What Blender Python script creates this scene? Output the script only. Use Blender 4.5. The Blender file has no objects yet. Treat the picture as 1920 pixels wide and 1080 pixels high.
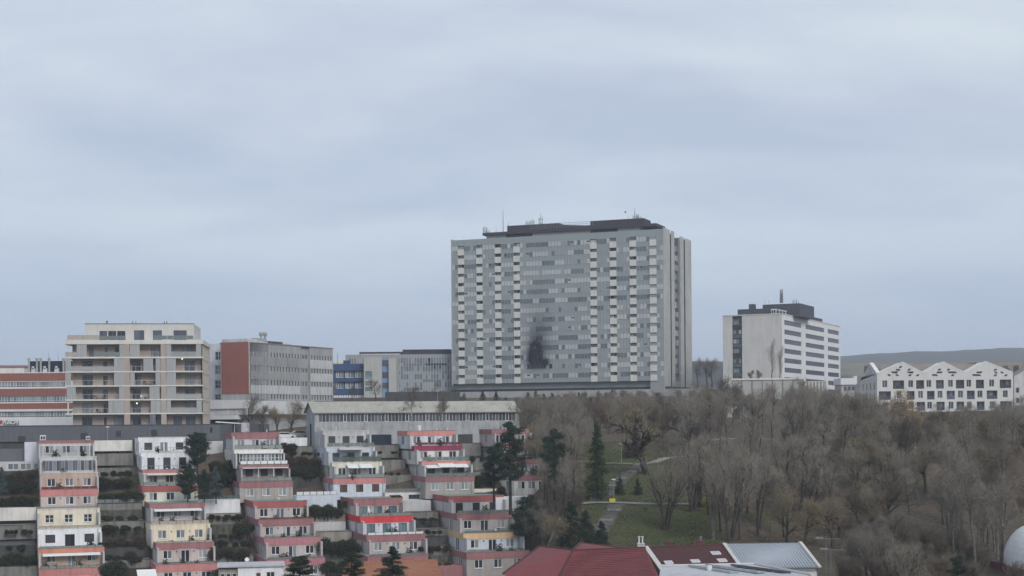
import bpy, math, random
import numpy as np
from mathutils import Vector, Matrix
R = math.radians
rnd = random.Random(7)
S = bpy.context.scene
COL = S.collection
# ---------------------------------------------------------------- camera, sky, sun, exposure
FPX, PX0, PY0, ROLL = 2900.0, 960.0, 790.0, 0.0078      # focal length and principal point in photo pixels, slight roll
cam_d = bpy.data.cameras.new('camera')
cam_d.sensor_width = 36.0
cam_d.lens = FPX / 1920 * 36
cam_d.shift_y = 250 / 1920
cam_d.clip_start = 1.0
cam_d.clip_end = 12000
cam = bpy.data.objects.new('camera', cam_d)
COL.objects.link(cam)
cam.matrix_world = Matrix.Rotation(R(90), 4, 'X') @ Matrix.Rotation(-ROLL, 4, 'Z')
S.camera = cam

SUN_EL, SUN_AZ = 34.0, 152.0                             # sun up behind the camera, veiled by the overcast
w = bpy.data.worlds.new('World'); S.world = w; w.use_nodes = True
nt = w.node_tree; nt.nodes.clear()
def N(t, k, **kw):
    n = t.nodes.new(k)
    for a, v in kw.items(): setattr(n, a, v)
    return n
out = N(nt, 'ShaderNodeOutputWorld'); bg = N(nt, 'ShaderNodeBackground'); bg.inputs['Strength'].default_value = 0.088
sky = N(nt, 'ShaderNodeTexSky', sky_type='NISHITA'); sky.sun_disc = False
sky.sun_elevation = R(SUN_EL); sky.sun_rotation = R(SUN_AZ); sky.air_density = 1.0; sky.dust_density = 2.0; sky.ozone_density = 1.0
tc = N(nt, 'ShaderNodeTexCoord')
sep = N(nt, 'ShaderNodeSeparateXYZ'); nt.links.new(tc.outputs['Generated'], sep.inputs[0])
# project the view direction on a flat cloud deck so the cloud bands compress towards the horizon
zc = N(nt, 'ShaderNodeMath', operation='MAXIMUM'); nt.links.new(sep.outputs['Z'], zc.inputs[0]); zc.inputs[1].default_value = 0.0
za = N(nt, 'ShaderNodeMath', operation='ADD'); nt.links.new(zc.outputs[0], za.inputs[0]); za.inputs[1].default_value = 0.16
dx = N(nt, 'ShaderNodeMath', operation='DIVIDE'); nt.links.new(sep.outputs['X'], dx.inputs[0]); nt.links.new(za.outputs[0], dx.inputs[1])
dy = N(nt, 'ShaderNodeMath', operation='DIVIDE'); nt.links.new(sep.outputs['Y'], dy.inputs[0]); nt.links.new(za.outputs[0], dy.inputs[1])
cx = N(nt, 'ShaderNodeCombineXYZ'); nt.links.new(dx.outputs[0], cx.inputs[0]); nt.links.new(dy.outputs[0], cx.inputs[1])
mp = N(nt, 'ShaderNodeMapping'); mp.inputs['Scale'].default_value = (0.8, 1.1, 1); mp.inputs['Location'].default_value = (3.3, 1.9, 0)
mp.inputs['Rotation'].default_value = (0, 0, R(-24))
nt.links.new(cx.outputs[0], mp.inputs['Vector'])
n1 = N(nt, 'ShaderNodeTexNoise'); n1.inputs['Scale'].default_value = 1.0; n1.inputs['Detail'].default_value = 7; n1.inputs['Roughness'].default_value = 0.54
n1.inputs['Distortion'].default_value = 0.25
nt.links.new(mp.outputs[0], n1.inputs['Vector'])
cr = N(nt, 'ShaderNodeValToRGB'); nt.links.new(n1.outputs['Fac'], cr.inputs[0])
cr.color_ramp.elements[0].position = 0.38; cr.color_ramp.elements[0].color = (4.35, 5.0, 6.2, 1)
cr.color_ramp.elements[1].position = 0.62; cr.color_ramp.elements[1].color = (6.5, 7.2, 7.6, 1)
e = cr.color_ramp.elements.new(0.5); e.color = (5.4, 6.0, 6.9, 1)
# horizon tone: bluer and a little darker
hr = N(nt, 'ShaderNodeValToRGB'); nt.links.new(sep.outputs['Z'], hr.inputs[0])
hr.color_ramp.elements[0].position = 0.02; hr.color_ramp.elements[0].color = (1, 1, 1, 1)
hr.color_ramp.elements[1].position = 0.20; hr.color_ramp.elements[1].color = (0, 0, 0, 1)
hz = N(nt, 'ShaderNodeMix', data_type='RGBA'); nt.links.new(hr.outputs[0], hz.inputs['Factor'])
nt.links.new(cr.outputs[0], hz.inputs['A']); hz.inputs['B'].default_value = (3.95, 4.8, 6.45, 1)
mx = N(nt, 'ShaderNodeMix', data_type='RGBA'); mx.inputs['Factor'].default_value = 0.9
nt.links.new(sky.outputs[0], mx.inputs['A']); nt.links.new(hz.outputs['Result'], mx.inputs['B'])
nt.links.new(mx.outputs['Result'], bg.inputs['Color']); nt.links.new(bg.outputs[0], out.inputs[0])

sl = bpy.data.lights.new('sun', 'SUN'); sl.energy = 1.5; sl.angle = R(25); sl.color = (1.0, 0.97, 0.93)
so = bpy.data.objects.new('sun', sl); COL.objects.link(so)
az = R(SUN_AZ); el = R(SUN_EL)                            # nishita: rotation measured from +Y towards +X
sd = Vector((math.sin(az) * math.cos(el), math.cos(az) * math.cos(el), math.sin(el)))
so.rotation_euler = sd.to_track_quat('Z', 'Y').to_euler(); so.location = (0, -100, 200)
S.view_settings.view_transform = 'Standard'; S.view_settings.look = 'None'
S.view_settings.exposure = 0.46; S.view_settings.gamma = 1.0; S.view_settings.use_curve_mapping = False
S.cycles.max_bounces = 5; S.cycles.diffuse_bounces = 2; S.cycles.glossy_bounces = 2; S.cycles.transmission_bounces = 2
S.cycles.transparent_max_bounces = 8; S.cycles.volume_bounces = 0; S.cycles.use_denoising = True
S.cycles.use_adaptive_sampling = True; S.cycles.adaptive_threshold = 0.015

# ---------------------------------------------------------------- photo pixel -> place helpers
def ray(px, py):
    du, dv = px - PX0, PY0 - py
    c, s = math.cos(ROLL), math.sin(ROLL)
    return Vector(((du * c + dv * s) / FPX, 1.0, (-du * s + dv * c) / FPX))
def pt(px, py, D): return ray(px, py) * D
def gx(px, D, py=850): return ray(px, py).x * D

class Frame:
    """a building's own frame: x along the facade, y into the building, z up; origin in the world"""
    def __init__(s, ox, oy, oz, th):
        s.o = Vector((ox, oy, oz)); s.th = th; s.c = math.cos(th); s.s = math.sin(th)
        s.u = Vector((s.c, s.s, 0)); s.n = Vector((-s.s, s.c, 0))
    @staticmethod
    def at(px, py, D, deg, z=None):
        p = pt(px, py, D)
        return Frame(p.x, p.y, p.z if z is None else z, R(deg))
    def uv(s, px, py, y=0.0):
        d = ray(px, py); t = (y + s.n.dot(s.o)) / s.n.dot(d); P = d * t - s.o
        return P.dot(s.u), P.z
    def X(s, px, py=700, y=0.0): return s.uv(px, py, y)[0]
    def Z(s, px, py, y=0.0): return s.uv(px, py, y)[1]

# ---------------------------------------------------------------- materials
MATS = {}
def lin(c):
    return tuple(((v / 255) / 12.92 if v / 255 <= 0.04045 else ((v / 255 + 0.055) / 1.055) ** 2.4) for v in c)
def base_mat(name):
    m = bpy.data.materials.new(name); m.use_nodes = True
    t = m.node_tree; b = t.nodes['Principled BSDF']
    MATS[name] = m
    return m, t, b
def plaster(name, col, rough=0.9, dirt=0.28, scale=0.35, bump=0.25, metal=0.0, spec=0.25, streak=True, tint=(0.55, 0.53, 0.5)):
    """painted wall: patchy tone, vertical rain streaks, fine relief"""
    m, t, b = base_mat(name)
    g = N(t, 'ShaderNodeNewGeometry')
    a = N(t, 'ShaderNodeTexNoise'); a.inputs['Scale'].default_value = scale; a.inputs['Detail'].default_value = 5; a.inputs['Roughness'].default_value = 0.6
    t.links.new(g.outputs['Position'], a.inputs['Vector'])
    mpn = N(t, 'ShaderNodeMapping'); mpn.inputs['Scale'].default_value = (1.7, 1.7, 0.16)
    t.links.new(g.outputs['Position'], mpn.inputs[0])
    c = N(t, 'ShaderNodeTexNoise'); c.inputs['Scale'].default_value = 1.0; c.inputs['Detail'].default_value = 4
    t.links.new(mpn.outputs[0], c.inputs['Vector'])
    mul = N(t, 'ShaderNodeMath', operation='MULTIPLY'); t.links.new(a.outputs['Fac'], mul.inputs[0]); t.links.new(c.outputs['Fac'], mul.inputs[1])
    rp = N(t, 'ShaderNodeMapRange'); rp.inputs['From Min'].default_value = 0.13 if streak else 0.1; rp.inputs['From Max'].default_value = 0.42
    rp.inputs['To Min'].default_value = 0.0; rp.inputs['To Max'].default_value = dirt * 2.2
    t.links.new(mul.outputs[0], rp.inputs['Value'])
    mix = N(t, 'ShaderNodeMix', data_type='RGBA')
    t.links.new(rp.outputs[0], mix.inputs['Factor'])
    mix.inputs['A'].default_value = (*col, 1); mix.inputs['B'].default_value = (*[v * q for v, q in zip(col, tint)], 1)
    t.links.new(mix.outputs['Result'], b.inputs['Base Color'])
    b.inputs['Roughness'].default_value = rough; b.inputs['Metallic'].default_value = metal
    b.inputs['Specular IOR Level'].default_value = spec
    if bump:
        bn = N(t, 'ShaderNodeTexNoise'); bn.inputs['Scale'].default_value = 6; bn.inputs['Detail'].default_value = 3
        t.links.new(g.outputs['Position'], bn.inputs['Vector'])
        bp = N(t, 'ShaderNodeBump'); bp.inputs['Strength'].default_value = bump; bp.inputs['Distance'].default_value = 0.02
        t.links.new(bn.outputs['Fac'], bp.inputs['Height']); t.links.new(bp.outputs[0], b.inputs['Normal'])
    return m
def glassm(name, c0, c1, rough=0.12, spec=0.6, sx=3.0, per_obj=True):
    """window pane: dark room, curtain folds or blind behind a reflecting sheet"""
    m, t, b = base_mat(name)
    oi = N(t, 'ShaderNodeObjectInfo'); g = N(t, 'ShaderNodeNewGeometry')
    mpn = N(t, 'ShaderNodeMapping'); mpn.inputs['Scale'].default_value = (sx, sx, 0.4); t.links.new(g.outputs['Position'], mpn.inputs[0])
    a = N(t, 'ShaderNodeTexNoise'); a.inputs['Scale'].default_value = 1.0; a.inputs['Detail'].default_value = 2; t.links.new(mpn.outputs[0], a.inputs['Vector'])
    ad = N(t, 'ShaderNodeMath', operation='ADD'); t.links.new(a.outputs['Fac'], ad.inputs[0]); t.links.new(oi.outputs['Random'], ad.inputs[1])
    rp = N(t, 'ShaderNodeMapRange'); rp.inputs['From Min'].default_value = 0.45; rp.inputs['From Max'].default_value = 1.45
    t.links.new(ad.outputs[0], rp.inputs['Value'])
    mix = N(t, 'ShaderNodeMix', data_type='RGBA'); t.links.new(rp.outputs[0], mix.inputs['Factor'])
    mix.inputs['A'].default_value = (*c0, 1); mix.inputs['B'].default_value = (*c1, 1)
    t.links.new(mix.outputs['Result'], b.inputs['Base Color'])
    b.inputs['Roughness'].default_value = rough; b.inputs['Specular IOR Level'].default_value = spec
    return m
def M(n): return MATS[n]

P_ = plaster
P_('white_plaster', (0.78, 0.79, 0.81)); P_('lilac_white', (0.64, 0.65, 0.71)); P_('bluish_white', (0.58, 0.63, 0.70))
P_('warm_white', (0.70, 0.68, 0.64)); P_('cream', (0.74, 0.71, 0.61)); P_('yellow_cream', (0.78, 0.68, 0.52)); P_('pale_yellow', (0.75, 0.68, 0.55))
P_('tan_pink', (0.54, 0.40, 0.33)); P_('pale_pink', (0.58, 0.49, 0.46)); P_('grey_beige', (0.40, 0.37, 0.355)); P_('grey_plaster', (0.33, 0.32, 0.33))
P_('light_grey', (0.53, 0.53, 0.54)); P_('pinkish_grey', (0.50, 0.455, 0.44)); P_('apricot', (0.70, 0.48, 0.28))
P_('dark_pink_band', (0.34, 0.165, 0.17)); P_('red_band', (0.39, 0.125, 0.12)); P_('bright_red_band', (0.66, 0.07, 0.08))
P_('coral_band', (0.56, 0.235, 0.225)); P_('salmon_band', (0.62, 0.27, 0.24)); P_('magenta_band', (0.28, 0.055, 0.11)); P_('orange_band', (0.55, 0.235, 0.165))
P_('rose_band', (0.46, 0.21, 0.24)); P_('brick_red_panel', (0.27, 0.115, 0.095), dirt=0.12); P_('maroon_wall', (0.15, 0.06, 0.07))
P_('concrete', (0.23, 0.225, 0.212), dirt=0.45, scale=0.6); P_('dark_concrete', (0.082, 0.082, 0.082), dirt=0.5, scale=0.6); P_('beige_concrete', (0.34, 0.32, 0.285), dirt=0.4)
P_('stained_concrete', (0.12, 0.115, 0.10), dirt=0.6, scale=1.2, tint=(0.4, 0.42, 0.36)); P_('green_roof_felt', (0.23, 0.30, 0.25), dirt=0.35); P_('grey_roof_felt', (0.28, 0.28, 0.27), dirt=0.4)
P_('facade_grey', (0.28, 0.295, 0.30), dirt=0.12); P_('fin_concrete', (0.43, 0.435, 0.42), dirt=0.3, scale=0.2)
P_('office_white', (0.56, 0.55, 0.53), dirt=0.22, scale=0.15); P_('office_bright', (0.66, 0.67, 0.68), dirt=0.12)
P_('podium_grey', (0.12, 0.125, 0.14), dirt=0.15, rough=0.6); P_('dark_void', (0.02, 0.022, 0.028), dirt=0.1); P_('navy_void', (0.025, 0.033, 0.055), dirt=0.1)
P_('cream_end_wall', (0.52, 0.455, 0.395), dirt=0.12); P_('tan_wall', (0.385, 0.325, 0.285), dirt=0.12); P_('slab_white', (0.62, 0.605, 0.565), dirt=0.15); P_('penthouse_white', (0.56, 0.55, 0.52), dirt=0.15)
P_('brown_fascia', (0.05, 0.045, 0.06), dirt=0.2); P_('roof_steel_dark', (0.075, 0.08, 0.10), dirt=0.2); P_('antenna_steel', (0.18, 0.19, 0.21), dirt=0.2, rough=0.5)
P_('blue_cladding', (0.043, 0.078, 0.165), dirt=0.12, rough=0.5); P_('light_blue_panel', (0.20, 0.29, 0.46), dirt=0.1); P_('ivory_wall', (0.40, 0.40, 0.38), dirt=0.15)
P_('saw_white', (0.60, 0.59, 0.57), dirt=0.12, scale=0.25); P_('tan_roof', (0.27, 0.24, 0.21), dirt=0.2)
P_('corrugated_grey', (0.36, 0.37, 0.375), dirt=0.3); P_('corrugated_white', (0.60, 0.61, 0.62), dirt=0.25)
P_('shed_wall', (0.40, 0.415, 0.43), dirt=0.4, scale=0.5); P_('shed_roof', (0.38, 0.375, 0.33), dirt=0.35, scale=0.25)
P_('frame_white', (0.68, 0.69, 0.70), dirt=0.05, bump=0, rough=0.5); P_('frame_brown', (0.05, 0.035, 0.03), dirt=0.05, bump=0, rough=0.5); P_('frame_grey', (0.10, 0.105, 0.12), dirt=0.05, bump=0, rough=0.5)
P_('frame_purple', (0.085, 0.08, 0.10), dirt=0.1, bump=0); P_('mullion_steel', (0.36, 0.40, 0.43), dirt=0.1, bump=0, rough=0.5)
P_('rail_dark', (0.045, 0.045, 0.05), dirt=0.1, bump=0, rough=0.5); P_('rail_red', (0.14, 0.04, 0.045), dirt=0.1, bump=0); P_('rail_grey', (0.22, 0.25, 0.25), dirt=0.1, bump=0)
P_('panel_greenish', (0.24, 0.26, 0.24), dirt=0.2, bump=0, rough=0.4); P_('panel_white', (0.66, 0.67, 0.67), dirt=0.1, bump=0, rough=0.4); P_('panel_beige', (0.42, 0.37, 0.31), dirt=0.2, bump=0)
P_('panel_darkgreen', (0.10, 0.13, 0.115), dirt=0.2, bump=0); P_('glass_rail', (0.15, 0.18, 0.175), dirt=0.1, bump=0, rough=0.2, spec=0.6)
P_('awning_white', (0.72, 0.72, 0.70), dirt=0.08, bump=0); P_('awning_dark', (0.06, 0.045, 0.045), dirt=0.08, bump=0)
P_('screen_glass', (0.33, 0.34, 0.335), dirt=0.1, bump=0, rough=0.3, spec=0.5)
P_('red_tiles', (0.185, 0.045, 0.047), dirt=0.28, scale=1.2, tint=(0.55, 0.7, 0.72), rough=0.7); P_('maroon_tiles', (0.085, 0.030, 0.030), dirt=0.3, scale=1.5, rough=0.75); P_('orange_tiles', (0.33, 0.145, 0.09), dirt=0.3, scale=2)
P_('standing_seam', (0.32, 0.345, 0.385), dirt=0.15, rough=0.45, spec=0.5); P_('flat_roof_pale', (0.47, 0.48, 0.51), dirt=0.25); P_('trim_pale', (0.55, 0.52, 0.50), dirt=0.15); P_('chimney_brick', (0.14, 0.05, 0.045), dirt=0.2)
P_('car_paint_white', (0.72, 0.73, 0.75), dirt=0.03, bump=0, rough=0.25, spec=0.6); P_('tyre_rubber', (0.02, 0.02, 0.02), dirt=0.1, bump=0)
P_('yellow_plastic', (0.62, 0.47, 0.04), dirt=0.1, bump=0, rough=0.5); P_('white_membrane', (0.80, 0.81, 0.82), dirt=0.15, bump=0.1, rough=0.5)
P_('paving', (0.27, 0.262, 0.245), dirt=0.35, scale=1.5); P_('stair_concrete', (0.15, 0.145, 0.135), dirt=0.35, scale=1.5)
P_('blue_tarp', (0.05, 0.12, 0.30), dirt=0.2); P_('logo_red', (0.45, 0.05, 0.05), dirt=0.0, bump=0); P_('rust_net', (0.12, 0.10, 0.09), dirt=0.3)
glassm('glass_dark', (0.014, 0.016, 0.022), (0.045, 0.05, 0.06)); glassm('glass_curtain', (0.13, 0.14, 0.15), (0.36, 0.37, 0.38), sx=5)
glassm('glass_blind', (0.10, 0.11, 0.12), (0.24, 0.25, 0.26), sx=0.6); glassm('glass_teal', (0.07, 0.12, 0.135), (0.18, 0.25, 0.27), sx=0.8)
glassm('glass_brown', (0.05, 0.028, 0.024), (0.12, 0.07, 0.06)); glassm('shutter_grey', (0.035, 0.036, 0.045), (0.06, 0.06, 0.07), rough=0.6, spec=0.2)
glassm('glass_shed', (0.02, 0.023, 0.03), (0.10, 0.11, 0.125), sx=0.7); glassm('glass_slate', (0.045, 0.055, 0.075), (0.10, 0.115, 0.145), sx=0.6)
def lampm(name, col, s):
    m, t, b = base_mat(name); b.inputs['Emission Color'].default_value = (*col, 1); b.inputs['Emission Strength'].default_value = s
lampm('lamp_glow', (1.0, 0.88, 0.68), 1.3)

# ---------------------------------------------------------------- meshes, things, parts
class MB:
    def __init__(s): s.v = []; s.f = []; s.m = []
    def quad(s, a, b, c, d, m=0):
        i = len(s.v); s.v += [a, b, c, d]; s.f.append((i, i + 1, i + 2, i + 3)); s.m.append(m)
    def poly(s, pts, m=0):
        i = len(s.v); s.v += list(pts); s.f.append(tuple(range(i, i + len(pts)))); s.m.append(m)
    def box(s, x0, x1, y0, y1, z0, z1, m=0):
        if x0 > x1: x0, x1 = x1, x0
        if y0 > y1: y0, y1 = y1, y0
        if z0 > z1: z0, z1 = z1, z0
        i = len(s.v)
        s.v += [(x0, y0, z0), (x1, y0, z0), (x1, y1, z0), (x0, y1, z0), (x0, y0, z1), (x1, y0, z1), (x1, y1, z1), (x0, y1, z1)]
        for q in ((0, 3, 2, 1), (4, 5, 6, 7), (0, 1, 5, 4), (1, 2, 6, 5), (2, 3, 7, 6), (3, 0, 4, 7)):
            s.f.append(tuple(i + k for k in q)); s.m.append(m)
        return s
    def extrude(s, pts, y0, y1, m=0):
        """outline in x,z (counter-clockwise seen from -y) given depth y0..y1"""
        n = len(pts); i = len(s.v)
        s.v += [(x, y0, z) for x, z in pts] + [(x, y1, z) for x, z in pts]
        s.f.append(tuple(range(i, i + n))); s.m.append(m)
        s.f.append(tuple(i + n + k for k in reversed(range(n)))); s.m.append(m)
        for k in range(n):
            j = (k + 1) % n
            s.f.append((i + k, i + n + k, i + n + j, i + j)); s.m.append(m)
    def tube(s, pts, rad, n=5, m=0, cap=True):
        base = len(s.v); L = len(pts)
        for k, p in enumerate(pts):
            p = Vector(p)
            d = (Vector(pts[min(k + 1, L - 1)]) - Vector(pts[max(k - 1, 0)])).normalized()
            a = d.cross(Vector((0, 0, 1)) if abs(d.z) < 0.9 else Vector((1, 0, 0))).normalized(); b = d.cross(a)
            r = rad[k] if isinstance(rad, (list, tuple)) else rad
            for q in range(n):
                t = 2 * math.pi * q / n
                s.v.append(tuple(p + a * (math.cos(t) * r) + b * (math.sin(t) * r)))
        for k in range(L - 1):
            for q in range(n):
                a0 = base + k * n + q; a1 = base + k * n + (q + 1) % n
                s.f.append((a0, a1, a1 + n, a0 + n)); s.m.append(m)
        if cap:
            s.f.append(tuple(base + q for q in reversed(range(n)))); s.m.append(m)
            s.f.append(tuple(base + (L - 1) * n + q for q in range(n))); s.m.append(m)
    def wall(s, x0, x1, z0, z1, holes, y=0.0, d=0.2, m=0):
        """a wall face in the plane y with real rectangular openings and their reveals"""
        holes = [(max(a, x0), min(b, x1), max(c, z0), min(e, z1)) for a, b, c, e in holes if b > x0 and a < x1 and e > z0 and c < z1]
        xs = sorted({x0, x1, *[h[0] for h in holes], *[h[1] for h in holes]}); zs = sorted({z0, z1, *[h[2] for h in holes], *[h[3] for h in holes]})
        for k in range(len(zs) - 1):
            if zs[k + 1] - zs[k] < 1e-5: continue
            run = None
            for i in range(len(xs) - 1):
                cxm, czm = (xs[i] + xs[i + 1]) / 2, (zs[k] + zs[k + 1]) / 2
                inside = any(h[0] < cxm < h[1] and h[2] < czm < h[3] for h in holes)
                if inside:
                    if run is not None: s.quad((run, y, zs[k]), (xs[i], y, zs[k]), (xs[i], y, zs[k + 1]), (run, y, zs[k + 1]), m); run = None
                elif run is None: run = xs[i]
            if run is not None: s.quad((run, y, zs[k]), (x1, y, zs[k]), (x1, y, zs[k + 1]), (run, y, zs[k + 1]), m)
        for a, b, c, e in holes:
            s.quad((a, y, c), (a, y, e), (a, y + d, e), (a, y + d, c), m); s.quad((b, y, e), (b, y, c), (b, y + d, c), (b, y + d, e), m)
            s.quad((a, y, e), (b, y, e), (b, y + d, e), (a, y + d, e), m); s.quad((b, y, c), (a, y, c), (a, y + d, c), (b, y + d, c), m)
    def shell(s, x0, x1, y0, y1, z0, z1, m=0, top=True, mtop=None, front=False, bottom=False):
        """sides, back and roof of a box whose front is made by wall()"""
        s.quad((x0, y1, z0), (x0, y0, z0), (x0, y0, z1), (x0, y1, z1), m); s.quad((x1, y0, z0), (x1, y1, z0), (x1, y1, z1), (x1, y0, z1), m)
        s.quad((x1, y1, z0), (x0, y1, z0), (x0, y1, z1), (x1, y1, z1), m)
        if top: s.quad((x0, y0, z1), (x1, y0, z1), (x1, y1, z1), (x0, y1, z1), m if mtop is None else mtop)
        if front: s.quad((x0, y0, z0), (x1, y0, z0), (x1, y0, z1), (x0, y0, z1), m)
        if bottom: s.quad((x0, y1, z0), (x1, y1, z0), (x1, y0, z0), (x0, y0, z0), m)
    def data(s, name, mats):
        me = bpy.data.meshes.new(name); me.from_pydata([tuple(v) for v in s.v], [], s.f)
        for mm in mats: me.materials.append(M(mm) if isinstance(mm, str) else mm)
        if len(mats) > 1: me.polygons.foreach_set('material_index', s.m)
        me.update(); return me
    def build(s, name, mats, parent=None, loc=None, kind=None, label=None):
        if isinstance(mats, str): mats = [mats]
        o = bpy.data.objects.new(name, s.data(name, mats)); COL.objects.link(o)
        if parent: o.parent = parent
        if loc is not None: o.location = loc
        if kind: o['kind'] = kind
        if label: o['label'] = label
        return o
def inst(name, me, parent=None, loc=(0, 0, 0), rz=0, sc=None, kind=None, label=None):
    o = bpy.data.objects.new(name, me); COL.objects.link(o); o.location = loc; o.rotation_euler = (0, 0, rz)
    if parent: o.parent = parent
    if sc is not None: o.scale = sc if isinstance(sc, (tuple, list)) else (sc, sc, sc)
    if kind: o['kind'] = kind
    if label: o['label'] = label
    return o
def tag(o, label=None, cat=None, group=None, kind=None):
    if label: o['label'] = label
    if cat: o['category'] = cat
    if group: o['group'] = group
    if kind: o['kind'] = kind
    return o
def thing(name, label, cat, fr=None, group=None, loc=None, rz=0):
    o = bpy.data.objects.new(name, None); COL.objects.link(o); o.empty_display_size = 0.5
    if fr is not None: o.location = fr.o; o.rotation_euler = (0, 0, fr.th)
    if loc is not None: o.location = loc; o.rotation_euler = (0, 0, rz)
    return tag(o, label, cat, group)
CACHE = {}
def window(parent, x0, x1, z0, z1, y=0.15, div=2, frame='frame_white', pane='glass_dark', fw=0.07, hdiv=0, name='window', sill=False):
    """a window: frame mesh with one pane child per light"""
    w_, h_ = round(x1 - x0, 2), round(z1 - z0, 2)
    key = ('w', w_, h_, div, frame, fw, hdiv, sill)
    if key not in CACHE:
        b = MB()
        b.box(0, fw, 0, 0.07, 0, h_); b.box(w_ - fw, w_, 0, 0.07, 0, h_); b.box(fw, w_ - fw, 0, 0.07, 0, fw); b.box(fw, w_ - fw, 0, 0.07, h_ - fw, h_)
        for k in range(1, div):
            xx = w_ * k / div; b.box(xx - fw * 0.6, xx + fw * 0.6, 0.002, 0.068, fw, h_ - fw)
        for k in range(1, hdiv + 1):
            zz = h_ * k / (hdiv + 1); b.box(fw, w_ - fw, 0.004, 0.066, zz - fw * 0.35, zz + fw * 0.35)
        if sill: b.box(-0.06, w_ + 0.06, -0.22, -0.002, -0.06, -0.001)
        CACHE[key] = b.data(name, [frame])
    o = inst(name, CACHE[key], parent, (x0, y, z0))
    panes = pane if isinstance(pane, (list, tuple)) else [pane] * div
    cw = (w_ - 2 * fw) / div
    for k in range(div):
        pk = ('p', round(cw, 2), round(h_ - 2 * fw, 2), panes[k])
        if pk not in CACHE:
            b = MB(); b.box(0, round(cw, 2), 0, 0.02, 0, round(h_ - 2 * fw, 2)); CACHE[pk] = b.data('pane', [panes[k]])
        inst('pane', CACHE[pk], o, (fw + cw * k, 0.035, fw))
    return o
def pick_pane(r, dark=0.6):
    t = r.random()
    return 'glass_dark' if t < dark else ('glass_curtain' if t < dark + (1 - dark) * 0.6 else 'glass_blind')
def railing(parent, x0, x1, y, z, h=0.85, mat='rail_dark', infill=None, n=None, gap=1.3, bars=True, name='railing'):
    """posts and rails, with separate infill panels as sub-parts or thin bars"""
    b = MB(); L = x1 - x0; n = n or max(2, int(round(L / gap)))
    b.box(x0, x1, y - 0.03, y + 0.03, z + h - 0.05, z + h)
    b.box(x0, x1, y - 0.02, y + 0.02, z + 0.10, z + 0.14)
    for k in range(n + 1):
        xx = x0 + L * k / n; b.box(xx - 0.03, xx + 0.03, y - 0.025, y + 0.025, z, z + h - 0.05)
    if infill is None and bars:
        q = int(L / 0.16)
        for k in range(q):
            xx = x0 + L * (k + 0.5) / q; b.box(xx - 0.012, xx + 0.012, y - 0.01, y + 0.01, z + 0.14, z + h - 0.05)
    o = b.build(name, mat, parent)
    if infill:
        w_ = round(L / n - 0.14, 2); key = ('ri', w_, round(h, 2), infill)
        if key not in CACHE:
            p = MB(); p.box(0, w_, 0, 0.03, 0, h - 0.22); CACHE[key] = p.data('panel', [infill])
        for k in range(n): inst('panel', CACHE[key], o, (x0 + L * k / n + 0.07, y - 0.035, z + 0.16))
    return o
# ---------------------------------------------------------------- ground, hills, haze
def prof(tab, y):
    return float(np.interp(y, [a for a, _ in tab], [b for _, b in tab]))
LEFT = [(-300, -34), (100, -31), (235, -29.5), (250, -28.5), (258, -25.5), (266, -22), (272, -20.2), (276, -18.5), (282, -15.5), (288, -12.5), (293, -9.5), (298, -7), (304, -5), (330, -4.0), (360, -2.0), (420, 2.5), (470, 6.0), (560, 8.6), (640, 8.0), (700, 3)]
PARK = [(-300, -34), (100, -27), (150, -24.5), (200, -21.0), (220, -18.9), (236, -17.2), (246, -14.6), (258, -13.3), (283, -8.1), (300, -6.3), (320, -4.3), (360, -1.8), (425, 1.8), (470, 6.0), (560, 8.6), (640, 8.0), (700, 3)]
def ground_z(x, y, fine=True):
    t = min(1, max(0, (x - 1.0) / 9.0)); t = t * t * (3 - 2 * t)
    z = prof(LEFT, y) * (1 - t) + prof(PARK, y) * t
    if x > 30: z -= min(1.0, (x - 30) / 50) * 1.6 * math.exp(-((y - 235) / 45) ** 2)
    if fine: z += 0.25 * math.sin(x * 0.21 + y * 0.13) * math.sin(y * 0.17 - x * 0.07)
    return z
def grid_mesh(name, xs, ys, fz, mat, kind='structure'):
    v = [(x, y, fz(x, y)) for y in ys for x in xs]; nx = len(xs)
    f = [(j * nx + i, j * nx + i + 1, (j + 1) * nx + i + 1, (j + 1) * nx + i) for j in range(len(ys) - 1) for i in range(nx - 1)]
    me = bpy.data.meshes.new(name); me.from_pydata(v, [], f); me.materials.append(M(mat))
    me.polygons.foreach_set('use_smooth', [True] * len(f)); me.update()
    o = bpy.data.objects.new(name, me); COL.objects.link(o); o['kind'] = kind; return o
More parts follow.
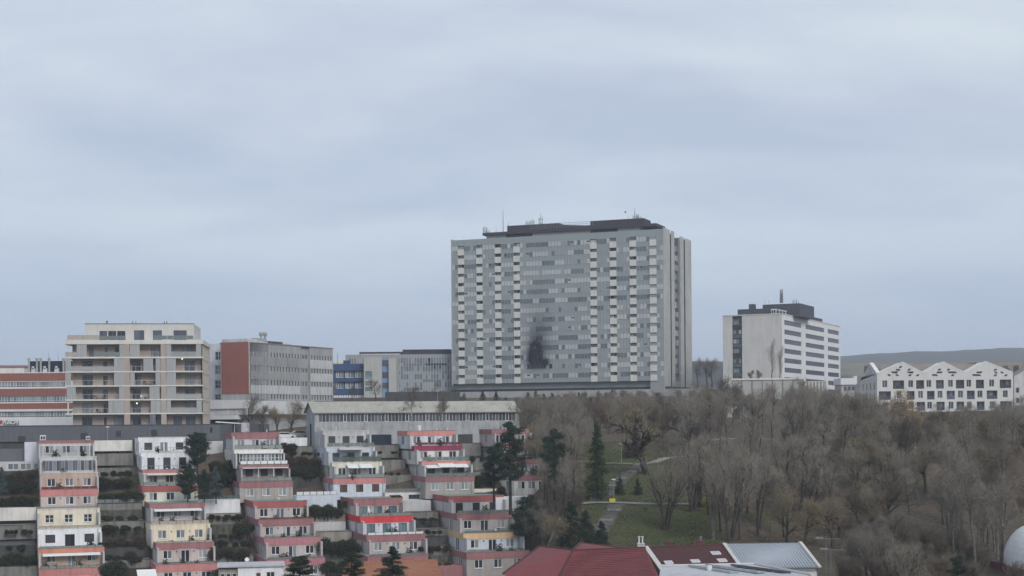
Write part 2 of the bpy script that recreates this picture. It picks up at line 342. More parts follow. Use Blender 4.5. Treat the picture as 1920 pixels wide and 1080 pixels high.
def ground_mat():
    m, t, b = base_mat('ground_cover')
    g = N(t, 'ShaderNodeNewGeometry')
    n1 = N(t, 'ShaderNodeTexNoise'); n1.inputs['Scale'].default_value = 0.09; n1.inputs['Detail'].default_value = 6; n1.inputs['Roughness'].default_value = 0.62
    n2 = N(t, 'ShaderNodeTexNoise'); n2.inputs['Scale'].default_value = 1.6; n2.inputs['Detail'].default_value = 6; n2.inputs['Roughness'].default_value = 0.7
    t.links.new(g.outputs['Position'], n1.inputs['Vector']); t.links.new(g.outputs['Position'], n2.inputs['Vector'])
    gr = N(t, 'ShaderNodeMix', data_type='RGBA'); gr.inputs['A'].default_value = (0.045, 0.054, 0.024, 1); gr.inputs['B'].default_value = (0.088, 0.098, 0.045, 1)
    t.links.new(n2.outputs['Fac'], gr.inputs['Factor'])
    lf = N(t, 'ShaderNodeMix', data_type='RGBA'); lf.inputs['A'].default_value = (0.045, 0.038, 0.030, 1); lf.inputs['B'].default_value = (0.145, 0.115, 0.088, 1)
    r2 = N(t, 'ShaderNodeMapRange'); r2.inputs['From Min'].default_value = 0.3; r2.inputs['From Max'].default_value = 0.7; t.links.new(n2.outputs['Fac'], r2.inputs['Value'])
    t.links.new(r2.outputs[0], lf.inputs['Factor'])
    # lawn lies on the open slope in the middle of the park
    sp = N(t, 'ShaderNodeSeparateXYZ'); t.links.new(g.outputs['Position'], sp.inputs[0])
    def band(o, c, hw):
        a = N(t, 'ShaderNodeMath', operation='SUBTRACT'); t.links.new(o, a.inputs[0]); a.inputs[1].default_value = c
        b_ = N(t, 'ShaderNodeMath', operation='ABSOLUTE'); t.links.new(a.outputs[0], b_.inputs[0])
        c_ = N(t, 'ShaderNodeMapRange'); c_.inputs['From Min'].default_value = hw * 1.35; c_.inputs['From Max'].default_value = hw * 0.7; t.links.new(b_.outputs[0], c_.inputs['Value']); return c_.outputs[0]
    bx = band(sp.outputs['X'], 20.5, 10.0); by = band(sp.outputs['Y'], 258.0, 42.0)
    mm = N(t, 'ShaderNodeMath', operation='MULTIPLY'); t.links.new(bx, mm.inputs[0]); t.links.new(by, mm.inputs[1])
    ad = N(t, 'ShaderNodeMath', operation='MULTIPLY_ADD'); t.links.new(mm.outputs[0], ad.inputs[0]); ad.inputs[1].default_value = 0.24; t.links.new(n1.outputs['Fac'], ad.inputs[2])
    rr = N(t, 'ShaderNodeMapRange'); rr.inputs['From Min'].default_value = 0.56; rr.inputs['From Max'].default_value = 0.72; t.links.new(ad.outputs[0], rr.inputs['Value'])
    mx = N(t, 'ShaderNodeMix', data_type='RGBA'); t.links.new(rr.outputs[0], mx.inputs['Factor']); t.links.new(lf.outputs['Result'], mx.inputs['A']); t.links.new(gr.outputs['Result'], mx.inputs['B'])
    t.links.new(mx.outputs['Result'], b.inputs['Base Color']); b.inputs['Roughness'].default_value = 1.0; b.inputs['Specular IOR Level'].default_value = 0.1
    bp = N(t, 'ShaderNodeBump'); bp.inputs['Strength'].default_value = 0.6; bp.inputs['Distance'].default_value = 0.15; t.links.new(n2.outputs['Fac'], bp.inputs['Height']); t.links.new(bp.outputs[0], b.inputs['Normal'])
ground_mat()
def hill_mat():
    m, t, b = base_mat('far_fields')
    g = N(t, 'ShaderNodeNewGeometry')
    mpn = N(t, 'ShaderNodeMapping'); mpn.inputs['Scale'].default_value = (0.004, 0.0022, 0.012); t.links.new(g.outputs['Position'], mpn.inputs[0])
    v = N(t, 'ShaderNodeTexVoronoi'); v.inputs['Scale'].default_value = 1.0; t.links.new(mpn.outputs[0], v.inputs['Vector'])
    n = N(t, 'ShaderNodeTexNoise'); n.inputs['Scale'].default_value = 0.004; n.inputs['Detail'].default_value = 6; t.links.new(g.outputs['Position'], n.inputs['Vector'])
    sp = N(t, 'ShaderNodeSeparateColor'); t.links.new(v.outputs['Color'], sp.inputs[0])
    cr = N(t, 'ShaderNodeValToRGB'); t.links.new(sp.outputs[0], cr.inputs[0]); cr.color_ramp.interpolation = 'CONSTANT'
    cr.color_ramp.elements[0].color = (0.17, 0.15, 0.11, 1); cr.color_ramp.elements[1].position = 0.35; cr.color_ramp.elements[1].color = (0.11, 0.12, 0.075, 1)
    q = cr.color_ramp.elements.new(0.7); q.color = (0.23, 0.205, 0.15, 1)
    rr = N(t, 'ShaderNodeMapRange'); rr.inputs['From Min'].default_value = 0.48; rr.inputs['From Max'].default_value = 0.56; t.links.new(n.outputs['Fac'], rr.inputs['Value'])
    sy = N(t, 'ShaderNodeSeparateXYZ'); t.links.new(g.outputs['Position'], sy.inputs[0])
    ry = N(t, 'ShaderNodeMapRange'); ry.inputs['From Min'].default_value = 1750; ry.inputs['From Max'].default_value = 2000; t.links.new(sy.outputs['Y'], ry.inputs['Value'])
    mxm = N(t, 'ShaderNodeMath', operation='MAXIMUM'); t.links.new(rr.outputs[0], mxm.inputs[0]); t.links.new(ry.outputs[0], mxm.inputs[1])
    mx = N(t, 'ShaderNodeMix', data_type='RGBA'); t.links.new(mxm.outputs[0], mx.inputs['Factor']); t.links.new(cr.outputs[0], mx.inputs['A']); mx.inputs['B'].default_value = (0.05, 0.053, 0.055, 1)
    t.links.new(mx.outputs['Result'], b.inputs['Base Color']); b.inputs['Roughness'].default_value = 1.0; b.inputs['Specular IOR Level'].default_value = 0.1
hill_mat()
xs = list(range(-1600, -200, 100)) + list(range(-200, -90, 10)) + list(np.arange(-90, 130, 1.6)) + list(range(130, 260, 10)) + list(range(260, 1701, 120))
ys = list(range(-300, 140, 20)) + list(np.arange(140, 330, 1.6)) + list(range(332, 700, 8)) + [706]
grid_mesh('ground', [float(a) for a in xs], [float(a) for a in ys], ground_z, 'ground_cover')
def bump1(v, seed): return sum(math.sin(v * f + seed * k) / k for k, f in ((1, 0.0031), (2, 0.0083), (3, 0.021), (5, 0.055))) / 2
def hill_z(x, y):
    t = min(1, max(0, (y - 705) / 500)); z = 2.4 * (1 - t) - 14 * t
    px = 960 + x / y * FPX
    crest1 = float(np.interp(px, [-2000, 0, 300, 900, 1250, 1400, 1640, 1750, 2600], [46, 46, 30, 34, 50, 52, 54, 40, 34])) if False else 0
    # near field ridge about 1600 m off, long wooded hill about 3200 m off rising to the right (east)
    r1 = 58 + 7 * bump1(x, 1.3) - 0.018 * max(0, x - 300)
    r2 = float(np.interp(x, [-3500, -1100, -300, 500, 900, 1150, 1600, 3500], [124, 121, 114, 120, 137, 141, 138, 120])) + 2.5 * bump1(x, 4.1)
    z += (r1 + 14) * math.exp(-((y - 1600) / 330) ** 2) if y < 1600 else (r1 + 14) * (0.55 + 0.45 * math.exp(-((y - 1600) / 300) ** 2))
    if y > 1600:
        u = min(1, (y - 1600) / 1600); u = u * u * (3 - 2 * u); z = z * (1 - u) + r2 * u
    if y > 3200: z -= (y - 3200) * 0.03
    if y > 2300: z += 2.2 * bump1(x * 9 + y, 2.2)
    return z
hx = list(range(-4200, -1500, 300)) + list(range(-1500, 2000, 14)) + list(range(2000, 4300, 300))
hy = [700, 760, 850, 1000, 1150, 1300, 1400, 1480, 1540, 1600, 1680, 1800, 2000, 2300, 2500, 2700, 2900, 3050, 3200, 3400, 3900, 4600]
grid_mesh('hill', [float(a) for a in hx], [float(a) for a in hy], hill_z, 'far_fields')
# air
m = bpy.data.materials.new('haze'); m.use_nodes = True; t = m.node_tree; t.nodes.clear()
o_ = N(t, 'ShaderNodeOutputMaterial'); pv = N(t, 'ShaderNodeVolumePrincipled'); pv.inputs['Density'].default_value = 0.00021; pv.inputs['Color'].default_value = (0.84, 0.91, 1.0, 1)
t.links.new(pv.outputs[0], o_.inputs['Volume']); MATS['haze'] = m
b = MB(); b.box(-4300, 4400, -320, 4700, -60, 190); b.build('haze', 'haze', kind='stuff')
# ---------------------------------------------------------------- hospital tower
def soot_nodes(t, b):
    """soot from a fire, blackening the cladding above the burnt-out windows (a stain with its own shape)"""
    return
hosp_D = 563.0
pr = pt(1243, 430, 563.0); pl = pt(847, 450, 594.0)
hth = math.atan2(pr.y - pl.y, pr.x - pl.x)
HF = Frame(pl.x, pl.y, 0.0, hth)
HW = HF.uv(1243, 430)[0]
HT = (pl.z + pr.z) / 2                                    # top of the facade
HB = 14.5
def sooty(name, ca, cb, rough, spec, big=0.05, fine=0.9):
    m, t, b = base_mat(name)
    tc_ = N(t, 'ShaderNodeTexCoord'); n = N(t, 'ShaderNodeTexNoise'); n.inputs['Scale'].default_value = big; n.inputs['Detail'].default_value = 3
    t.links.new(tc_.outputs['Object'], n.inputs['Vector'])
    r_ = N(t, 'ShaderNodeMapRange'); r_.inputs['From Min'].default_value = 0.35; r_.inputs['From Max'].default_value = 0.65; t.links.new(n.outputs['Fac'], r_.inputs['Value'])
    mx = N(t, 'ShaderNodeMix', data_type='RGBA'); t.links.new(r_.outputs[0], mx.inputs['Factor']); mx.inputs['A'].default_value = (*ca, 1); mx.inputs['B'].default_value = (*cb, 1)
    sp = N(t, 'ShaderNodeSeparateXYZ')
    n2 = N(t, 'ShaderNodeTexNoise'); n2.inputs['Scale'].default_value = 0.8; n2.inputs['Detail'].default_value = 4; t.links.new(tc_.outputs['Object'], n2.inputs['Vector'])
    va = N(t, 'ShaderNodeVectorMath', operation='MULTIPLY_ADD'); va.inputs[1].default_value = (2.0, 0, 3.2); t.links.new(n2.outputs['Color'], va.inputs[0]); t.links.new(tc_.outputs['Object'], va.inputs[2])
    t.links.new(va.outputs[0], sp.inputs[0])
    def blob(cx_, cz_, wx, wz_up, wz_dn, k):
        def mth(op, a, b_=None, c_=None):
            q = N(t, 'ShaderNodeMath', operation=op)
            for i, v in enumerate((a, b_, c_)):
                if v is None: continue
                if isinstance(v, (int, float)): q.inputs[i].default_value = v
                else: t.links.new(v, q.inputs[i])
            return q.outputs[0]
        x = mth('DIVIDE', mth('SUBTRACT', sp.outputs['X'], cx_ + 1.0), wx)
        dz = mth('SUBTRACT', sp.outputs['Z'], cz_ + 1.6)
        up = mth('DIVIDE', mth('MAXIMUM', dz, 0.0), wz_up); dn = mth('DIVIDE', mth('MINIMUM', dz, 0.0), wz_dn)
        r2 = mth('ADD', mth('ADD', mth('MULTIPLY', x, x), mth('MULTIPLY', up, up)), mth('MULTIPLY', dn, dn))
        return mth('MULTIPLY', mth('POWER', 2.718, mth('MULTIPLY', r2, -1.0)), k)
    x1, z1 = HF.uv(1002, 674); x2, z2 = HF.uv(1023, 678); x3, z3 = HF.uv(1008, 645)
    s1 = blob(x1, z1 - .6, 2.7, 6.0, 2.2, 1.7); s2 = blob(x2, z2 - .6, 1.3, 1.7, 1.4, 1.0); s3 = blob(x3 + .6, z3, 4.6, 11.5, 8.0, 0.62)
    a1 = N(t, 'ShaderNodeMath', operation='ADD'); t.links.new(s1, a1.inputs[0]); t.links.new(s2, a1.inputs[1])
    a2 = N(t, 'ShaderNodeMath', operation='ADD'); t.links.new(a1.outputs[0], a2.inputs[0]); t.links.new(s3, a2.inputs[1]); a2.use_clamp = True
    m2 = N(t, 'ShaderNodeMath', operation='MULTIPLY'); t.links.new(a2.outputs[0], m2.inputs[0]); m2.inputs[1].default_value = 1.0
    sx_ = N(t, 'ShaderNodeMix', data_type='RGBA'); t.links.new(m2.outputs[0], sx_.inputs['Factor']); t.links.new(mx.outputs['Result'], sx_.inputs['A']); sx_.inputs['B'].default_value = (0.012, 0.015, 0.024, 1)
    t.links.new(sx_.outputs['Result'], b.inputs['Base Color'])
    def lerp_in(name, a, c):
        q = N(t, 'ShaderNodeMapRange'); q.inputs['To Min'].default_value = a; q.inputs['To Max'].default_value = c; t.links.new(a2.outputs[0], q.inputs['Value']); t.links.new(q.outputs[0], b.inputs[name])
    lerp_in('Roughness', rough, .95); lerp_in('Specular IOR Level', spec, .02)
sooty('hosp_spandrel', (0.265, 0.28, 0.295), (0.255, 0.295, 0.295), 0.35, 0.4)
sooty('hosp_light', (0.39, 0.405, 0.395), (0.44, 0.45, 0.44), 0.35, 0.4, fine=1)
sooty('hosp_mid', (0.25, 0.265, 0.275), (0.30, 0.315, 0.315), 0.3, 0.4)
sooty('hosp_dark', (0.095, 0.11, 0.12), (0.14, 0.155, 0.165), 0.2, 0.5)
sooty('hosp_mullion', (0.31, 0.34, 0.36), (0.33, 0.37, 0.38), 0.5, 0.3)
P_('hosp_panel', (0.62, 0.62, 0.585), dirt=0.18, scale=0.6, bump=0.1)
H = thing('hospital_tower', 'huge grey slab hospital tower with soot stain above burnt windows, standing over the wooded slope', 'hospital', HF)
PITCH = 3.52; ROW0 = HT - 2.45; NR = 15; nm = 66; mw = HW / nm
bal_px = [865.0, 899.6, 934.8, 969.6, 1113.5, 1150.2, 1187.2, 1223.6]
bal_m = [int(round(HF.uv(p, 600)[0] / mw)) for p in bal_px]      # module line at the middle of each balcony column
balset = {k for c in bal_m for k in (c - 1, c)}
pan = MB(); hr_ = random.Random(3)
row_types = []
for r in range(NR):
    zt = ROW0 - r * PITCH; zb = zt - 1.78
    k = 0; types = []
    while k < nm:
        run = hr_.choice([1, 1, 1, 2, 2, 3, 4]); tt = hr_.random()
        centre = 22 < k < 42
        pd_ = 0.24 if r not in (6, 10, 12, 14) else 0.38
        ty = 3 if tt < pd_ else (1 if tt < pd_ + 0.42 else 2)
        types += [ty] * run; k += run
    types = types[:nm]
    burnt = {int(HF.uv(p, 688)[0] / mw) for p in (991, 997, 1003, 1009, 1015, 1021)} | {int(HF.uv(1034, 688)[0] / mw), int(HF.uv(1058, 688)[0] / mw)}
    for k in range(nm):
        if k in balset: continue
        ty = types[k]
        if r == 13: ty = 5 if k in burnt else (2 if 22 < k < 42 else ty)
        if hr_.random() < 0.07: ty = 3
        if k in (0, nm - 1) and ty == 3: ty = 2
        d0 = -0.012 if ty == 5 else 0.0
        pan.box(k * mw + 0.09, (k + 1) * mw - 0.09, 0.0 + d0, 0.05 + d0, zb + 0.05, zt - 0.05, {1: 0, 2: 1, 3: 2, 5: 4}[ty])
        if hr_.random() < 0.035 and ty != 5:                     # a tilted-open light with its dark gap
            pan.box(k * mw + 0.12, (k + 1) * mw - 0.12, -0.03, -0.005, zt - 0.85, zt - 0.35, 3)
pan.build('window_pane', ['hosp_light', 'hosp_mid', 'hosp_dark', 'glass_dark', 'dark_void'], H, kind='stuff')
wl = MB(); wl.wall(0, HW, HB, HT, [((c - 1) * mw, (c + 1) * mw, ROW0 - r * PITCH - 1.25, ROW0 - r * PITCH + 0.15) for c in bal_m for r in range(NR)], y=0.055, d=0.9)
wl.shell(0, HW - 5.2, 0.055, 14.0, HB, HT, top=True, mtop=1)
wl.build('cladding', ['hosp_spandrel', 'grey_roof_felt'], H)
for c in bal_m: vd = MB(); vd.box((c - 1) * mw - 0.01, (c + 1) * mw + 0.01, 0.96, 1.0, HB + 0.5, HT - 1.5); vd.build('loggia_back', 'hosp_mid', H)
mu = MB()
for k in range(nm + 1):
    if 0 < k < nm and (k in bal_m): continue
    mu.box(k * mw - 0.035, k * mw + 0.035, -0.06, 0.054, HB, HT)
mu.build('mullion', 'hosp_mullion', H, kind='stuff')
tr = MB()
for r in range(NR):
    for zz in (ROW0 - r * PITCH, ROW0 - r * PITCH - 1.78):
        xs_ = [0] + sorted([q for c in bal_m for q in ((c - 1) * mw, (c + 1) * mw)]) + [HW]
        for i in range(0, len(xs_), 2): tr.box(xs_[i], xs_[i + 1], -0.035, 0.053, zz - 0.035, zz + 0.035)
tr.build('transom', 'hosp_mullion', H, kind='stuff')
bp_ = MB(); bw = 2 * mw + 0.05; bh = 2.28
for i in range(3):
    for j in range(5): bp_.box(i * bw / 3 + 0.015, (i + 1) * bw / 3 - 0.015, -0.02, 0.1, j * bh / 5 + 0.015, (j + 1) * bh / 5 - 0.015)
bp_.box(0, bw, 0.0, 0.09, 0, bh)
bpm = bp_.data('balcony_panel', ['hosp_panel'])
for c in bal_m:
    for r in range(NR):
        z_ = ROW0 - r * PITCH - 1.25 - bh
        inst('balcony_panel', bpm, H, ((c - 1) * mw - 0.025, -0.25, z_ + 0.02))
        if hr_.random() < 0.75:
            k = hr_.choice([0, 1, 2]); g_ = MB()
            x0_ = (c - 1) * mw + (0.05 if k != 1 else mw); x1_ = (c - 1) * mw + (mw if k == 0 else 2 * mw) - 0.06
            g_.box(x0_, x1_, 0.5, 0.54, z_ + bh + 0.05, z_ + bh + 1.2); g_.build('loggia_window', hr_.choice(['hosp_light', 'hosp_mid', 'hosp_dark', 'dark_void']), H)
# end walls: two concrete-finned wings with a glazed link set back between them
fin = MB()
for y0, y1 in ((0.0, 8.6), (10.4, 14.7), (22.9, 27.7), (29.7, 38.7)):
    fin.box(HW, HW + 0.16, y0, y1, HB - 4.5, HT + (0.55 if y0 < 12 else -0.2))
fin.build('end_wall_slab', 'fin_concrete', H)
for y0, y1 in ((8.6, 10.4), (27.7, 29.7)): q = MB(); q.box(HW - 0.01, HW + 0.04, y0 + .01, y1 - .01, HB - 4.4, HT - 1.0); q.build('slot_shade', 'dark_void', H)  # dark strips put in as the shade of the slots between slabs
bk = MB(); bk.box(HW - 5.2, HW - 0.02, 0.06, 14.4, HB - 4.5, HT - 0.4); bk.box(HW - 30, HW - 0.02, 22.9, 38.5, HB - 4.5, HT - 0.7); bk.build('wing_core', 'facade_grey', H)
lk = MB(); lk.box(HW - 30, HW - 0.7, 14.4, 22.9, HB - 4.5, HT - 1.2)
lk.build('link_block', 'frame_purple', H)
lw = MB()
for r in range(16):
    for j in range(3):
        z_ = HT - 6.4 - r * PITCH
        lw.box(HW - 0.7, HW - 0.6, 15.0 + j * 2.5, 17.1 + j * 2.5, z_, z_ + 2.1, hr_.choice([0, 0, 1]))
lw.build('stair_window', ['hosp_dark', 'hosp_mid'], H, kind='stuff')
ls = MB(); ls.box(0 - 0.35, 0.0, -0.1, 14, HB - 0.5, HT + 0.35); ls.build('edge_wall', 'fin_concrete', H)
# base: recessed dark band over a low podium
ba = MB(); ba.box(0.6, HW, 2.0, 30, HB - 2.2, HB - 0.01); ba.build('recessed_storey', 'facade_grey', H)
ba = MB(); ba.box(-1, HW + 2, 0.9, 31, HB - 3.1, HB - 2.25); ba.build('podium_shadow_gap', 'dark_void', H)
ba = MB(); ba.box(-2, HW + 14, 0.2, 34, HB - 8.5, HB - 3.12); ba.build('podium', 'corrugated_grey', H)
# rooftop
def hbox(name, px0, px1, pya, pyb, y0, y1, mat, ptop=None):
    x0, _ = HF.uv(px0, pya, y0); x1, _ = HF.uv(px1, pya, y0); z0 = HF.uv(px0, pyb, y0)[1]; z1 = HF.uv(px0, pya, y0)[1]
    b = MB(); b.box(x0, x1, y0, y1, z0, z1); return b.build(name, mat, H)
zr = HT
xa = HF.X(912, 440, 3.0); xb = HF.X(1200, 420, 3.0)
b = MB(); b.box(xa, xb, 3.0, 13.5, zr - 0.5, zr + 1.5); b.build('penthouse_wall', 'facade_grey', H)
b = MB(); b.box(HF.X(949, 440, 2.9), HF.X(998, 440, 2.9), 2.9, 3.0, zr + 0.1, zr + 1.4); b.build('penthouse_opening', 'dark_void', H); b = MB(); b.box(HF.X(1107, 430, 2.9), HF.X(1158, 430, 2.9), 2.9, 3.0, zr + 0.1, zr + 1.45); b.build('penthouse_opening', 'dark_void', H)
b = MB(); b.box(xa - 1.2, xb + 6.5, 2.0, 14.0, zr + 1.5, zr + 2.5); b.build('penthouse_fascia', 'brown_fascia', H)
b = MB(); b.box(HF.X(951, 430, 4), HF.X(1048, 430, 4), 4, 12, zr + 2.5, zr + 4.9); b.extrude([(HF.X(1048, 430, 4), zr + 2.5), (HF.X(1107, 430, 4), zr + 2.5), (HF.X(1107, 430, 4), zr + 3.3), (HF.X(1048, 430, 4), zr + 4.2)], 4.1, 11)
b.build('plant_room', 'brown_fascia', H)
b = MB(); b.box(HF.X(1107, 420, 4), HF.X(1207, 415, 4), 4, 13, zr + 2.5, zr + 4.9); b.build('plant_room', 'brown_fascia', H)
b = MB()
xr0, xr1 = HF.X(994, 430, 2.2), HF.X(1112, 430, 2.2)
for zz in (3.1, 3.8, 4.5): b.box(xr0, xr1, 2.2, 2.28, zr + zz, zr + zz + 0.08)
for k in range(22): xx = xr0 + (xr1 - xr0) * k / 21; b.box(xx - 0.05, xx + 0.05, 2.15, 2.25, zr + 2.5, zr + 4.8)
b.build('roof_frame', 'antenna_steel', H)
def mast(px, ytop, ybot, r=0.12, y=6.0, parent=H, fr=HF, arms=0, name='antenna_mast'):
    x, z1 = fr.uv(px, ytop, y); z0 = fr.uv(px, ybot, y)[1]
    b = MB(); b.tube([(x, y, z0), (x, y, (z0 + z1) / 2), (x, y, z1)], [r, r * 0.8, r * 0.4], 5)
    for k in range(arms):
        zz = z0 + (z1 - z0) * (0.25 + 0.55 * k / max(1, arms)); b.box(x - 0.75, x + 0.75, y - 0.05, y + 0.05, zz, zz + 0.1)
        for sx in (-0.7, 0.55): b.box(x + sx, x + sx + 0.22, y - 0.12, y + 0.12, zz - 0.5, zz + 0.8)
    return b.build(name, 'antenna_steel', parent)
for px, y1_, y0_, r_, a_ in ((943, 393, 436, .16, 0), (909, 422, 438, .12, 2), (914, 428, 438, .1, 1), (930, 421, 436, .07, 0), (989, 413, 426, .12, 2), (998, 409, 426, .12, 2), (1013.5, 399, 426, .13, 2), (953, 417, 426, .12, 0),
                             (1022, 421, 426, .1, 1), (1138, 413, 418, .14, 0), (1150, 408, 416, .05, 0), (1178, 401, 415, .06, 0), (1190, 391, 413, .17, 1), (1193, 401, 413, .22, 2), (1197, 401, 413, .2, 1), (1202, 402, 413, .06, 0),
                             (1234, 415, 432, .08, 0), (1229, 426, 432, .12, 1), (1045, 420, 428, .05, 0), (1051, 421, 428, .05, 0), (1086, 423, 430, .08, 0)):
    mast(px, y1_, y0_, r_, arms=a_)
# ---------------------------------------------------------------- white office slab
oc = pt(1466, 589, 535.0); of = pt(1575, 617, 612.0)
sth = math.atan2(of.y - oc.y, of.x - oc.x)
OS = Frame(oc.x, oc.y, 0.0, sth); OTH = sth - math.pi / 2
t_ = Frame(oc.x, oc.y, 0.0, OTH); xl = t_.uv(1355, 591)[0]
OF = Frame(oc.x + t_.u.x * xl, oc.y + t_.u.y * xl, 0.0, OTH); OW = -xl; OL = OS.uv(1575, 617)[0]; OT = oc.z; OB = 3.0
O = thing('white_office_block', 'white office slab with ribbon windows and dark rooftop rooms, right of the hospital tower', 'office building', OF)
xa, xb = OF.X(1372.5, 600), OF.X(1391, 600)
b = MB(); b.wall(0, OW, OB, OT, [(xa, xb, OB, OT - 0.05)], d=0.6); b.shell(0, OW - 0.35, 0.01, OL, OB, OT - 0.3, mtop=1)
b.build('end_wall', ['office_white', 'grey_roof_felt'], O)
b = MB(); b.box(-0.12, OW + 0.12, -0.12, 0.4, OT, OT + 0.35); b.box(OW - 0.2, OW + 0.14, 0.41, OL, OT, OT + 0.35); b.build('roof_edge', 'trim_pale', O)
b = MB(); b.box(xa, xb, 0.6, 0.7, OB, OT - 0.1); b.build('stair_bay', 'roof_steel_dark', O)
for k, yc in enumerate((605, 622.4, 640, 658, 677, 695, 712)):
    z_ = OF.uv(1382, yc)[1]
    window(O, xa + 0.3, xb - 0.3, z_ - 0.8, z_ + 0.8, y=0.42, div=3, frame='frame_grey', pane=hr_.choice([['glass_teal', 'glass_dark', 'glass_curtain'], ['glass_teal', 'glass_teal', 'glass_dark'], ['glass_curtain', 'glass_teal', 'glass_dark']]), fw=0.1)
    b = MB(); b.box(xa + 0.05, xb - 0.05, 0.35, 0.59, z_ - 2.1, z_ - 0.95); b.build('spandrel_panel', 'frame_brown' if k % 3 == 0 else 'frame_grey', O)
# long side, made as a part turned by 90 degrees
sd_ = bpy.data.objects.new('long_facade', None); COL.objects.link(sd_); sd_.parent = O; sd_.location = (OW, 0, 0); sd_.rotation_euler = (0, 0, math.pi / 2)
bays = [(OS.X(1470.5, 605), OS.X(1502.5, 612)), (OS.X(1510.5, 612), OS.X(1545.5, 617)), (OS.X(1552, 620), OS.X(1573, 625))]
zt0 = OS.uv(1470.5, 599.8)[1]
hol = [(a, b_, zt0 - 3.31 * r - 1.65, zt0 - 3.31 * r) for a, b_ in bays for r in range(8)]
b = MB(); b.wall(0, OL, OB, OT, hol, d=0.3); b.build('facade_wall', 'office_bright', sd_)
for a, b_, c, e in hol:
    n = max(6, int(round((b_ - a) / 2.6)))
    window(sd_, a, b_, c, e, y=0.18, div=1, frame='frame_purple', pane='glass_slate', fw=0.1)
    q = MB()
    for k in range(1, n): q.box(a + (b_ - a) * k / n - 0.16, a + (b_ - a) * k / n + 0.16, 0.12, 0.2, c + 0.1, e - 0.1)
    q.build('mullion', 'frame_purple', sd_, kind='stuff')
def obox(name, px0, px1, pya, zb, y0, y1, mat):
    x0 = OF.X(px0, pya, y0); x1, z1 = OF.uv(px1, pya, y0); b = MB(); b.box(x0, x1, y0, y1, zb, z1); return b.build(name, mat, O)
obox('plant_room', 1383, 1456, 577.5, OT, 3, 14, 'roof_steel_dark'); obox('plant_room', 1404, 1413, 570, OT + 2, 5, 8, 'roof_steel_dark')
obox('plant_room', 1430, 1500, 568.5, OT, 14.2, 34, 'roof_steel_dark')
b = MB(); b.box(OW - 8, OW - 2.2, 36, 66, OT, OT + 2.1); b.build('plant_room', 'roof_steel_dark', O)
ac = MB(); ac.box(0, 1.9, 0, 1.4, 0.2, 1.9); ac.box(0.25, 0.85, -0.03, 0, 0.45, 1.5, 1); ac.box(1.05, 1.65, -0.03, 0, 0.45, 1.5, 1); ac.box(1.9, 1.93, 0.2, 1.2, 0.45, 1.6, 1)
acm = ac.data('air_conditioner', ['panel_white', 'dark_void'])
for k in range(7): inst('air_conditioner', acm, O, (OW - 4.2 + 0.25 * k, 1.2 + k * 3.3, OT + 0.1))
mast(1463.5, 543, 568, 0.45, 20, O, OF); mast(1466.5, 541.5, 568, 0.4, 20, O, OF); mast(1434, 560, 569, .07, 16, O, OF); mast(1490, 559, 569, .08, 18, O, OF, 1); mast(1497, 561, 569, .07, 18, O, OF); mast(1442, 562, 569, .07, 18, O, OF)
# low pale annexe before it
AF = Frame.at(1372, 710, 478, -10, z=0.0); za = AF.uv(1372, 710)[1]
A = thing('pale_annexe', 'long low pale annexe with panel joints, in front of the white office slab', 'building', AF)
xw = AF.X(1506, 708); b = MB(); b.box(0, xw, 0, 14, 2, za - 0.5); b.build('wall', 'ivory_wall', A)
b = MB(); b.box(-0.3, xw + 0.3, -0.3, 14.2, za - 0.5, za); b.build('roof_edge', 'warm_white', A)
b = MB()
for k in range(8): xx = k * xw / 7; b.box(max(0, xx - 0.15), xx + 0.15, -0.12, -0.002, 2.2, za - 0.52)
b.build('wall_joint', 'concrete', A)
x2 = AF.X(1531, 712, -0.3); b = MB(); b.box(xw + 0.31, x2 + 3, 1.0, 12, 2, za - 1.0)
b.build('side_wing', 'ivory_wall', A)
b = MB()
for k in range(6): xx = xw + 0.5 + (x2 + 2 - xw) * k / 6; b.box(xx, xx + 0.45, 0.6, 0.99, 4.5, za - 1.1)
b.build('pier', 'warm_white', A)
b = MB(); b.box(xw - 10, x2 + 14, -14, -2, -2, 4.2); b.build('lower_hall', 'ivory_wall', A)
b = MB(); b.box(xw - 10.2, x2 + 14.2, -14.2, -1.9, 4.2, 4.6); b.build('lower_roof_edge', 'concrete', A)
# small white-roofed house between office and gabled housing
sF = Frame.at(1578, 708, 470, 0, z=0.0); z1 = sF.uv(1578, 708)[1]
T_ = thing('flat_roofed_house', 'small flat-roofed white house between the office slab and the gabled housing', 'house', sF)
b = MB(); b.box(0, sF.X(1602, 708), 0, 10, 4, z1 - 2.2); b.build('wall', 'light_grey', T_)
b = MB(); b.box(-0.4, sF.X(1602, 708) + 0.4, -0.5, 10, z1 - 2.18, z1 - 0.2); b.build('roof_parapet', 'office_bright', T_)
for k in range(3): window(T_, 0.6 + k * 1.2, 1.5 + k * 1.2, z1 - 3.9, z1 - 2.7, y=-0.08, div=1, frame='frame_grey', pane='glass_slate')
b = MB(); b.box(sF.X(1603, 708), sF.X(1607, 708), 0, 3, z1 - 2, z1 + 0.5); b.build('chimney', 'office_bright', T_)
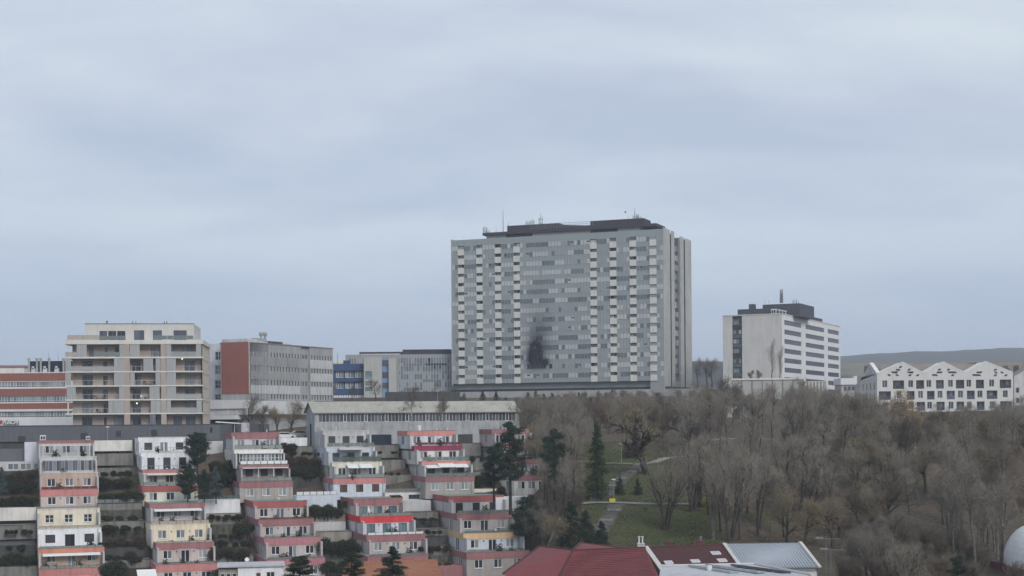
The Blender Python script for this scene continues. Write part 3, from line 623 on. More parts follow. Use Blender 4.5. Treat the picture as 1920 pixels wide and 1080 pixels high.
# ---------------------------------------------------------------- gabled housing
GF = Frame(gx(1644.5, 425, 720), 425.0, 0.0, 0.0)
def g6(x, y): return GF.uv(1590 + x / 5.818, 650 + y / 5.818)
G = thing('gabled_housing', 'white housing block with three gables pierced by triangle patterns, at the right', 'apartment building', GF)
gw = g6(1800, 400)[0]; gb = -1.5
prof_px = [(318, 295), (600, 172), (825, 290), (1040, 172), (1280, 293), (1500, 174), (1800, 295)]
gz = g6(600, 172)[1]; gv = g6(825, 290)[1]
pf = [(g6(x, y)[0], gz if i % 2 else gv) for i, (x, y) in enumerate(prof_px)]; pf[0] = (0.0, gv); pf[-1] = (gw, gv)
r1 = [(375, 428), (490, 612), (658, 710), (743, 830), (857, 908), (960, 1045), (1092, 1143), (1177, 1268), (1293, 1343), (1395, 1483), (1541, 1593), (1655, 1780)]
r2 = [(337, 468), (530, 582), (643, 727), (766, 817), (862, 944), (977, 1030), (1077, 1165), (1200, 1253), (1297, 1382), (1413, 1466), (1513, 1630), (1690, 1742)]
r3 = [(378, 435), (495, 620), (663, 718), (750, 840), (865, 915), (965, 1055), (1098, 1150), (1183, 1268), (1297, 1350), (1405, 1490), (1547, 1600), (1660, 1782)]
hol = []
for row, ya in ((r1, 365), (r2, 483), (r3, 602), ([(a + 12, b_ + 12) for a, b_ in r2], 720)):
    zt = g6(900, ya)[1]
    for a, b_ in row:
        big = b_ - a > 65
        hol.append((g6(a, ya)[0], g6(b_, ya)[0], zt - (2.35 if big else 1.9), zt, big))
b = MB(); b.wall(0, gw, gb, gv, [h[:4] for h in hol], d=1.1)
top = [(pf[0][0], gv)] + [(x, z) for x, z in pf[1:-1]] + [(pf[-1][0], gv)]
for i in range(1, len(pf) - 1, 2): b.poly([(pf[i - 1][0], 0, gv), (pf[i + 1][0], 0, gv), (pf[i][0], 0, pf[i][1])])
b.shell(0, gw, 0, 21, gb, gv - 0.5, top=True)
b.build('wall', 'saw_white', G)
for i, (a, b_, c, e, big) in enumerate(hol):
    if big:
        window(G, a, b_, c, e, y=0.95, div=2 if b_ - a < 2.9 else 3, frame='frame_grey', pane=hr_.choice([['glass_dark', 'glass_slate', 'glass_dark'], ['glass_dark', 'glass_dark', 'glass_curtain'], ['glass_slate', 'glass_blind', 'glass_dark']]), fw=0.08)
        q = MB(); q.box(a + 0.02, b_ - 0.02, 0.03, 0.07, c, c + 0.95); q.build('balustrade', hr_.choice(['glass_slate', 'roof_steel_dark', 'rail_dark']), G)
    else: window(G, a, b_, c, e, y=0.22, div=2, frame='light_grey', pane=hr_.choice(['glass_dark', 'glass_slate']), fw=0.07, sill=True)
for i in range(1, len(pf) - 1, 2):                                # gable roofs running back
    (xa, za_), (xm, zm), (xb, zb_) = pf[i - 1], pf[i], pf[i + 1]; b = MB()
    b.quad((xa, 0.02, gv), (xm, 0.02, zm), (xm, 7, zm), (xa, 7, gv)); b.quad((xm, 0.02, zm), (xb, 0.02, gv), (xb, 7, gv), (xm, 7, zm))
    b.build('gable_roof', 'office_bright', G)
    e_ = MB(); e_.extrude([(xa, gv - 0.02), (xm, zm - 0.02), (xm, zm + 0.22), (xa, gv + 0.22)], -0.06, 0.5); e_.extrude([(xm + .003, zm - 0.02), (xb, gv - 0.02), (xb, gv + 0.22), (xm + .003, zm + 0.22)], -0.06, 0.5)
    e_.build('gable_edge', 'office_bright', G)
tri = [[(440, 310, 'da'), (482, 280, 'dada'), (530, 252, 'ada'), (565, 222, 'ad'), (520, 280, 'ad'), (528, 310, 'da')], [(660, 250, 'ad'), (655, 280, 'dada'), (690, 280, 'ad'), (668, 312, 'ad'), (752, 312, 'ad')],
       [(925, 310, 'dada'), (975, 280, 'adad'), (990, 250, 'ad')], [(1090, 250, 'ad'), (1100, 280, 'dadada'), (1135, 312, 'ad')], [(1365, 310, 'dadada'), (1410, 280, 'adad')], [(1600, 252, 'ad'), (1605, 282, 'da'), (1600, 312, 'ad')], [(1672, 282, 'da'), (1715, 312, 'ad')]]
b = MB()
for cl in tri:
    for x, y, s_ in cl:
        for k, ch in enumerate(s_):
            X0, Z0 = g6(x + k * 15, y); wdt = 0.34; hh = 0.52
            p_ = [(X0 - wdt, Z0 - hh / 2), (X0 + wdt, Z0 - hh / 2), (X0, Z0 + hh / 2)] if ch == 'a' else [(X0 - wdt, Z0 + hh / 2), (X0, Z0 - hh / 2), (X0 + wdt, Z0 + hh / 2)]
            b.extrude(p_, -0.012, -0.004)
b.build('triangle_opening', 'dark_void', G, kind='stuff')
# left end: its own gable
lg = MB(); lg.poly([(-0.01, 20.9, gv - 0.5), (-0.01, 0.02, gv - 0.5), (-0.01, 0.02, gv), (-0.01, 8, gz), (-0.01, 20.9, gv - 1.4)]); lg.build('side_gable', 'saw_white', G)
e_ = MB(); i0 = len(e_.v); e_.v += [(-0.2, -0.05, gv), (0.9, -0.05, gv), (0.9, 8, gz), (-0.2, 8, gz), (-0.2, -0.05, gv + 0.3), (0.9, -0.05, gv + 0.3), (0.9, 8, gz + 0.3), (-0.2, 8, gz + 0.3)]
for q in ((0, 1, 5, 4), (1, 2, 6, 5), (2, 3, 7, 6), (3, 0, 4, 7), (4, 5, 6, 7), (3, 2, 1, 0)): e_.f.append(tuple(i0 + k for k in q)); e_.m.append(0)
e_.build('gable_edge', 'office_bright', G)
b = MB()
for r in range(3):
    for k in range(4): b.box(-0.05, -0.02, 2.5 + k * 4.6, 3.7 + k * 4.6, gv - 4.4 - r * 2.95, gv - 2.4 - r * 2.95)
for k, (yy, zz) in enumerate(((4, .4), (6, 1.3), (8, 2.3), (7.2, .6), (9, 1.2), (12, .5), (10.6, .4))): b.extrude([(0, 0), (0.01, 0), (0.005, 0.01)], 0, 0.01); b.box(-0.05, -0.02, yy, yy + 0.6, gv + zz - 1, gv + zz - 0.3)
b.build('side_window', 'glass_slate', G, kind='stuff')
b = MB(); b.box(gw * 0.0 + 1, gw - 2, 7.1, 20, gv - 0.6, gz - 0.25); b.build('rear_storey', 'tan_roof', G)
for k in range(5): b = MB(); b.box(gw * (0.02 + 0.235 * k), gw * (0.05 + 0.235 * k) + 1.6, 6.6, 7.08, gv - 0.4, gv + 1.3); b.build('rear_window', 'glass_dark', G)
# neighbour gable at the frame edge
NF = Frame(gx(1901, 440, 720), 440.0, 0.0, 0.0); n_ = thing('gabled_neighbour', 'grey-tan gabled block cut off by the right edge of the photo', 'apartment building', NF)
zz = NF.uv(1901, 706)[1]; b = MB(); hol2 = [(0.6 + k * 2.4, 1.5 + k * 2.4, zz - 4.6 - r * 2.9, zz - 3.2 - r * 2.9) for k in range(5) for r in range(3)]
b.wall(0, 14, -1, zz, hol2, d=0.3); b.poly([(0, 0, zz), (14, 0, zz), (7, 0, zz + 4)]); b.shell(0, 14, 0, 16, -1, zz - 0.4); b.build('wall', 'light_grey', n_)
b = MB(); b.quad((0, 0.02, zz), (7, 0.02, zz + 4), (7, 16, zz + 4), (0, 16, zz)); b.quad((7, 0.02, zz + 4), (14, 0.02, zz), (14, 16, zz), (7, 16, zz + 4)); b.build('roof', 'tan_roof', n_)
for h in hol2: window(n_, *h, y=0.2, div=1, frame='frame_grey', pane='glass_dark')
b = MB(); b.box(-8, 12, 8, 18, 2, zz + 4.5); b.build('rear_storey', 'tan_roof', n_)
for k in range(4): b = MB(); b.box(-6.5 + 3 * k, -5 + 3 * k, 7.9, 7.99, zz + 1, zz + 3.4); b.build('rear_window', 'glass_slate', n_)
# ---------------------------------------------------------------- grey podium under the apartment block
PF = Frame.at(412, 797, 306, -1, z=0.0)
pz = PF.uv(412, 796)[1]; p0 = PF.X(-40, 800)
PD = thing('podium_building', 'long dark grey clad podium building beneath the beige apartment block', 'podium', PF)
b = MB(); vents = [(151, 165, 812), (217, 227, 808), (283, 295, 806), (34, 48, 818)]
hv = []
for a, b_, y_ in vents: x0, z1 = PF.uv(a, y_); x1, z0 = PF.uv(b_, y_ + 11); hv.append((x0, x1, z0, z1))
b.wall(p0, 0, pz - 3.1, pz, hv, d=0.15); b.shell(p0, 0, 0, 60, -8, pz); b.build('wall', 'podium_grey', PD)
b = MB(); b.box(p0, 0.1, -0.1, 0.25, pz, pz + 0.12); b.build('roof_edge', 'roof_steel_dark', PD)
for h in hv:
    q = MB()
    for k in range(5): zz = h[2] + (h[3] - h[2]) * (k + 0.5) / 5; q.box(h[0], h[1], 0.06, 0.12, zz - 0.07, zz + 0.07)
    q.box(h[0], h[1], 0.13, 0.15, h[2], h[3]); q.build('vent_grille', 'roof_steel_dark', PD)
b = MB()
for k in range(40): xx = p0 + (0 - p0) * k / 40; b.box(xx - 0.02, xx + 0.02, -0.012, -0.002, pz - 3.05, pz - 0.02)
b.build('cladding_joint', 'roof_steel_dark', PD, kind='stuff')
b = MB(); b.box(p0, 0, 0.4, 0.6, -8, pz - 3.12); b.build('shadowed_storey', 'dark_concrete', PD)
b = MB(); b.box(PF.X(394, 800), PF.X(398, 800), -0.02, -0.005, pz - 1.6, pz - .5); b.build('slit_window', 'dark_void', PD)
# ---------------------------------------------------------------- apartment block
def z1_(x, y): return x / 4.319, 590 + y / 4.319
c0 = pt(*z1_(1636, 235), 330)
BF = Frame(c0.x, c0.y, 0.0, R(6.5))
def b1(x, y, yy=0.0): return BF.uv(*z1_(x, y), yy)
ABK = thing('apartment_block', 'beige apartment block with white balcony slabs, glass screens and a set-back top floor', 'apartment building', BF)
xL = b1(530, 400)[0]; xLm = b1(583, 750)[0]
edges = [(205, 238), (340, 353), (456, 467), (570, 581), (683, 694), (795, 806)]
ez = [(b1(1200, b_)[1], b1(1200, a)[1]) for a, b_ in edges]
bot = b1(1200, 930)[1]
for i, (z0, z1) in enumerate(ez):
    b = MB(); b.box(xL - (0.2 if i == 0 else 0), 0.25 if i == 0 else 0.06, -0.06, 20.2, z0, z1); b.build('balcony_slab', 'slab_white', ABK)
hol = []
for i in range(6):
    zt = ez[i][0]; zb = ez[i + 1][1] if i < 5 else bot
    wins = [(665, 750), (835, 870), (1070, 1140), (1495, 1580)] if i else [(720, 760), (850, 872), (930, 968), (1225, 1290), (1480, 1560)]
    if i == 5: wins = [(662, 745), (838, 860), (920, 1000), (1070, 1140), (1215, 1300), (1400, 1470), (1500, 1580)]
    for a, b_ in wins: hol.append((b1(a, 400, 2.2)[0], b1(b_, 400, 2.2)[0], zb + 0.05, zt - 0.45 if b_ - a > 45 else zt - 0.6))
b = MB(); b.wall(xLm - 0.2, -0.4, bot, ez[0][0], hol, y=2.2, d=0.25); b.shell(xLm - 0.2, -0.4, 2.2, 20, bot, ez[0][0] - 0.01); b.build('wall', 'tan_wall', ABK)
for h in hol: window(ABK, *h, y=2.3, div=2 if h[1] - h[0] > 1 else 1, frame='frame_grey', pane=hr_.choice(['glass_dark', 'glass_blind', 'glass_slate']), fw=0.07)
for a, b_ in ((1003, 1050), (1303, 1345)):
    p = MB(); p.box(b1(a, 500)[0], b1(b_, 500)[0], -0.03, 2.19, bot, ez[0][0] - 0.002); p.build('pier', 'tan_wall', ABK)
sh = MB(); sh.wall(0.0, 20, bot, ez[0][0] - 0.003, [], y=0, d=.1)
# right end wall with its narrow window slots
EW = bpy.data.objects.new('end_wall', None); COL.objects.link(EW); EW.parent = ABK; EW.location = (0, 0, 0); EW.rotation_euler = (0, 0, math.pi / 2)
hs = []
for i in range(6):
    zt = ez[i][0] - 0.35; zb = (ez[i + 1][1] if i < 5 else bot) + 0.35
    for k in range(4): hs.append((2.6 + k * 3.6, 4.1 + k * 3.6, zb, zt))
q = MB(); q.wall(-0.02, 19.9, bot, ez[0][0] - 0.003, hs, y=-0.02, d=0.3); q.build('wall_face', 'cream_end_wall', EW)
q = MB()
for h in hs: q.box(h[0], h[1], 0.24, 0.3, h[2], h[3])
q.build('slot_window', 'glass_dark', EW, kind='stuff')
scr = [[(622, 660), (662, 703), (968, 1003), (1055, 1093), (1095, 1132), (1347, 1388), (1590, 1632)], [(530, 575), (925, 962), (964, 1003), (1163, 1200), (1202, 1240), (1262, 1300), (1348, 1385), (1387, 1425)],
       [(530, 573), (925, 962), (964, 1003), (1055, 1090), (1260, 1300), (1348, 1385), (1387, 1425)], [(540, 575), (577, 612), (964, 1003), (1210, 1252), (1254, 1292), (1348, 1385), (1387, 1425)], [(877, 916), (918, 960), (962, 1003), (1220, 1258), (1260, 1300), (1348, 1382), (1590, 1632)], [(1217, 1255)]]
for i in range(6):
    zt = ez[i][0]; zb = ez[i + 1][1] if i < 5 else bot
    for a, b_ in scr[i]:
        xa, xb = b1(a, 500)[0], b1(b_, 500)[0]; q = MB(); q.box(xa + 0.03, xb - 0.03, 0.05, 0.09, zb + 0.02, zt - 0.03); s_ = q.build('glass_screen', 'screen_glass' if i < 5 else 'glass_slate', ABK)
        q = MB()
        for xx in (xa, xb - 0.06, (xa + xb) / 2): q.box(xx, xx + 0.05, 0.03, 0.12, zb + 0.01, zt - 0.01)
        q.build('screen_frame', 'light_grey', s_)
    bays_ = [((530 if 0 < i < 4 else 583), 1003), (1050, 1303), (1345, 1632)]
    for j, (a, b_) in enumerate(bays_):
        xa, xb = b1(a, 500)[0], b1(b_, 500)[0]
        if i == 0 and j == 0:
            railing(ABK, b1(530, 300)[0], b1(620, 300)[0], 0.12, zb, 1.0, 'rail_grey', 'panel_beige', n=2)
            q = MB(); q.box(b1(760, 300)[0], b1(970, 300)[0], 0.0, 0.05, zb + 0.1, zb + 1.0); q.build('balustrade', 'glass_rail', ABK)
        elif i == 0 and j == 2: q = MB(); q.box(b1(1388, 300)[0], b1(1588, 300)[0], 0.0, 0.05, zb + 0.05, zb + 1.05); q.build('balustrade', 'facade_grey', ABK)
        else:
            q = MB(); q.box(xa, xb, 0.13, 0.17, zb + 1.0, zb + 1.05)
            for k in range(int((xb - xa) / 1.2) + 1): q.box(xa + k * 1.2, xa + k * 1.2 + 0.04, 0.13, 0.17, zb, zb + 1.0)
            q.build('railing', 'light_grey', ABK)
            q = MB(); q.box(xa + 0.05, xb - 0.05, 0.19, 0.2, zb + 0.1, zb + 0.95); q.build('glass_balustrade', 'tan_wall' if i in (1, 3) and j == 0 and False else 'screen_glass', ABK) if (i, j) in ((1, 0), (4, 2), (3, 2)) else None
# column at the open left corner, top floor
for i in (0, 4): q = MB(); q.box(xL + 0.3, xL + 0.55, 0.3, 0.55, ez[i + 1][1], ez[i][0]); q.build('corner_post', 'slab_white', ABK)
pa, pb = b1(690, 75, 2.6)[0], b1(1570, 75, 2.6)[0]; ptz = b1(1100, 75, 2.6)[1]; pbz = ez[0][1]
ph = [(805, 868, 132, 205), (876, 942, 132, 205), (948, 1015, 132, 205), (1085, 1168, 127, 205), (1238, 1312, 127, 205), (1405, 1512, 127, 205)]
hh_ = [(b1(a, 150, 2.6)[0], b1(b_, 150, 2.6)[0], pbz + 0.05, b1(a, c, 2.6)[1]) for a, b_, c, d_ in ph]
q = MB(); q.wall(pa, pb, pbz, ptz, hh_, y=2.6, d=0.25)
i0 = [(pa, 2.6), (pb, 2.6), (pb, 12), (pb, 19), (pa, 19)]
for k in range(1, 5): (xa, ya), (xb, yb) = i0[k], i0[(k + 1) % 5]; q.quad((xa, ya, pbz), (xb, yb, pbz), (xb, yb, ptz), (xa, ya, ptz))
q.poly([(x, y, ptz) for x, y in i0]); q.build('top_floor', 'penthouse_white', ABK)
for h in hh_: window(ABK, *h, y=2.7, div=2, frame='frame_grey', pane=hr_.choice(['glass_dark', 'glass_slate']))
q = MB(); q.box(pa - 0.1, pb + 0.1, 2.5, 2.75, ptz, ptz + 0.12); q.build('roof_edge', 'concrete', ABK)
railing(ABK, b1(545, 190)[0], b1(800, 190)[0], 0.2, pbz, 1.05, 'rail_grey', 'panel_beige', n=5); railing(ABK, b1(802, 190)[0], b1(1015, 190)[0], 0.2, pbz, 0.9, 'rail_grey', 'glass_rail', n=4); railing(ABK, b1(1245, 190)[0], b1(1565, 190)[0], 0.2, pbz, 0.95, 'rail_grey', 'glass_rail', n=6)
for x_, y0_, y1_, r_ in ((866, 55, 78, .14), (1073, 50, 75, .07), (1100, 52, 75, .07), (1135, 58, 74, .05), (1331, 54, 74, .1), (1351, 52, 74, .1)):
    xx, zt = b1(x_, y0_, 8); q = MB(); q.tube([(xx, 8, ptz), (xx, 8, zt)], r_, 6)
    if r_ > .12: q.tube([(xx, 8, zt - .1), (xx, 8, zt + .1)], r_ * 1.6, 6)
    q.build('roof_vent', 'roof_steel_dark', ABK)
for x_, y_ in ((1475, 357), (1108, 718)):
    xx, zz = b1(x_, y_, 1.2); q = MB(); q.tube([(xx, 1.2, zz - .16), (xx, 1.2, zz), (xx, 1.2, zz + .16)], [.08, .17, .08], 8); q.build('lamp', 'lamp_glow', ABK)
def tiny_table(fr_fn, x_, zfl, y_, parent, mat='rail_dark', w=1.3):
    xx = fr_fn(x_, 400)[0]; q = MB(); q.box(xx, xx + w, y_, y_ + .7, zfl + .68, zfl + .74)
    for ax in (xx + .05, xx + w - .1):
        for ay in (y_ + .05, y_ + .6): q.box(ax, ax + .05, ay, ay + .05, zfl, zfl + .68)
    for cxx in (xx - .6, xx + w + .15): q.box(cxx, cxx + .45, y_ + .1, y_ + .55, zfl + .4, zfl + .46); q.box(cxx, cxx + .45, y_ + .5, y_ + .55, zfl + .46, zfl + .9); q.box(cxx, cxx + .05, y_ + .1, y_ + .15, zfl, zfl + .4); q.box(cxx + .4, cxx + .45, y_ + .1, y_ + .15, zfl, zfl + .4)
    return q
def balcony_set(x_, i, label, mat):
    q = tiny_table(b1, x_, ez[i][1] + 0.01, 0.9, None); o = q.build('balcony_furniture', mat); o.location = BF.o; o.rotation_euler = (0, 0, BF.th); tag(o, label, 'table set', 'furniture on the apartment balconies')
balcony_set(770, 4, 'dark table and chairs on the fourth floor left balcony of the beige block', 'rail_dark'); balcony_set(1150, 4, 'white chairs and table on the middle balcony of the beige block', 'panel_white')
balcony_set(1175, 3, 'brown table and chairs on the middle balcony above the white chairs', 'frame_brown'); balcony_set(790, 5, 'low dark table set on the left balcony above the ground floor', 'frame_brown')
# ---------------------------------------------------------------- brick-red banded building at the left edge
VF = Frame.at(122, 700, 372, -3, z=0.0)
def v1(x, y): return VF.uv(*z1_(x, y))
V = thing('banded_clinic', 'long clinic with brick-red bands, ribbon windows and white lettering at the left edge', 'clinic', VF)
vx0 = v1(-260, 600)[0]; vx1 = v1(590, 600)[0]
z = [v1(300, y)[1] for y in (466, 473, 535, 543, 587, 598, 657, 660, 710, 716, 765, 783, 785, 832, 838, 905)]
rib = [(z[4], z[3]), (z[8], z[7]), (z[13], z[12])]
b = MB(); b.wall(vx0, vx1, -4, z[1], [(vx0 + 0.01, vx1 - 0.4, a, c) for a, c in rib], d=0.3); b.shell(vx0, vx1, 0, 18, -4, z[1], mtop=0); b.build('wall', 'office_bright', V)
b = MB(); b.box(vx0, vx1, -0.1, 0.2, z[1] + 0.002, z[0]); b.build('roof_edge', 'office_bright', V)
for (a, c) in ((z[2], z[1] - .01), (z[6] , z[5])): q = MB(); q.box(vx0, vx1, -0.12, -0.002, a, c); q.build('red_band', 'brick_red_panel', V)
q = MB(); q.box(vx0, vx1, -0.12, -0.002, z[10], z[9]); q.build('red_band', 'brick_red_panel', V)
q = MB(); q.box(vx0, vx1 + .1, -0.3, -0.002, z[11], z[10] - .01); q.build('canopy_edge', 'office_bright', V)
for a, c in rib:
    n = 34; wd = (vx1 - 0.4 - vx0 - 0.01) / n
    for k in range(n): window(V, vx0 + 0.01 + k * wd, vx0 + 0.01 + (k + 1) * wd, a, c, y=0.12, div=2, frame='frame_white', pane=hr_.choice(['glass_teal', 'glass_dark', 'glass_teal', 'glass_slate', 'glass_blind']), fw=0.06, hdiv=0)
    q = MB(); q.box(vx0, vx1, -0.04, 0.1, a + 0.35, a + 0.42); q.build('transom', 'office_bright', V)
fc = bpy.data.curves.new('lettering', 'FONT'); fc.body = 'VÚSCH'; fc.size = 1.15 * (z[14] - z[15]) * 0.55; fc.extrude = 0.06; fc.offset = 0.035
lo = bpy.data.objects.new('lettering', fc); COL.objects.link(lo); lo.parent = V; lx, lz = v1(22, 887); 
bpy.context.view_layer.update(); me_ = bpy.data.meshes.new_from_object(lo.evaluated_get(bpy.context.evaluated_depsgraph_get())); bpy.data.objects.remove(lo)
me_.materials.clear(); me_.materials.append(M('panel_white')); lo = inst('lettering', me_, V, (lx, -0.35, lz)); lo.rotation_euler = (R(90), 0, 0)
x1_ = v1(148, 890)[0]; lo.scale = (1, 1, 1)
wd_ = max(v.co.x for v in me_.vertices); lo.scale = (v1(148, 880)[0] - lx) / wd_, .92 / (.7 * fc.size), 1
sh_ = me_.copy(); sh_.materials.clear(); sh_.materials.append(M('podium_grey')); so_ = inst('letter_shadow', sh_, V, (lx + .13, -0.2, lz - .13)); so_.rotation_euler = (R(90), 0, 0); so_.scale = lo.scale  # offset dark grey copy painted as the lettering's shadow
q = MB(); hx_, hz_ = v1(6, 870); q.extrude([(hx_, hz_ - .55), (hx_ + .55, hz_ + .1), (hx_ + .45, hz_ + .5), (hx_ + .1, hz_ + .45), (hx_, hz_ + .25), (hx_ - .1, hz_ + .45), (hx_ - .45, hz_ + .5), (hx_ - .55, hz_ + .1)], -0.34, -0.26); q.build('heart_logo', 'logo_red', V)
rz = z[0]
b = MB(); b.box(v1(205, 400)[0], vx1 - .5, 3, 10, rz - .2, v1(300, 372)[1]); b.build('louvred_plant_room', 'navy_void', V)
b = MB()
for k in range(8): zz = rz + 0.2 + k * 0.28; b.box(v1(212, 400)[0], vx1 - .6, 2.9, 2.99, zz, zz + 0.05)
b.build('louvre', 'roof_steel_dark', V)
for x_ in (205, 270, 301, 370, 487, 515):
    xx = v1(x_, 400)[0]; zt = v1(x_, 348)[1]; q = MB(); q.tube([(xx, 2.4, rz), (xx, 2.4, zt)], .26, 8); q.tube([(xx, 2.4, zt - .5), (xx, 2.4, zt)], .36, 8); q.build('flue', 'corrugated_grey', V)
for x_ in (240, 335, 430): xx = v1(x_, 400)[0]; q = MB(); q.box(xx - .5, xx + .5, 2.3, 2.88, rz, rz + 1.0); q.tube([(xx, 2.2, rz + 1.1), (xx, 2.2, rz + 1.5)], .35, 8); q.build('roof_fan', 'light_grey', V)
mast(91, 658, 676, .05, 6, V, VF); mast(109, 660, 676, .05, 6, V, VF, 0)
LF = Frame.at(45, 688, 420, 0, z=0.0); l_ = thing('pale_rear_block', 'low cream block showing behind the red-banded clinic roof', 'building', LF); b = MB(); b.box(-30, 0, 0, 15, 2, LF.uv(30, 689)[1]); b.build('wall', 'warm_white', l_)
b = MB(); b.box(-30.3, 0.2, -.2, 15, LF.uv(30, 689)[1], LF.uv(30, 686.5)[1]); b.build('roof_edge', 'dark_pink_band', l_)
# ---------------------------------------------------------------- clinic wing with red end wall
cL = pt(467, 643, 355.0); cR = pt(624, 654.5, 388.0)
cth = math.atan2(cR.y - cL.y, cR.x - cL.x)
CF = Frame(cL.x, cL.y, 0.0, cth); CW = CF.uv(624, 655)[0]; CT = (cL.z + cR.z) / 2
EF = Frame(cL.x, cL.y, 0.0, cth - math.pi / 2); eL = EF.X(416, 643)
K = thing('ribbed_clinic_wing', 'grey ribbed clinic wing with a brick-red end wall and narrow windows', 'clinic', CF)
def z2_(x, y): return 380 + x / 4, 600 + y / 4
def k1(x, y, yy=0): return CF.uv(*z2_(x, y), yy)
rowz = [(k1(380, b_)[1], k1(380, a)[1]) for a, b_ in ((235, 270), (342, 378), (447, 485), (553, 590))]
colx = [381 + 22.4 * k for k in range(16)]; colx2 = [820 + 20.4 * k for k in range(8)]
cols = [(k1(x - 4, 300)[0], k1(x + 5, 300)[0]) for x in colx] + [(k1(x - 4, 320)[0], k1(x + 4.5, 320)[0]) for x in colx2]
xg0, xg1 = k1(735, 300)[0], k1(805, 300)[0]
hol = [(a, b_, z0, z1) for a, b_ in cols for z0, z1 in rowz]
cb = -3.0
b = MB(); b.wall(0, xg0, cb, CT, hol, d=0.25); b.wall(xg1, CW, cb, CT, hol, d=0.25); b.wall(xg0, xg1, cb, CT, [(xg0 + .3 + k * (xg1 - xg0 - .4) / 3, xg0 + .3 + (k + .72) * (xg1 - xg0 - .4) / 3, z0, z1) for k in range(3) for z0, z1 in rowz], y=0.5, d=0.25)
b.shell(0, CW, 0, 8.0, cb, CT); b.quad((xg0, 0, cb), (xg0, .5, cb), (xg0, .5, CT), (xg0, 0, CT)); b.quad((xg1, .5, cb), (xg1, 0, cb), (xg1, 0, CT), (xg1, .5, CT))
b.build('wall', 'corrugated_grey', K)
for k in range(3):
    for z0, z1 in rowz: window(K, xg0 + .3 + k * (xg1 - xg0 - .4) / 3, xg0 + .3 + (k + .72) * (xg1 - xg0 - .4) / 3, z0, z1, y=.6, div=2, frame='light_grey', pane='glass_dark', fw=.05)
for a, b_ in cols:
    for z0, z1 in rowz: window(K, a, b_, z0, z1, y=0.14, div=1, frame='frame_grey', pane='glass_dark', fw=0.05)
for r in range(3):
    for sec, pale in ((0, r == 2), (1, True)):
        zlo, zhi = rowz[r + 1][1] + 0.06, rowz[r][0] - 0.06
        q = MB(); xa, xb = (0.5, xg0 - 0.2) if sec == 0 else (xg1 + 0.2, CW - 0.2); n = int((xb - xa) / 0.62)
        for k in range(n): x_ = xa + (xb - xa) * k / n; q.extrude([(x_, zlo), (x_ + .3, zlo), (x_ + .3, zhi), (x_, zhi)], -0.14, -0.004)
        q.build('ribbed_panel', 'corrugated_white' if pale else 'corrugated_grey', K)
q = MB(); q.box(-0.1, CW + .1, -0.1, 8.1, CT, CT + 0.25); q.build('roof_edge', 'concrete', K)
q = MB(); q.box(-0.3, CW + 3, -1.3, -0.15, rowz[3][0] - 3.6, rowz[3][0] - 0.5); q.build('plinth_canopy', 'corrugated_white', K)
# end wall
EW2 = bpy.data.objects.new('end_wall', None); COL.objects.link(EW2); EW2.parent = K; EW2.rotation_euler = (0, 0, -math.pi / 2)
def e1(x, y): return EF.uv(*z2_(x, y))
q = MB(); q.box(eL, 0, -0.08, 7.9, cb, CT - 0.02); q.build('end_face', 'corrugated_grey', EW2)
q = MB(); q.box(e1(145, 300)[0], e1(347, 300)[0], -0.2, -0.085, e1(250, 553)[1], CT + 0.3); q.build('red_panel_wall', 'brick_red_panel', EW2)
q = MB(); q.box(e1(352, 300)[0] - .1, 0.15, -0.2, -0.085, e1(250, 553)[1], CT + 0.3); q.build('corner_strip', 'warm_white', EW2)
q = MB(); q.box(e1(60, 300)[0], e1(360, 300)[0], -2.2, -0.21, e1(250, 665)[1], e1(250, 600)[1]); q.build('white_parapet', 'office_bright', EW2)
q = MB(); q.box(e1(60, 300)[0], e1(360, 300)[0], -1.8, -0.21, e1(250, 712)[1], e1(250, 667)[1]); q.build('grey_storey', 'light_grey', EW2)
q = MB(); q.box(e1(55, 300)[0], e1(300, 300)[0], -3.2, -0.21, e1(250, 745)[1], e1(250, 714)[1]); q.build('lower_canopy', 'office_bright', EW2)
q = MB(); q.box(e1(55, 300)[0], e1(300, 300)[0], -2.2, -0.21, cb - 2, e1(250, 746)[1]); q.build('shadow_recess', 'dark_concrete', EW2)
# left lower wing with stacked windows
wF = Frame.at(397, 650, 366, cth * 180 / math.pi - 90, z=0.0)
wx1 = wF.X(417, 650)
W_ = thing('white_stair_wing', 'narrow white wing with stacked windows, beside the brick-red end wall', 'building', wF)
wh = []
for ya, yb in ((238, 300), (342, 408), (452, 515), (558, 597)):
    z1 = wF.uv(*z2_(100, ya))[1]; z0 = wF.uv(*z2_(100, yb))[1]; wh.append((wF.X(*z2_(91, ya)), wF.X(*z2_(139, ya)), z0, z1))
b = MB(); wt = wF.uv(*z2_(100, 178))[1]; b.wall(-2, wx1, -3, wt, wh, d=.2); b.shell(-2, wx1, 0, 9, -3, wt); b.build('wall', 'lilac_white', W_)
for i, h in enumerate(wh): window(W_, *h, y=.1, div=2, hdiv=1, frame='frame_white', pane='glass_teal' if i == 1 else 'glass_dark', fw=.08)
def kbox(name, px0, px1, ya, yb, y0, dep, mat, parent=K):
    x0 = k1(px0, ya, y0)[0]; x1 = k1(px1, ya, y0)[0]; q = MB(); q.box(x0, x1, y0, y0 + dep, k1(px0, yb, y0)[1], k1(px0, ya, y0)[1]); return q.build(name, mat, parent)
kbox('roof_room', 330, 500, 152, 190, 3.0, 4, 'light_grey'); kbox('roof_room', 500, 600, 158, 200, 2.6, 4, 'roof_steel_dark'); kbox('roof_room', 600, 665, 176, 205, 2.6, 3, 'light_grey')
q = MB(); e2 = EF.uv(*z2_(105, 143)); q.box(e2[0], EF.X(*z2_(300, 143)), 2.0, 6, CT - 1, e2[1]); q.build('roof_room', 'light_grey', EW2)
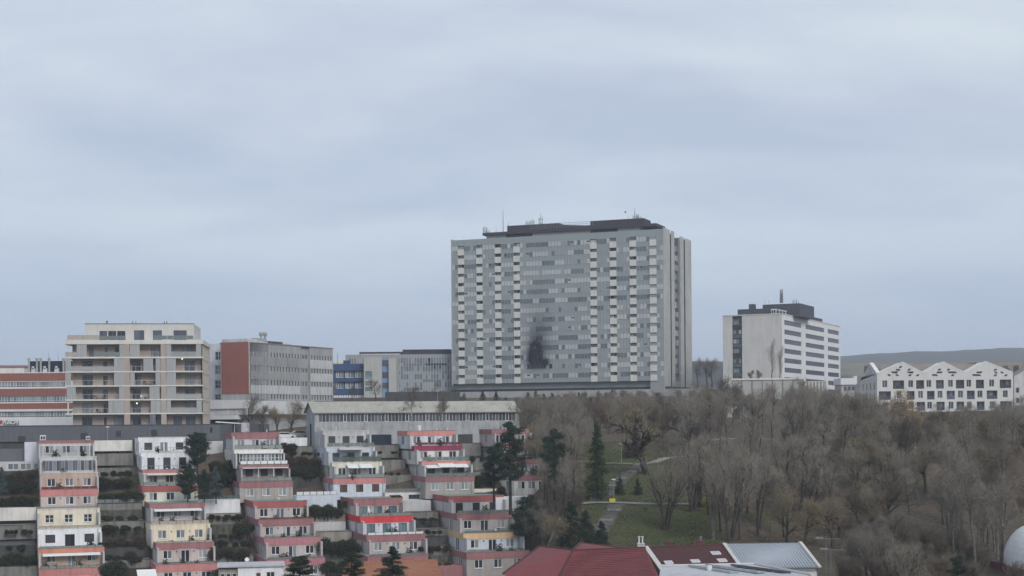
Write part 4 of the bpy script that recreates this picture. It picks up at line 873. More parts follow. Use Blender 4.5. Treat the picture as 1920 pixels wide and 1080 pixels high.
for x_ in (438, 468):
    xx, zt = k1(x_, 92, 4); zb = k1(x_, 150, 4)[1]; q = MB(); q.tube([(xx, 4, zb), (xx, 4, zb + (zt - zb) * .45), (xx, 4, zt - .5), (xx, 4, zt)], [.28, .28, .55, .5], 8); q.build('roof_vent', 'corrugated_grey', K)
kbox('duct', 395, 480, 134, 148, 3.4, 1.0, 'corrugated_grey')
# ---------------------------------------------------------------- blue building, beige stair blocks, curtain-walled polyclinic
UF = Frame.at(625, 700, 478, 0, z=0.0)
def u1(x, y, yy=0): return UF.uv(*z2_(x, y), yy)
U = thing('blue_clad_building', 'small building clad in strong blue with three windows per storey', 'building', UF)
ux0, ux1 = 0, u1(1208, 400)[0]; hol = []
for ya, yb in ((386, 432), (470, 513)):
    for a, b_ in ((1000, 1055), (1070, 1128), (1143, 1200)): hol.append((u1(a, ya)[0], u1(b_, ya)[0], u1(1100, yb)[1], u1(1100, ya)[1]))
b = MB(); ub = 2.5; ut = u1(1100, 328)[1]; b.wall(0, ux1, ub, ut, hol, d=.3); b.shell(0, ux1, 0, 14, ub, ut); b.build('wall', 'blue_cladding', U)
for h in hol: window(U, *h, y=.15, div=3, frame='frame_white', pane=['glass_curtain', 'glass_blind', 'glass_teal'], fw=.1)
for ya in (380, 462): q = MB(); zz = u1(1100, ya)[1]; q.box(-.2, ux1, -.45, -.003, zz - .25, zz); q.build('ledge', 'navy_void', U)
q = MB(); q.box(u1(1050, 316)[0], u1(1090, 316)[0], 2, 5, ut, ut + 1.1); q.build('roof_box', 'blue_cladding', U)
q = MB()
for k in range(12): xx = ux1 * k / 12; q.box(xx + .1, xx + .7, -.1, -.003, u1(1100, 595)[1], u1(1100, 565)[1])
q.build('base_panel', 'office_bright', U)
q = MB(); q.box(-.5, 2.5, 5, 8, ut - 3, u1(1000, 298, 5)[1]); q.build('rear_room', 'cream', U)
q = MB(); q.box(-1.3, -.02, .5, 6, ub, u1(985, 405)[1]); q.build('side_wall', 'ivory_wall', U)
sF2 = Frame.at(682, 670, 474, 0, z=0.0)
def s1(x, y, yy=0): return sF2.uv(*z2_(x, y), yy)
Q = thing('beige_stair_block', 'plain beige block with a blue glazed strip and stair windows beside the blue building', 'building', sF2)
zt = s1(1300, 276)[1]; xa, xb = s1(1275, 300)[0], s1(1343, 300)[0]
hw = [(s1(1216, y)[0], s1(1272, y)[0], s1(1216, y + 30)[1], s1(1216, y)[1]) for y in (385, 415, 460, 505)]
b = MB(); b.wall(0, xb, ub, zt, hw, d=.3); b.shell(0, xb, 0, 12, ub, zt); b.build('wall', 'ivory_wall', Q)
for h in hw: window(Q, *h, y=.15, div=1, hdiv=1, frame='light_grey', pane='glass_teal', fw=.08)
x2_, x3_ = s1(1395, 300)[0], s1(1453, 300)[0]
b = MB(); b.box(x2_, x3_, -.5, 11, ub, s1(1400, 287)[1]); b.build('right_block', 'ivory_wall', Q)
b = MB(); b.box(xb + .01, x2_ - .01, .8, 11, ub, s1(1400, 282)[1]); b.build('glazed_strip', 'light_blue_panel', Q)
for ya, yb in ((300, 345), (390, 435), (470, 512)): window(Q, xb + .15, x2_ - .15, s1(1370, yb)[1], s1(1370, ya)[1], y=.7, div=3, frame='frame_grey', pane='glass_slate', fw=.1)
YF = Frame.at(648, 666, 600, 0, z=0.0)
def y1(x, y, yy=0): return YF.uv(*z2_(x, y), yy)
Y = thing('curtain_walled_polyclinic', 'low grey curtain-walled polyclinic with dark roof band, left of the hospital tower', 'clinic', YF)
ywid = YF.X(864, 700); zt = y1(1500, 258)[1]; zb0 = 6.0
b = MB(); b.box(0, ywid, 0, 16, zb0, zt); b.build('wall', 'facade_grey', Y)
pn = MB(); nmod = int(ywid / 1.05); mwid = ywid / nmod; nrow = 5
for r in range(nrow):
    za = y1(1500, 286 + r * 61)[1]
    for k in range(nmod):
        t = hr_.random(); m_ = 0 if t < .45 else (1 if t < .72 else 2)
        pn.box(k * mwid + .1, (k + 1) * mwid - .1, -.05, -.002, za - 1.9, za, m_)
        pn.box(k * mwid + .1, (k + 1) * mwid - .1, -.05, -.002, za - 3.0, za - 2.05, 3 if (k // 7 + r) % 3 else 0)
pn.build('window_pane', ['glass_blind', 'hosp_mid', 'glass_curtain', 'hosp_spandrel'], Y, kind='stuff')
q = MB()
for k in range(nmod + 1): q.box(k * mwid - .1, k * mwid + .1, -.16, -.06, zb0, zt)
q.build('mullion', 'mullion_steel', Y, kind='stuff')
q = MB(); q.box(y1(1175, 250, 4)[0], y1(1500, 250, 4)[0], 4, 12, zt, y1(1500, 238, 4)[1]); q.box(y1(1500.5, 250, 4)[0], y1(1862, 250, 4)[0], 3.5, 13, zt, y1(1500, 222, 4)[1]); q.build('roof_band', 'brown_fascia', Y)
q = MB(); q.box(y1(1185, 250, 3)[0], y1(1480, 250, 3)[0], 2.8, 3.3, zt, y1(1500, 252, 3)[1]); q.build('roof_parapet', 'light_grey', Y)
mast(633, 662, 684, .12, 3, U, UF)
# ---------------------------------------------------------------- long shed
hF = Frame.at(589.8, 772, 309, 18, z=0.0)
def h7(x, y, yy=0): return hF.uv(560 + x / 4.364, 740 + y / 4.364, yy)
HS = thing('long_shed', 'long grey shed with a dark window strip and pale low roof above the terraced flats', 'warehouse', hF)
hw_ = h7(1803, 200)[0]; ze = h7(130, 140)[1]; zb_ = ze - 7.0; dp = 9.0
ww = [(h7(165, 180)[0], h7(1773, 180)[0], h7(165, 224)[1], h7(165, 158)[1])]
b = MB(); b.wall(0, hw_, zb_, ze, ww, d=.3); b.shell(0, hw_, 0, dp, zb_, ze, top=False)
zr_ = ze + 2.1
b.poly([(0, dp, ze), (0, 0, ze), (0, dp / 2, zr_)]); b.poly([(hw_, 0, ze), (hw_, dp, ze), (hw_, dp / 2, zr_)]); b.build('wall', 'shed_wall', HS)
b = MB()
for s_ in (0, 1):
    ya, yb = (-.5, dp / 2) if s_ == 0 else (dp + .5, dp / 2); za = ze - .12
    b.quad((-.5, ya, za), (hw_ + .4, ya, za), (hw_ + .4, yb, zr_), (-.5, yb, zr_)); b.quad((-.5, ya, za - .18), (hw_ + .4, ya, za - .18), (hw_ + .4, yb, zr_ - .18), (-.5, yb, zr_ - .18)); b.quad((-.5, ya, za - .18), (hw_ + .4, ya, za - .18), (hw_ + .4, ya, za), (-.5, ya, za))
b.quad((-.5, -.5, ze - .3), (-.5, dp / 2, zr_ - .18), (-.5, dp / 2, zr_), (-.5, -.5, ze - .12)); b.build('roof', 'shed_roof', HS)
b = MB(); b.box(-.3, hw_ + .3, -.45, -.25, ze - .35, ze - .2); b.build('gutter', 'light_grey', HS)
n = 58; x0_, x1_, z0_, z1_2 = ww[0]; pw = (x1_ - x0_) / n
for k in range(n):
    pale = k % 6 == 1 and 5 < k
    window(HS, x0_ + k * pw, x0_ + (k + 1) * pw, z0_, z1_2, y=.03 if pale else .12, div=1, frame='panel_white' if pale else 'light_grey', pane='glass_shed', fw=.09 if pale else .04)
for (a, c, d_, e_) in ((183, 290, 203, 282),): q = MB(); q.box(h7(a, c)[0], h7(d_, e_)[0], -.3, -.01, h7(a, c)[1], h7(d_, e_)[1]); q.build('meter_box', 'office_bright', HS)
q = MB(); q.box(-.05, -.01, 3.5, 4.9, zb_ + .2, zb_ + 4.6); q.build('side_door', 'dark_void', HS)
# ---------------------------------------------------------------- terraced flats stepping down the slope
TH = 18.0
def tierD(y): return 292 - (y - 808) * 0.125 if y < 926 else 270 - (y - 941) * 0.17
# tier: (y of parapet top, y of wall foot, px left, px right, wall, band or None, band height px, rail, extras)
STK = [
 dict(label='leftmost terraced stack of flats, grey glazed top, cream and white middle floors', tiers=[
  (826, 857, 72, 176, 'light_grey', 'dark_pink_band', 5, None, 'pergola'), (857, 887, 74, 181, 'light_grey', None, 0, 'low', 'glazed'), (887, 918, 75, 184, 'tan_pink', None, 0, 'red', ''),
  (918, 951, 76, 184, 'pale_pink', 'coral_band', 12, None, ''), (954, 991, 70, 187, 'pale_yellow', None, 0, 'beige', 'muntin'), (991, 1028, 71, 190, 'white_plaster', None, 0, 'dark', 'brown door'),
  (1028, 1066, 72, 195, 'tan_pink', 'orange_band', 8, 'green', 'awning door'), (1066, 1104, 74, 199, 'pale_pink', 'coral_band', 13, None, '')]),
 dict(label='terraced stack with two white upper floors and a small chimney, second from left', tiers=[
  (820, 848, 259, 355, 'white_plaster', None, 0, 'thin', 'grey door'), (848, 881, 264, 361, 'white_plaster', None, 0, 'thin', 'dark doors'), (881, 910, 268, 367, 'cream', 'rose_band', 5, 'darkpanel', 'awning'),
  (911, 943, 267, 371, 'cream', 'red_band', 11, None, ''), (944, 983, 281, 384, 'light_grey', 'dark_pink_band', 9, 'beigepanel', 'awning'), (983, 1019, 282, 394, 'yellow_cream', None, 0, 'beige', 'mixed'),
  (1018, 1058, 293, 401, 'pale_pink', 'dark_pink_band', 12, 'bars', 'pergola door'), (1058, 1098, 293, 408, 'pale_pink', 'coral_band', 13, None, 'veranda')]),
 dict(label='terraced stack of grey flats with pink bands and a white conservatory, third from left', tiers=[
  (811, 843, 434, 523, 'light_grey', 'dark_pink_band', 12, 'greypanel', 'mixed'), (843, 872, 439, 531, 'warm_white', None, 0, 'whitepanel', 'conservatory'), (872, 903, 449, 541, 'grey_beige', 'dark_pink_band', 6, 'greypanel', 'shutter loggia'),
  (903, 936, 449, 549, 'grey_beige', 'dark_pink_band', 11, None, 'white'), (940, 974, 475, 575, 'pinkish_grey', 'red_band', 12, 'red', 'door'), (974, 1008, 485, 588, 'pinkish_grey', 'dark_pink_band', 12, 'bars', 'door'),
  (1008, 1048, 496, 601, 'pinkish_grey', 'rose_band', 14, 'glass', 'door'), (1048, 1088, 500, 609, 'pinkish_grey', 'rose_band', 13, None, '')]),
 dict(label='terraced stack with cream tier, two white awnings and a bright red band, fourth from left', tiers=[
  (808, 839, 605, 692, 'light_grey', None, 0, 'glass', 'dark'), (839, 867, 612, 703, 'bluish_white', None, 0, 'fence', 'pergola dark'), (867, 897, 623, 716, 'cream', None, 0, 'dark', 'two awnings'),
  (897, 931, 625, 723, 'bluish_white', 'coral_band', 10, None, 'brown'), (935, 968, 663, 754, 'pinkish_grey', 'dark_pink_band', 13, 'greypanel', 'darkwin parasol'), (968, 1003, 676, 774, 'lilac_white', 'bright_red_band', 12, 'whitepanel', 'darkwin'),
  (1003, 1042, 688, 796, 'pinkish_grey', 'dark_pink_band', 12, 'glass', 'mixed'), (1042, 1082, 690, 802, 'pinkish_grey', 'dark_pink_band', 13, None, '')]),
 dict(label='terraced stack with magenta band and long white awnings, fifth from left', tiers=[
  (808, 836, 764, 853, 'lilac_white', 'salmon_band', 9, 'red', 'mixed'), (836, 865, 777, 866, 'warm_white', 'magenta_band', 9, 'glass', 'mixed'), (865, 894, 791, 881, 'light_grey', 'salmon_band', 5, 'solidglass', 'long awning dark'),
  (894, 929, 798, 889, 'grey_beige', 'dark_pink_band', 9, None, 'white'), (930, 963, 841, 944, 'light_grey', 'red_band', 11, 'glass', 'dark doors'), (963, 999, 857, 959, 'pinkish_grey', 'dark_pink_band', 11, 'glass', 'door'),
  (999, 1035, 869, 977, 'bluish_white', 'apricot', 11, 'bars', 'door'), (1035, 1075, 875, 992, 'grey_beige', 'dark_pink_band', 12, None, '')]),
 dict(label='terraced stack half hidden behind the dark pines, rightmost of the row', tiers=[
  (805, 832, 922, 991, 'pinkish_grey', 'dark_pink_band', 9, 'bars', ''), (832, 862, 936, 1003, 'pinkish_grey', 'dark_pink_band', 9, 'bars', ''), (862, 892, 950, 1016, 'light_grey', 'dark_pink_band', 9, 'bars', ''), (892, 922, 964, 1030, 'warm_white', 'dark_pink_band', 9, None, '')]),
]
RAILS = {'thin': ('rail_grey', None, .8), 'low': ('light_grey', None, .4), 'red': ('rail_red', 'rail_red', .6), 'beige': ('rail_dark', 'panel_beige', .8), 'dark': ('rail_dark', 'rail_grey', .8), 'green': ('frame_brown', 'panel_greenish', 1.0),
         'darkpanel': ('rail_dark', 'rail_grey', .7), 'beigepanel': ('rail_red', 'panel_beige', .95), 'bars': ('rail_dark', None, .85), 'greypanel': ('rail_dark', 'panel_greenish', .8), 'whitepanel': ('frame_grey', 'panel_white', .8),
         'glass': ('rail_grey', 'glass_rail', .8), 'fence': ('panel_darkgreen', 'panel_darkgreen', 1.0), 'solidglass': ('glass_rail', 'glass_rail', .7)}
tr_ = random.Random(21)
def slopes(parent, x0, x1, y0, y1, z0, z1, mat, name='awning', t=.06):
    b = MB(); v = [(x0, y0, z0), (x1, y0, z0), (x1, y1, z1), (x0, y1, z1)]; b.quad(*v); b.quad(*[(x, y, z - t) for x, y, z in reversed(v)]); b.quad((x0, y0, z0 - t), (x1, y0, z0 - t), (x1, y0, z0), (x0, y0, z0)); b.quad((x0, y1, z1 - t), (x0, y0, z0 - t), (x0, y0, z0), (x0, y1, z1)); b.quad((x1, y0, z0 - t), (x1, y1, z1 - t), (x1, y1, z1), (x1, y0, z0))
    return b.build(name, mat, parent)
STACK_FR = []; CLUT = []
for si, st in enumerate(STK):
    T = st['tiers']; n = len(T)
    geo = []
    for (ya, yb, xl_, xr_, *_r) in T:
        D = tierD(ya); f = Frame.at(xl_, ya, D, TH, z=0.0); w = f.X(xr_, ya); geo.append((f, w, f.uv((xl_ + xr_) / 2, ya)[1], D))
    base = geo[-1][0]; B0 = thing('terraced_flats', st['label'], 'terraced flats', base, 'terraced flats stepping down the slope')
    B0.location = (base.o.x, base.o.y, geo[-1][2] - 3.2); zb0 = geo[-1][2] - 3.2
    STACK_FR.append((base, geo))
    for i, (ya, yb, xl_, xr_, wm, bm, bpx, rail, ex) in enumerate(T):
        f, w, zt, D = geo[i]; rel = f.o - base.o; ox, oy = rel.dot(base.u), rel.dot(base.n)
        foot = zt - (yb - ya) * D / FPX
        zfl = foot - 0.55 if i < n - 1 else zt - 4.2
        zt -= zb0; foot -= zb0; zfl -= zb0
        bh = max(0.16, bpx * D / FPX)
        dep = 13.5 if i else 8.0; fin = 1.7 if (rail or i < n - 1) and rail is not None else 0
        wt = 0.35
        x0, x1 = ox + wt, ox + w - wt
        # windows
        zc = zt - (bh if bpx > 5 else 0.85)
        hgt = 1.4; wd = 1.45
        cxs = [x0 + (x1 - x0) * q for q in (.17, .5, .83)]
        hol, styles = [], []
        for j, cx_ in enumerate(cxs):
            h_, wdd, fr, pn, dv = hgt, wd, 'frame_white', None, 2
            top_ = zc - 0.12
            mid = j == 1
            if ('door' in ex and mid) or 'doors' in ex: h_ = top_ - foot - .02
            if 'dark' in ex or 'shutter' in ex: fr, pn, wdd, dv = 'frame_grey', 'shutter_grey' if 'shutter' in ex or (si == 3 and i == 0) else 'glass_dark', 1.35, 1
            if 'brown' in ex and not 'door' in ex: fr, pn, dv, wdd = 'frame_brown', 'glass_brown', 2, 1.35
            if 'brown door' in ex: fr, pn = 'frame_brown', 'shutter_grey'; wdd = 1.6; dv = 1
            if 'brown door' in ex and mid: dv = 2; pn = ['glass_dark', 'glass_dark']; 
            if 'white' in ex: pn = 'glass_curtain'
            if 'grey door' in ex: fr = 'frame_grey'; dv = 1; pn = 'shutter_grey'
            if 'grey door' in ex and mid: dv = 3; pn = ['glass_blind', 'panel_white', 'glass_blind']; wdd = 1.3
            if 'darkwin' in ex: fr, pn, dv, h_ = 'frame_grey', 'glass_teal' if si == 3 else 'glass_dark', 2, top_ - foot - .02; wdd = 1.5
            if pn is None: pn = [pick_pane(tr_, .62 if 'mixed' not in ex else .4) for _ in range(dv)]
            if 'conservatory' in ex: continue
            h_ = min(h_, top_ - foot - 0.02)
            hol.append((cx_ - wdd / 2, cx_ + wdd / 2, top_ - h_, top_)); styles.append((dv, fr, pn))
        b = MB(); b.wall(ox, ox + w, zfl, zt, hol, y=oy, d=.22); b.shell(ox, ox + w, oy, oy + dep, zfl, zt - .12, mtop=1)
        b.build('wall', [wm, 'green_roof_felt' if i == 4 and si in (1, 2, 4) else 'grey_roof_felt'], B0)
        for h, (dv, fr, pn) in zip(hol, styles):
            window(B0, *h, y=oy + .1, div=dv, frame=fr, pane=pn, fw=.09, hdiv=1 if 'muntin' in ex else 0, sill=fr == 'frame_white' and h[3] - h[2] < 1.5)
        # window slots on the left flank
        fl = MB(); fl.box(ox - .03, ox - .002, oy + 2.6, oy + 4.4, foot + .3, zt - 1.0); fo = fl.build('side_window', 'glass_blind', B0)
        q = MB()
        for a in (2.5, 3.45, 4.4): q.box(ox - .07, ox - .032, oy + a, oy + a + .1, foot + .25, zt - .95)
        q.build('side_window_frame', 'frame_white', fo)
        # coloured parapet band wrapping round the block
        if bm:
            b = MB(); zl, zh = zt - bh, zt + .04
            b.box(ox - .06, ox + w + .06, oy - .07, oy - .002, zl, zh); b.box(ox - .065, ox - .002, oy, oy + dep, zl, zh); b.box(ox + w + .002, ox + w + .065, oy, oy + dep, zl, zh); b.build('parapet_band', bm, B0)
            b = MB(); b.box(ox - .1, ox + w + .1, oy - .12, oy + .2, zh + .002, zh + .06); b.build('coping', 'concrete', B0)
        else:
            b = MB(); b.box(ox - .06, ox + w + .06, oy - .08, oy + .2, zt, zt + .08); b.build('coping', 'warm_white', B0)
        # cheek walls either side of the terrace
        if i < n - 1 and i != 3:
            fm = wm if wm in ('white_plaster', 'light_grey', 'pinkish_grey', 'grey_beige', 'apricot') else 'light_grey'
            for sx in (0, 1):
                xx = ox if sx == 0 else ox + w - .3
                b = MB(); b.extrude([(0, 0), (1, 0), (1, 1), (0, 1)], 0, .001) if False else None
                b.box(xx, xx + .3, oy - 1.9, oy - .003, zfl, zt - .75); b.box(xx - .03, xx + .33, oy - 1.95, oy - .003, zt - .75, zt - .68); b.build('cheek_wall', fm, B0)
        # railing stands on the parapet of the block below
        if rail and i < n - 1:
            f2, w2, _z, D2 = geo[i + 1]; r2 = f2.o - base.o; ox2, oy2 = r2.dot(base.u), r2.dot(base.n)
            rm, inf, rh = RAILS[rail]; railing(B0, ox2 + .15, ox2 + w2 - .15, oy2 + .05, foot + .1 + .02, rh, rm, inf, bars=rail != 'thin')
        yr = oy - 1.9
        b = MB(); b.tube([(ox + w - .55, oy - .09, foot - .3), (ox + w - .55, oy - .09, zt - (bh if bm else .1))], .05, 5); b.build('downpipe', 'rail_grey', B0)
        for hx_ in ((hol[0][1] + hol[1][0]) / 2, (hol[1][1] + hol[2][0]) / 2) if len(hol) > 2 and tr_.random() < .5 else (): b = MB(); b.box(hx_ - .07, hx_ + .07, oy - .12, oy - .002, zc - .45, zc - .2); b.build('wall_lamp', 'rail_dark', B0)
        if tr_.random() < .1: b = MB(); xx = ox + w * tr_.uniform(.2, .8); b.tube([(xx, oy - .1, zt + .1), (xx, oy - .1, zt + .5)], .03, 4); b.tube([(xx, oy - .2, zt + .5), (xx, oy - .3, zt + .52)], [.26, .2], 8); b.build('satellite_dish', 'light_grey', B0)
        if i < n - 1 and i != 3: CLUT.append((si, i, B0.matrix_basis.copy() if False else None, Vector(B0.location), x0, x1, oy, foot, zfl))
        if 'pergola' in ex and si == 0:
            for k in range(10): q = MB(); xx = x0 + .4 + (x1 - x0 - 1) * k / 9; q.box(xx, xx + .14, yr, oy - .09, zt - .75, zt - .6); q.build('pergola_beam', 'panel_white', B0)
            q = MB(); q.box(x0 + .2, x1 - .2, yr - .05, yr + .08, zt - .95, zt - .76); q.build('pergola_rail', 'panel_white', B0)
            for k in range(5): q = MB(); xx = x0 + .4 + (x1 - x0 - 1) * k / 4; q.box(xx, xx + .1, yr, yr + .08, foot - .3, zt - .96); q.build('pergola_post', 'panel_white', B0)
        if 'glazed' in ex:
            for k in range(3):
                a = x0 + .5 + (x1 - x0 - 1) * k / 3; window(B0, a + .08, a + (x1 - x0 - 1) / 3 - .08, foot + .45, zt - .6, y=yr, div=4, frame='light_grey', pane=['glass_blind', 'glass_slate', 'glass_curtain', 'glass_slate'], fw=.05)
            q = MB(); q.box(x0 + .3, x1 - .3, yr + .1, oy, zt - .58, zt - .45); q.build('glazed_roof', 'light_grey', B0)
            q = MB(); q.box(x0 + .3, x1 - .3, yr, yr + .1, foot, foot + .43); q.build('glazed_base', 'light_grey', B0)
        if 'conservatory' in ex:
            for k in range(6):
                a = x0 + .3 + (x1 - x0 - .5) * k / 6; window(B0, a + .04, a + (x1 - x0 - .5) / 6 - .04, foot + .6, zt - .75, y=yr, div=2, hdiv=1, frame='panel_white', pane=tr_.choice([['glass_blind', 'glass_teal'], ['glass_dark', 'glass_blind'], ['glass_slate', 'glass_curtain']]), fw=.1)
            q = MB(); q.box(x0 + .1, x1 - .1, yr - .3, oy, zt - .72, zt - .55); q.build('conservatory_roof', 'awning_white', B0)
        if 'loggia' in ex:
            q = MB(); q.box(x0, x1, oy - 2.0, oy - .1, zt - .55, zt - .42); q.build('loggia_roof', 'warm_white', B0)
            for k in (1, 2): q = MB(); xx = x0 + (x1 - x0) * k / 3; q.box(xx, xx + .12, oy - 1.9, oy - 1.8, foot, zt - .56); q.build('post', 'warm_white', B0)
        if ex.startswith('awning'):
            slopes(B0, x0 + .3, x1 - .3, oy - 1.7, oy - .1, zt - bh - .35, zt - bh - .05, 'awning_white' if si != 1 or i == 4 else 'pale_yellow')
        if 'two awnings' in ex:
            for a, b_ in ((.26, .50), (.52, .80)): slopes(B0, x0 + (x1 - x0) * a, x0 + (x1 - x0) * b_, oy - 2.1, oy - .1, zt - .95, zt - .3, 'awning_white')
            for a in (.3, .76): q = MB(); xx = x0 + (x1 - x0) * a; q.box(xx, xx + .07, oy - 1.9, oy - 1.83, foot, zt - 1.0); q.build('post', 'rail_dark', B0)
        if 'long awning' in ex:
            for a, b_, dz in ((.02, .33, .3), (.3, .66, 0), (.66, .97, .15)): slopes(B0, x0 + (x1 - x0) * a, x0 + (x1 - x0) * b_ - .06, oy - 1.9, oy - .1, zt - 1.0 - dz * .3, zt - .35 - dz, 'awning_white')
        if 'pergola dark' in ex:
            slopes(B0, x0 + 1.8, x0 + 6.4, oy - 2.4, oy - .1, zt - .32, zt - .05, 'trim_pale', 'canopy', .12)
            q = MB()
            for k in range(34):                                  # a row of clipped plants behind the fence
                xx = x0 + .3 + (x1 - x0 - .6) * k / 34; hq = tr_.uniform(.35, .75); q.poly([(xx, oy - 2.6, foot + .8), (xx + .24, oy - 2.55, foot + .8), (xx + .12, oy - 2.6, foot + .85 + hq)]); q.poly([(xx + .1, oy - 2.75, foot + .8), (xx + .12, oy - 2.4, foot + .8), (xx + .12, oy - 2.6, foot + .8 + hq)])
            q.build('balcony_plants', 'panel_darkgreen', B0)
        if 'pergola door' in ex:
            q = MB()
            for k in range(7): q.box((x0 + x1) / 2 - 1.3 + k * .42, (x0 + x1) / 2 - 1.24 + k * .42, oy - 1.7, oy - .1, zt - bh + .02, zt - bh + .1)
            q.box((x0 + x1) / 2 - 1.35, (x0 + x1) / 2 + 1.35, oy - 1.75, oy - 1.68, zt - bh + .1, zt - bh + .18); q.build('pergola', 'light_grey', B0)
        if 'veranda' in ex:
            slopes(B0, ox - 3.2, ox - .2, oy - 3.6, oy - 1.0, zt - 1.5, zt - .5, 'awning_white', 'veranda_roof'); window(B0, ox - 3.0, ox - .3, zt - 3.1, zt - 1.7, y=oy - 3.4, div=4, frame='panel_white', pane='glass_teal')
            q = MB(); q.box(ox - 3.1, ox - .1, oy - 3.3, oy - 1.0, zfl - 2, zt - 3.1); q.build('veranda_base', 'panel_white', B0)
        if 'parasol' in ex:
            xx, yy = x0 + 1.9, oy - 1.9; q = MB(); q.tube([(xx, yy, foot - .2), (xx, yy, foot + .3), (xx, yy, foot + 1.1), (xx, yy, foot + 1.9)], [.05, .26, .22, .03], 8)
            o = q.build('closed_parasol', 'awning_white'); o.location = B0.location; o.rotation_euler = (0, 0, R(TH)); tag(o, 'closed white parasol on the terrace above the bright red band', 'parasol')
        if si == 1 and i == 0:
            q = MB(); q.box(ox + w * .28, ox + w * .28 + .5, oy + 2, oy + 2.6, zt - .1, zt + .8); q.box(ox + w * .28 - .08, ox + w * .28 + .58, oy + 1.92, oy + 2.68, zt + .8, zt + .9); q.build('chimney', 'rail_dark', B0)
        if i == 0 and si in (2, 3, 4, 5):
            for k in range(2 + si % 2): q = MB(); xx = ox + w * tr_.uniform(.15, .9); q.tube([(xx, oy + 2, zt - .12), (xx, oy + 2, zt + .45), (xx, oy + 2, zt + .6)], [.09, .09, .13], 6); q.build('roof_vent', tr_.choice(['panel_white', 'rail_dark']), B0)
        if si == 4 and i == 0: q = MB(); xx = ox + w * .33; q.tube([(xx, oy + 3, zt - .1), (xx, oy + 3, zt + .9), (xx, oy + 3, zt + 1.05)], [.36, .36, .2], 10); q.build('water_tank', 'panel_white', B0)
        if si == 0 and i == 0: inst('air_conditioner', acm, B0, (ox + .3, oy + 1, zt), 0, .55); inst('air_conditioner', acm, B0, (ox + w - 1.4, oy + 1, zt), 0, .4)
# ---------------------------------------------------------------- walls and garden terraces between the stacks
ORD = ['topmost', 'second', 'third', 'fourth', 'fifth', 'sixth', 'seventh', 'eighth', 'ninth', 'tenth', 'eleventh', 'twelfth', 'thirteenth', 'fourteenth']
GAPS = ['left of the leftmost flats', 'between the leftmost flats and the white-topped flats', 'between the white-topped flats and the conservatory flats', 'between the conservatory flats and the cream-tier flats', 'between the cream-tier flats and the magenta-band flats', 'right of the magenta-band flats']
MN = {'concrete': 'grey', 'dark_concrete': 'dark grey', 'stained_concrete': 'mossy stained', 'beige_concrete': 'beige', 'white_plaster': 'white', 'warm_white': 'cream white', 'maroon_wall': 'maroon', 'lilac_white': 'lilac white', 'navy_void': 'blue-black painted-opening', 'light_grey': 'pale grey', 'dark_void': 'black', 'podium_grey': 'slate grey', 'cream': 'cream', 'frame_brown': 'dark brown', 'panel_darkgreen': 'green'}
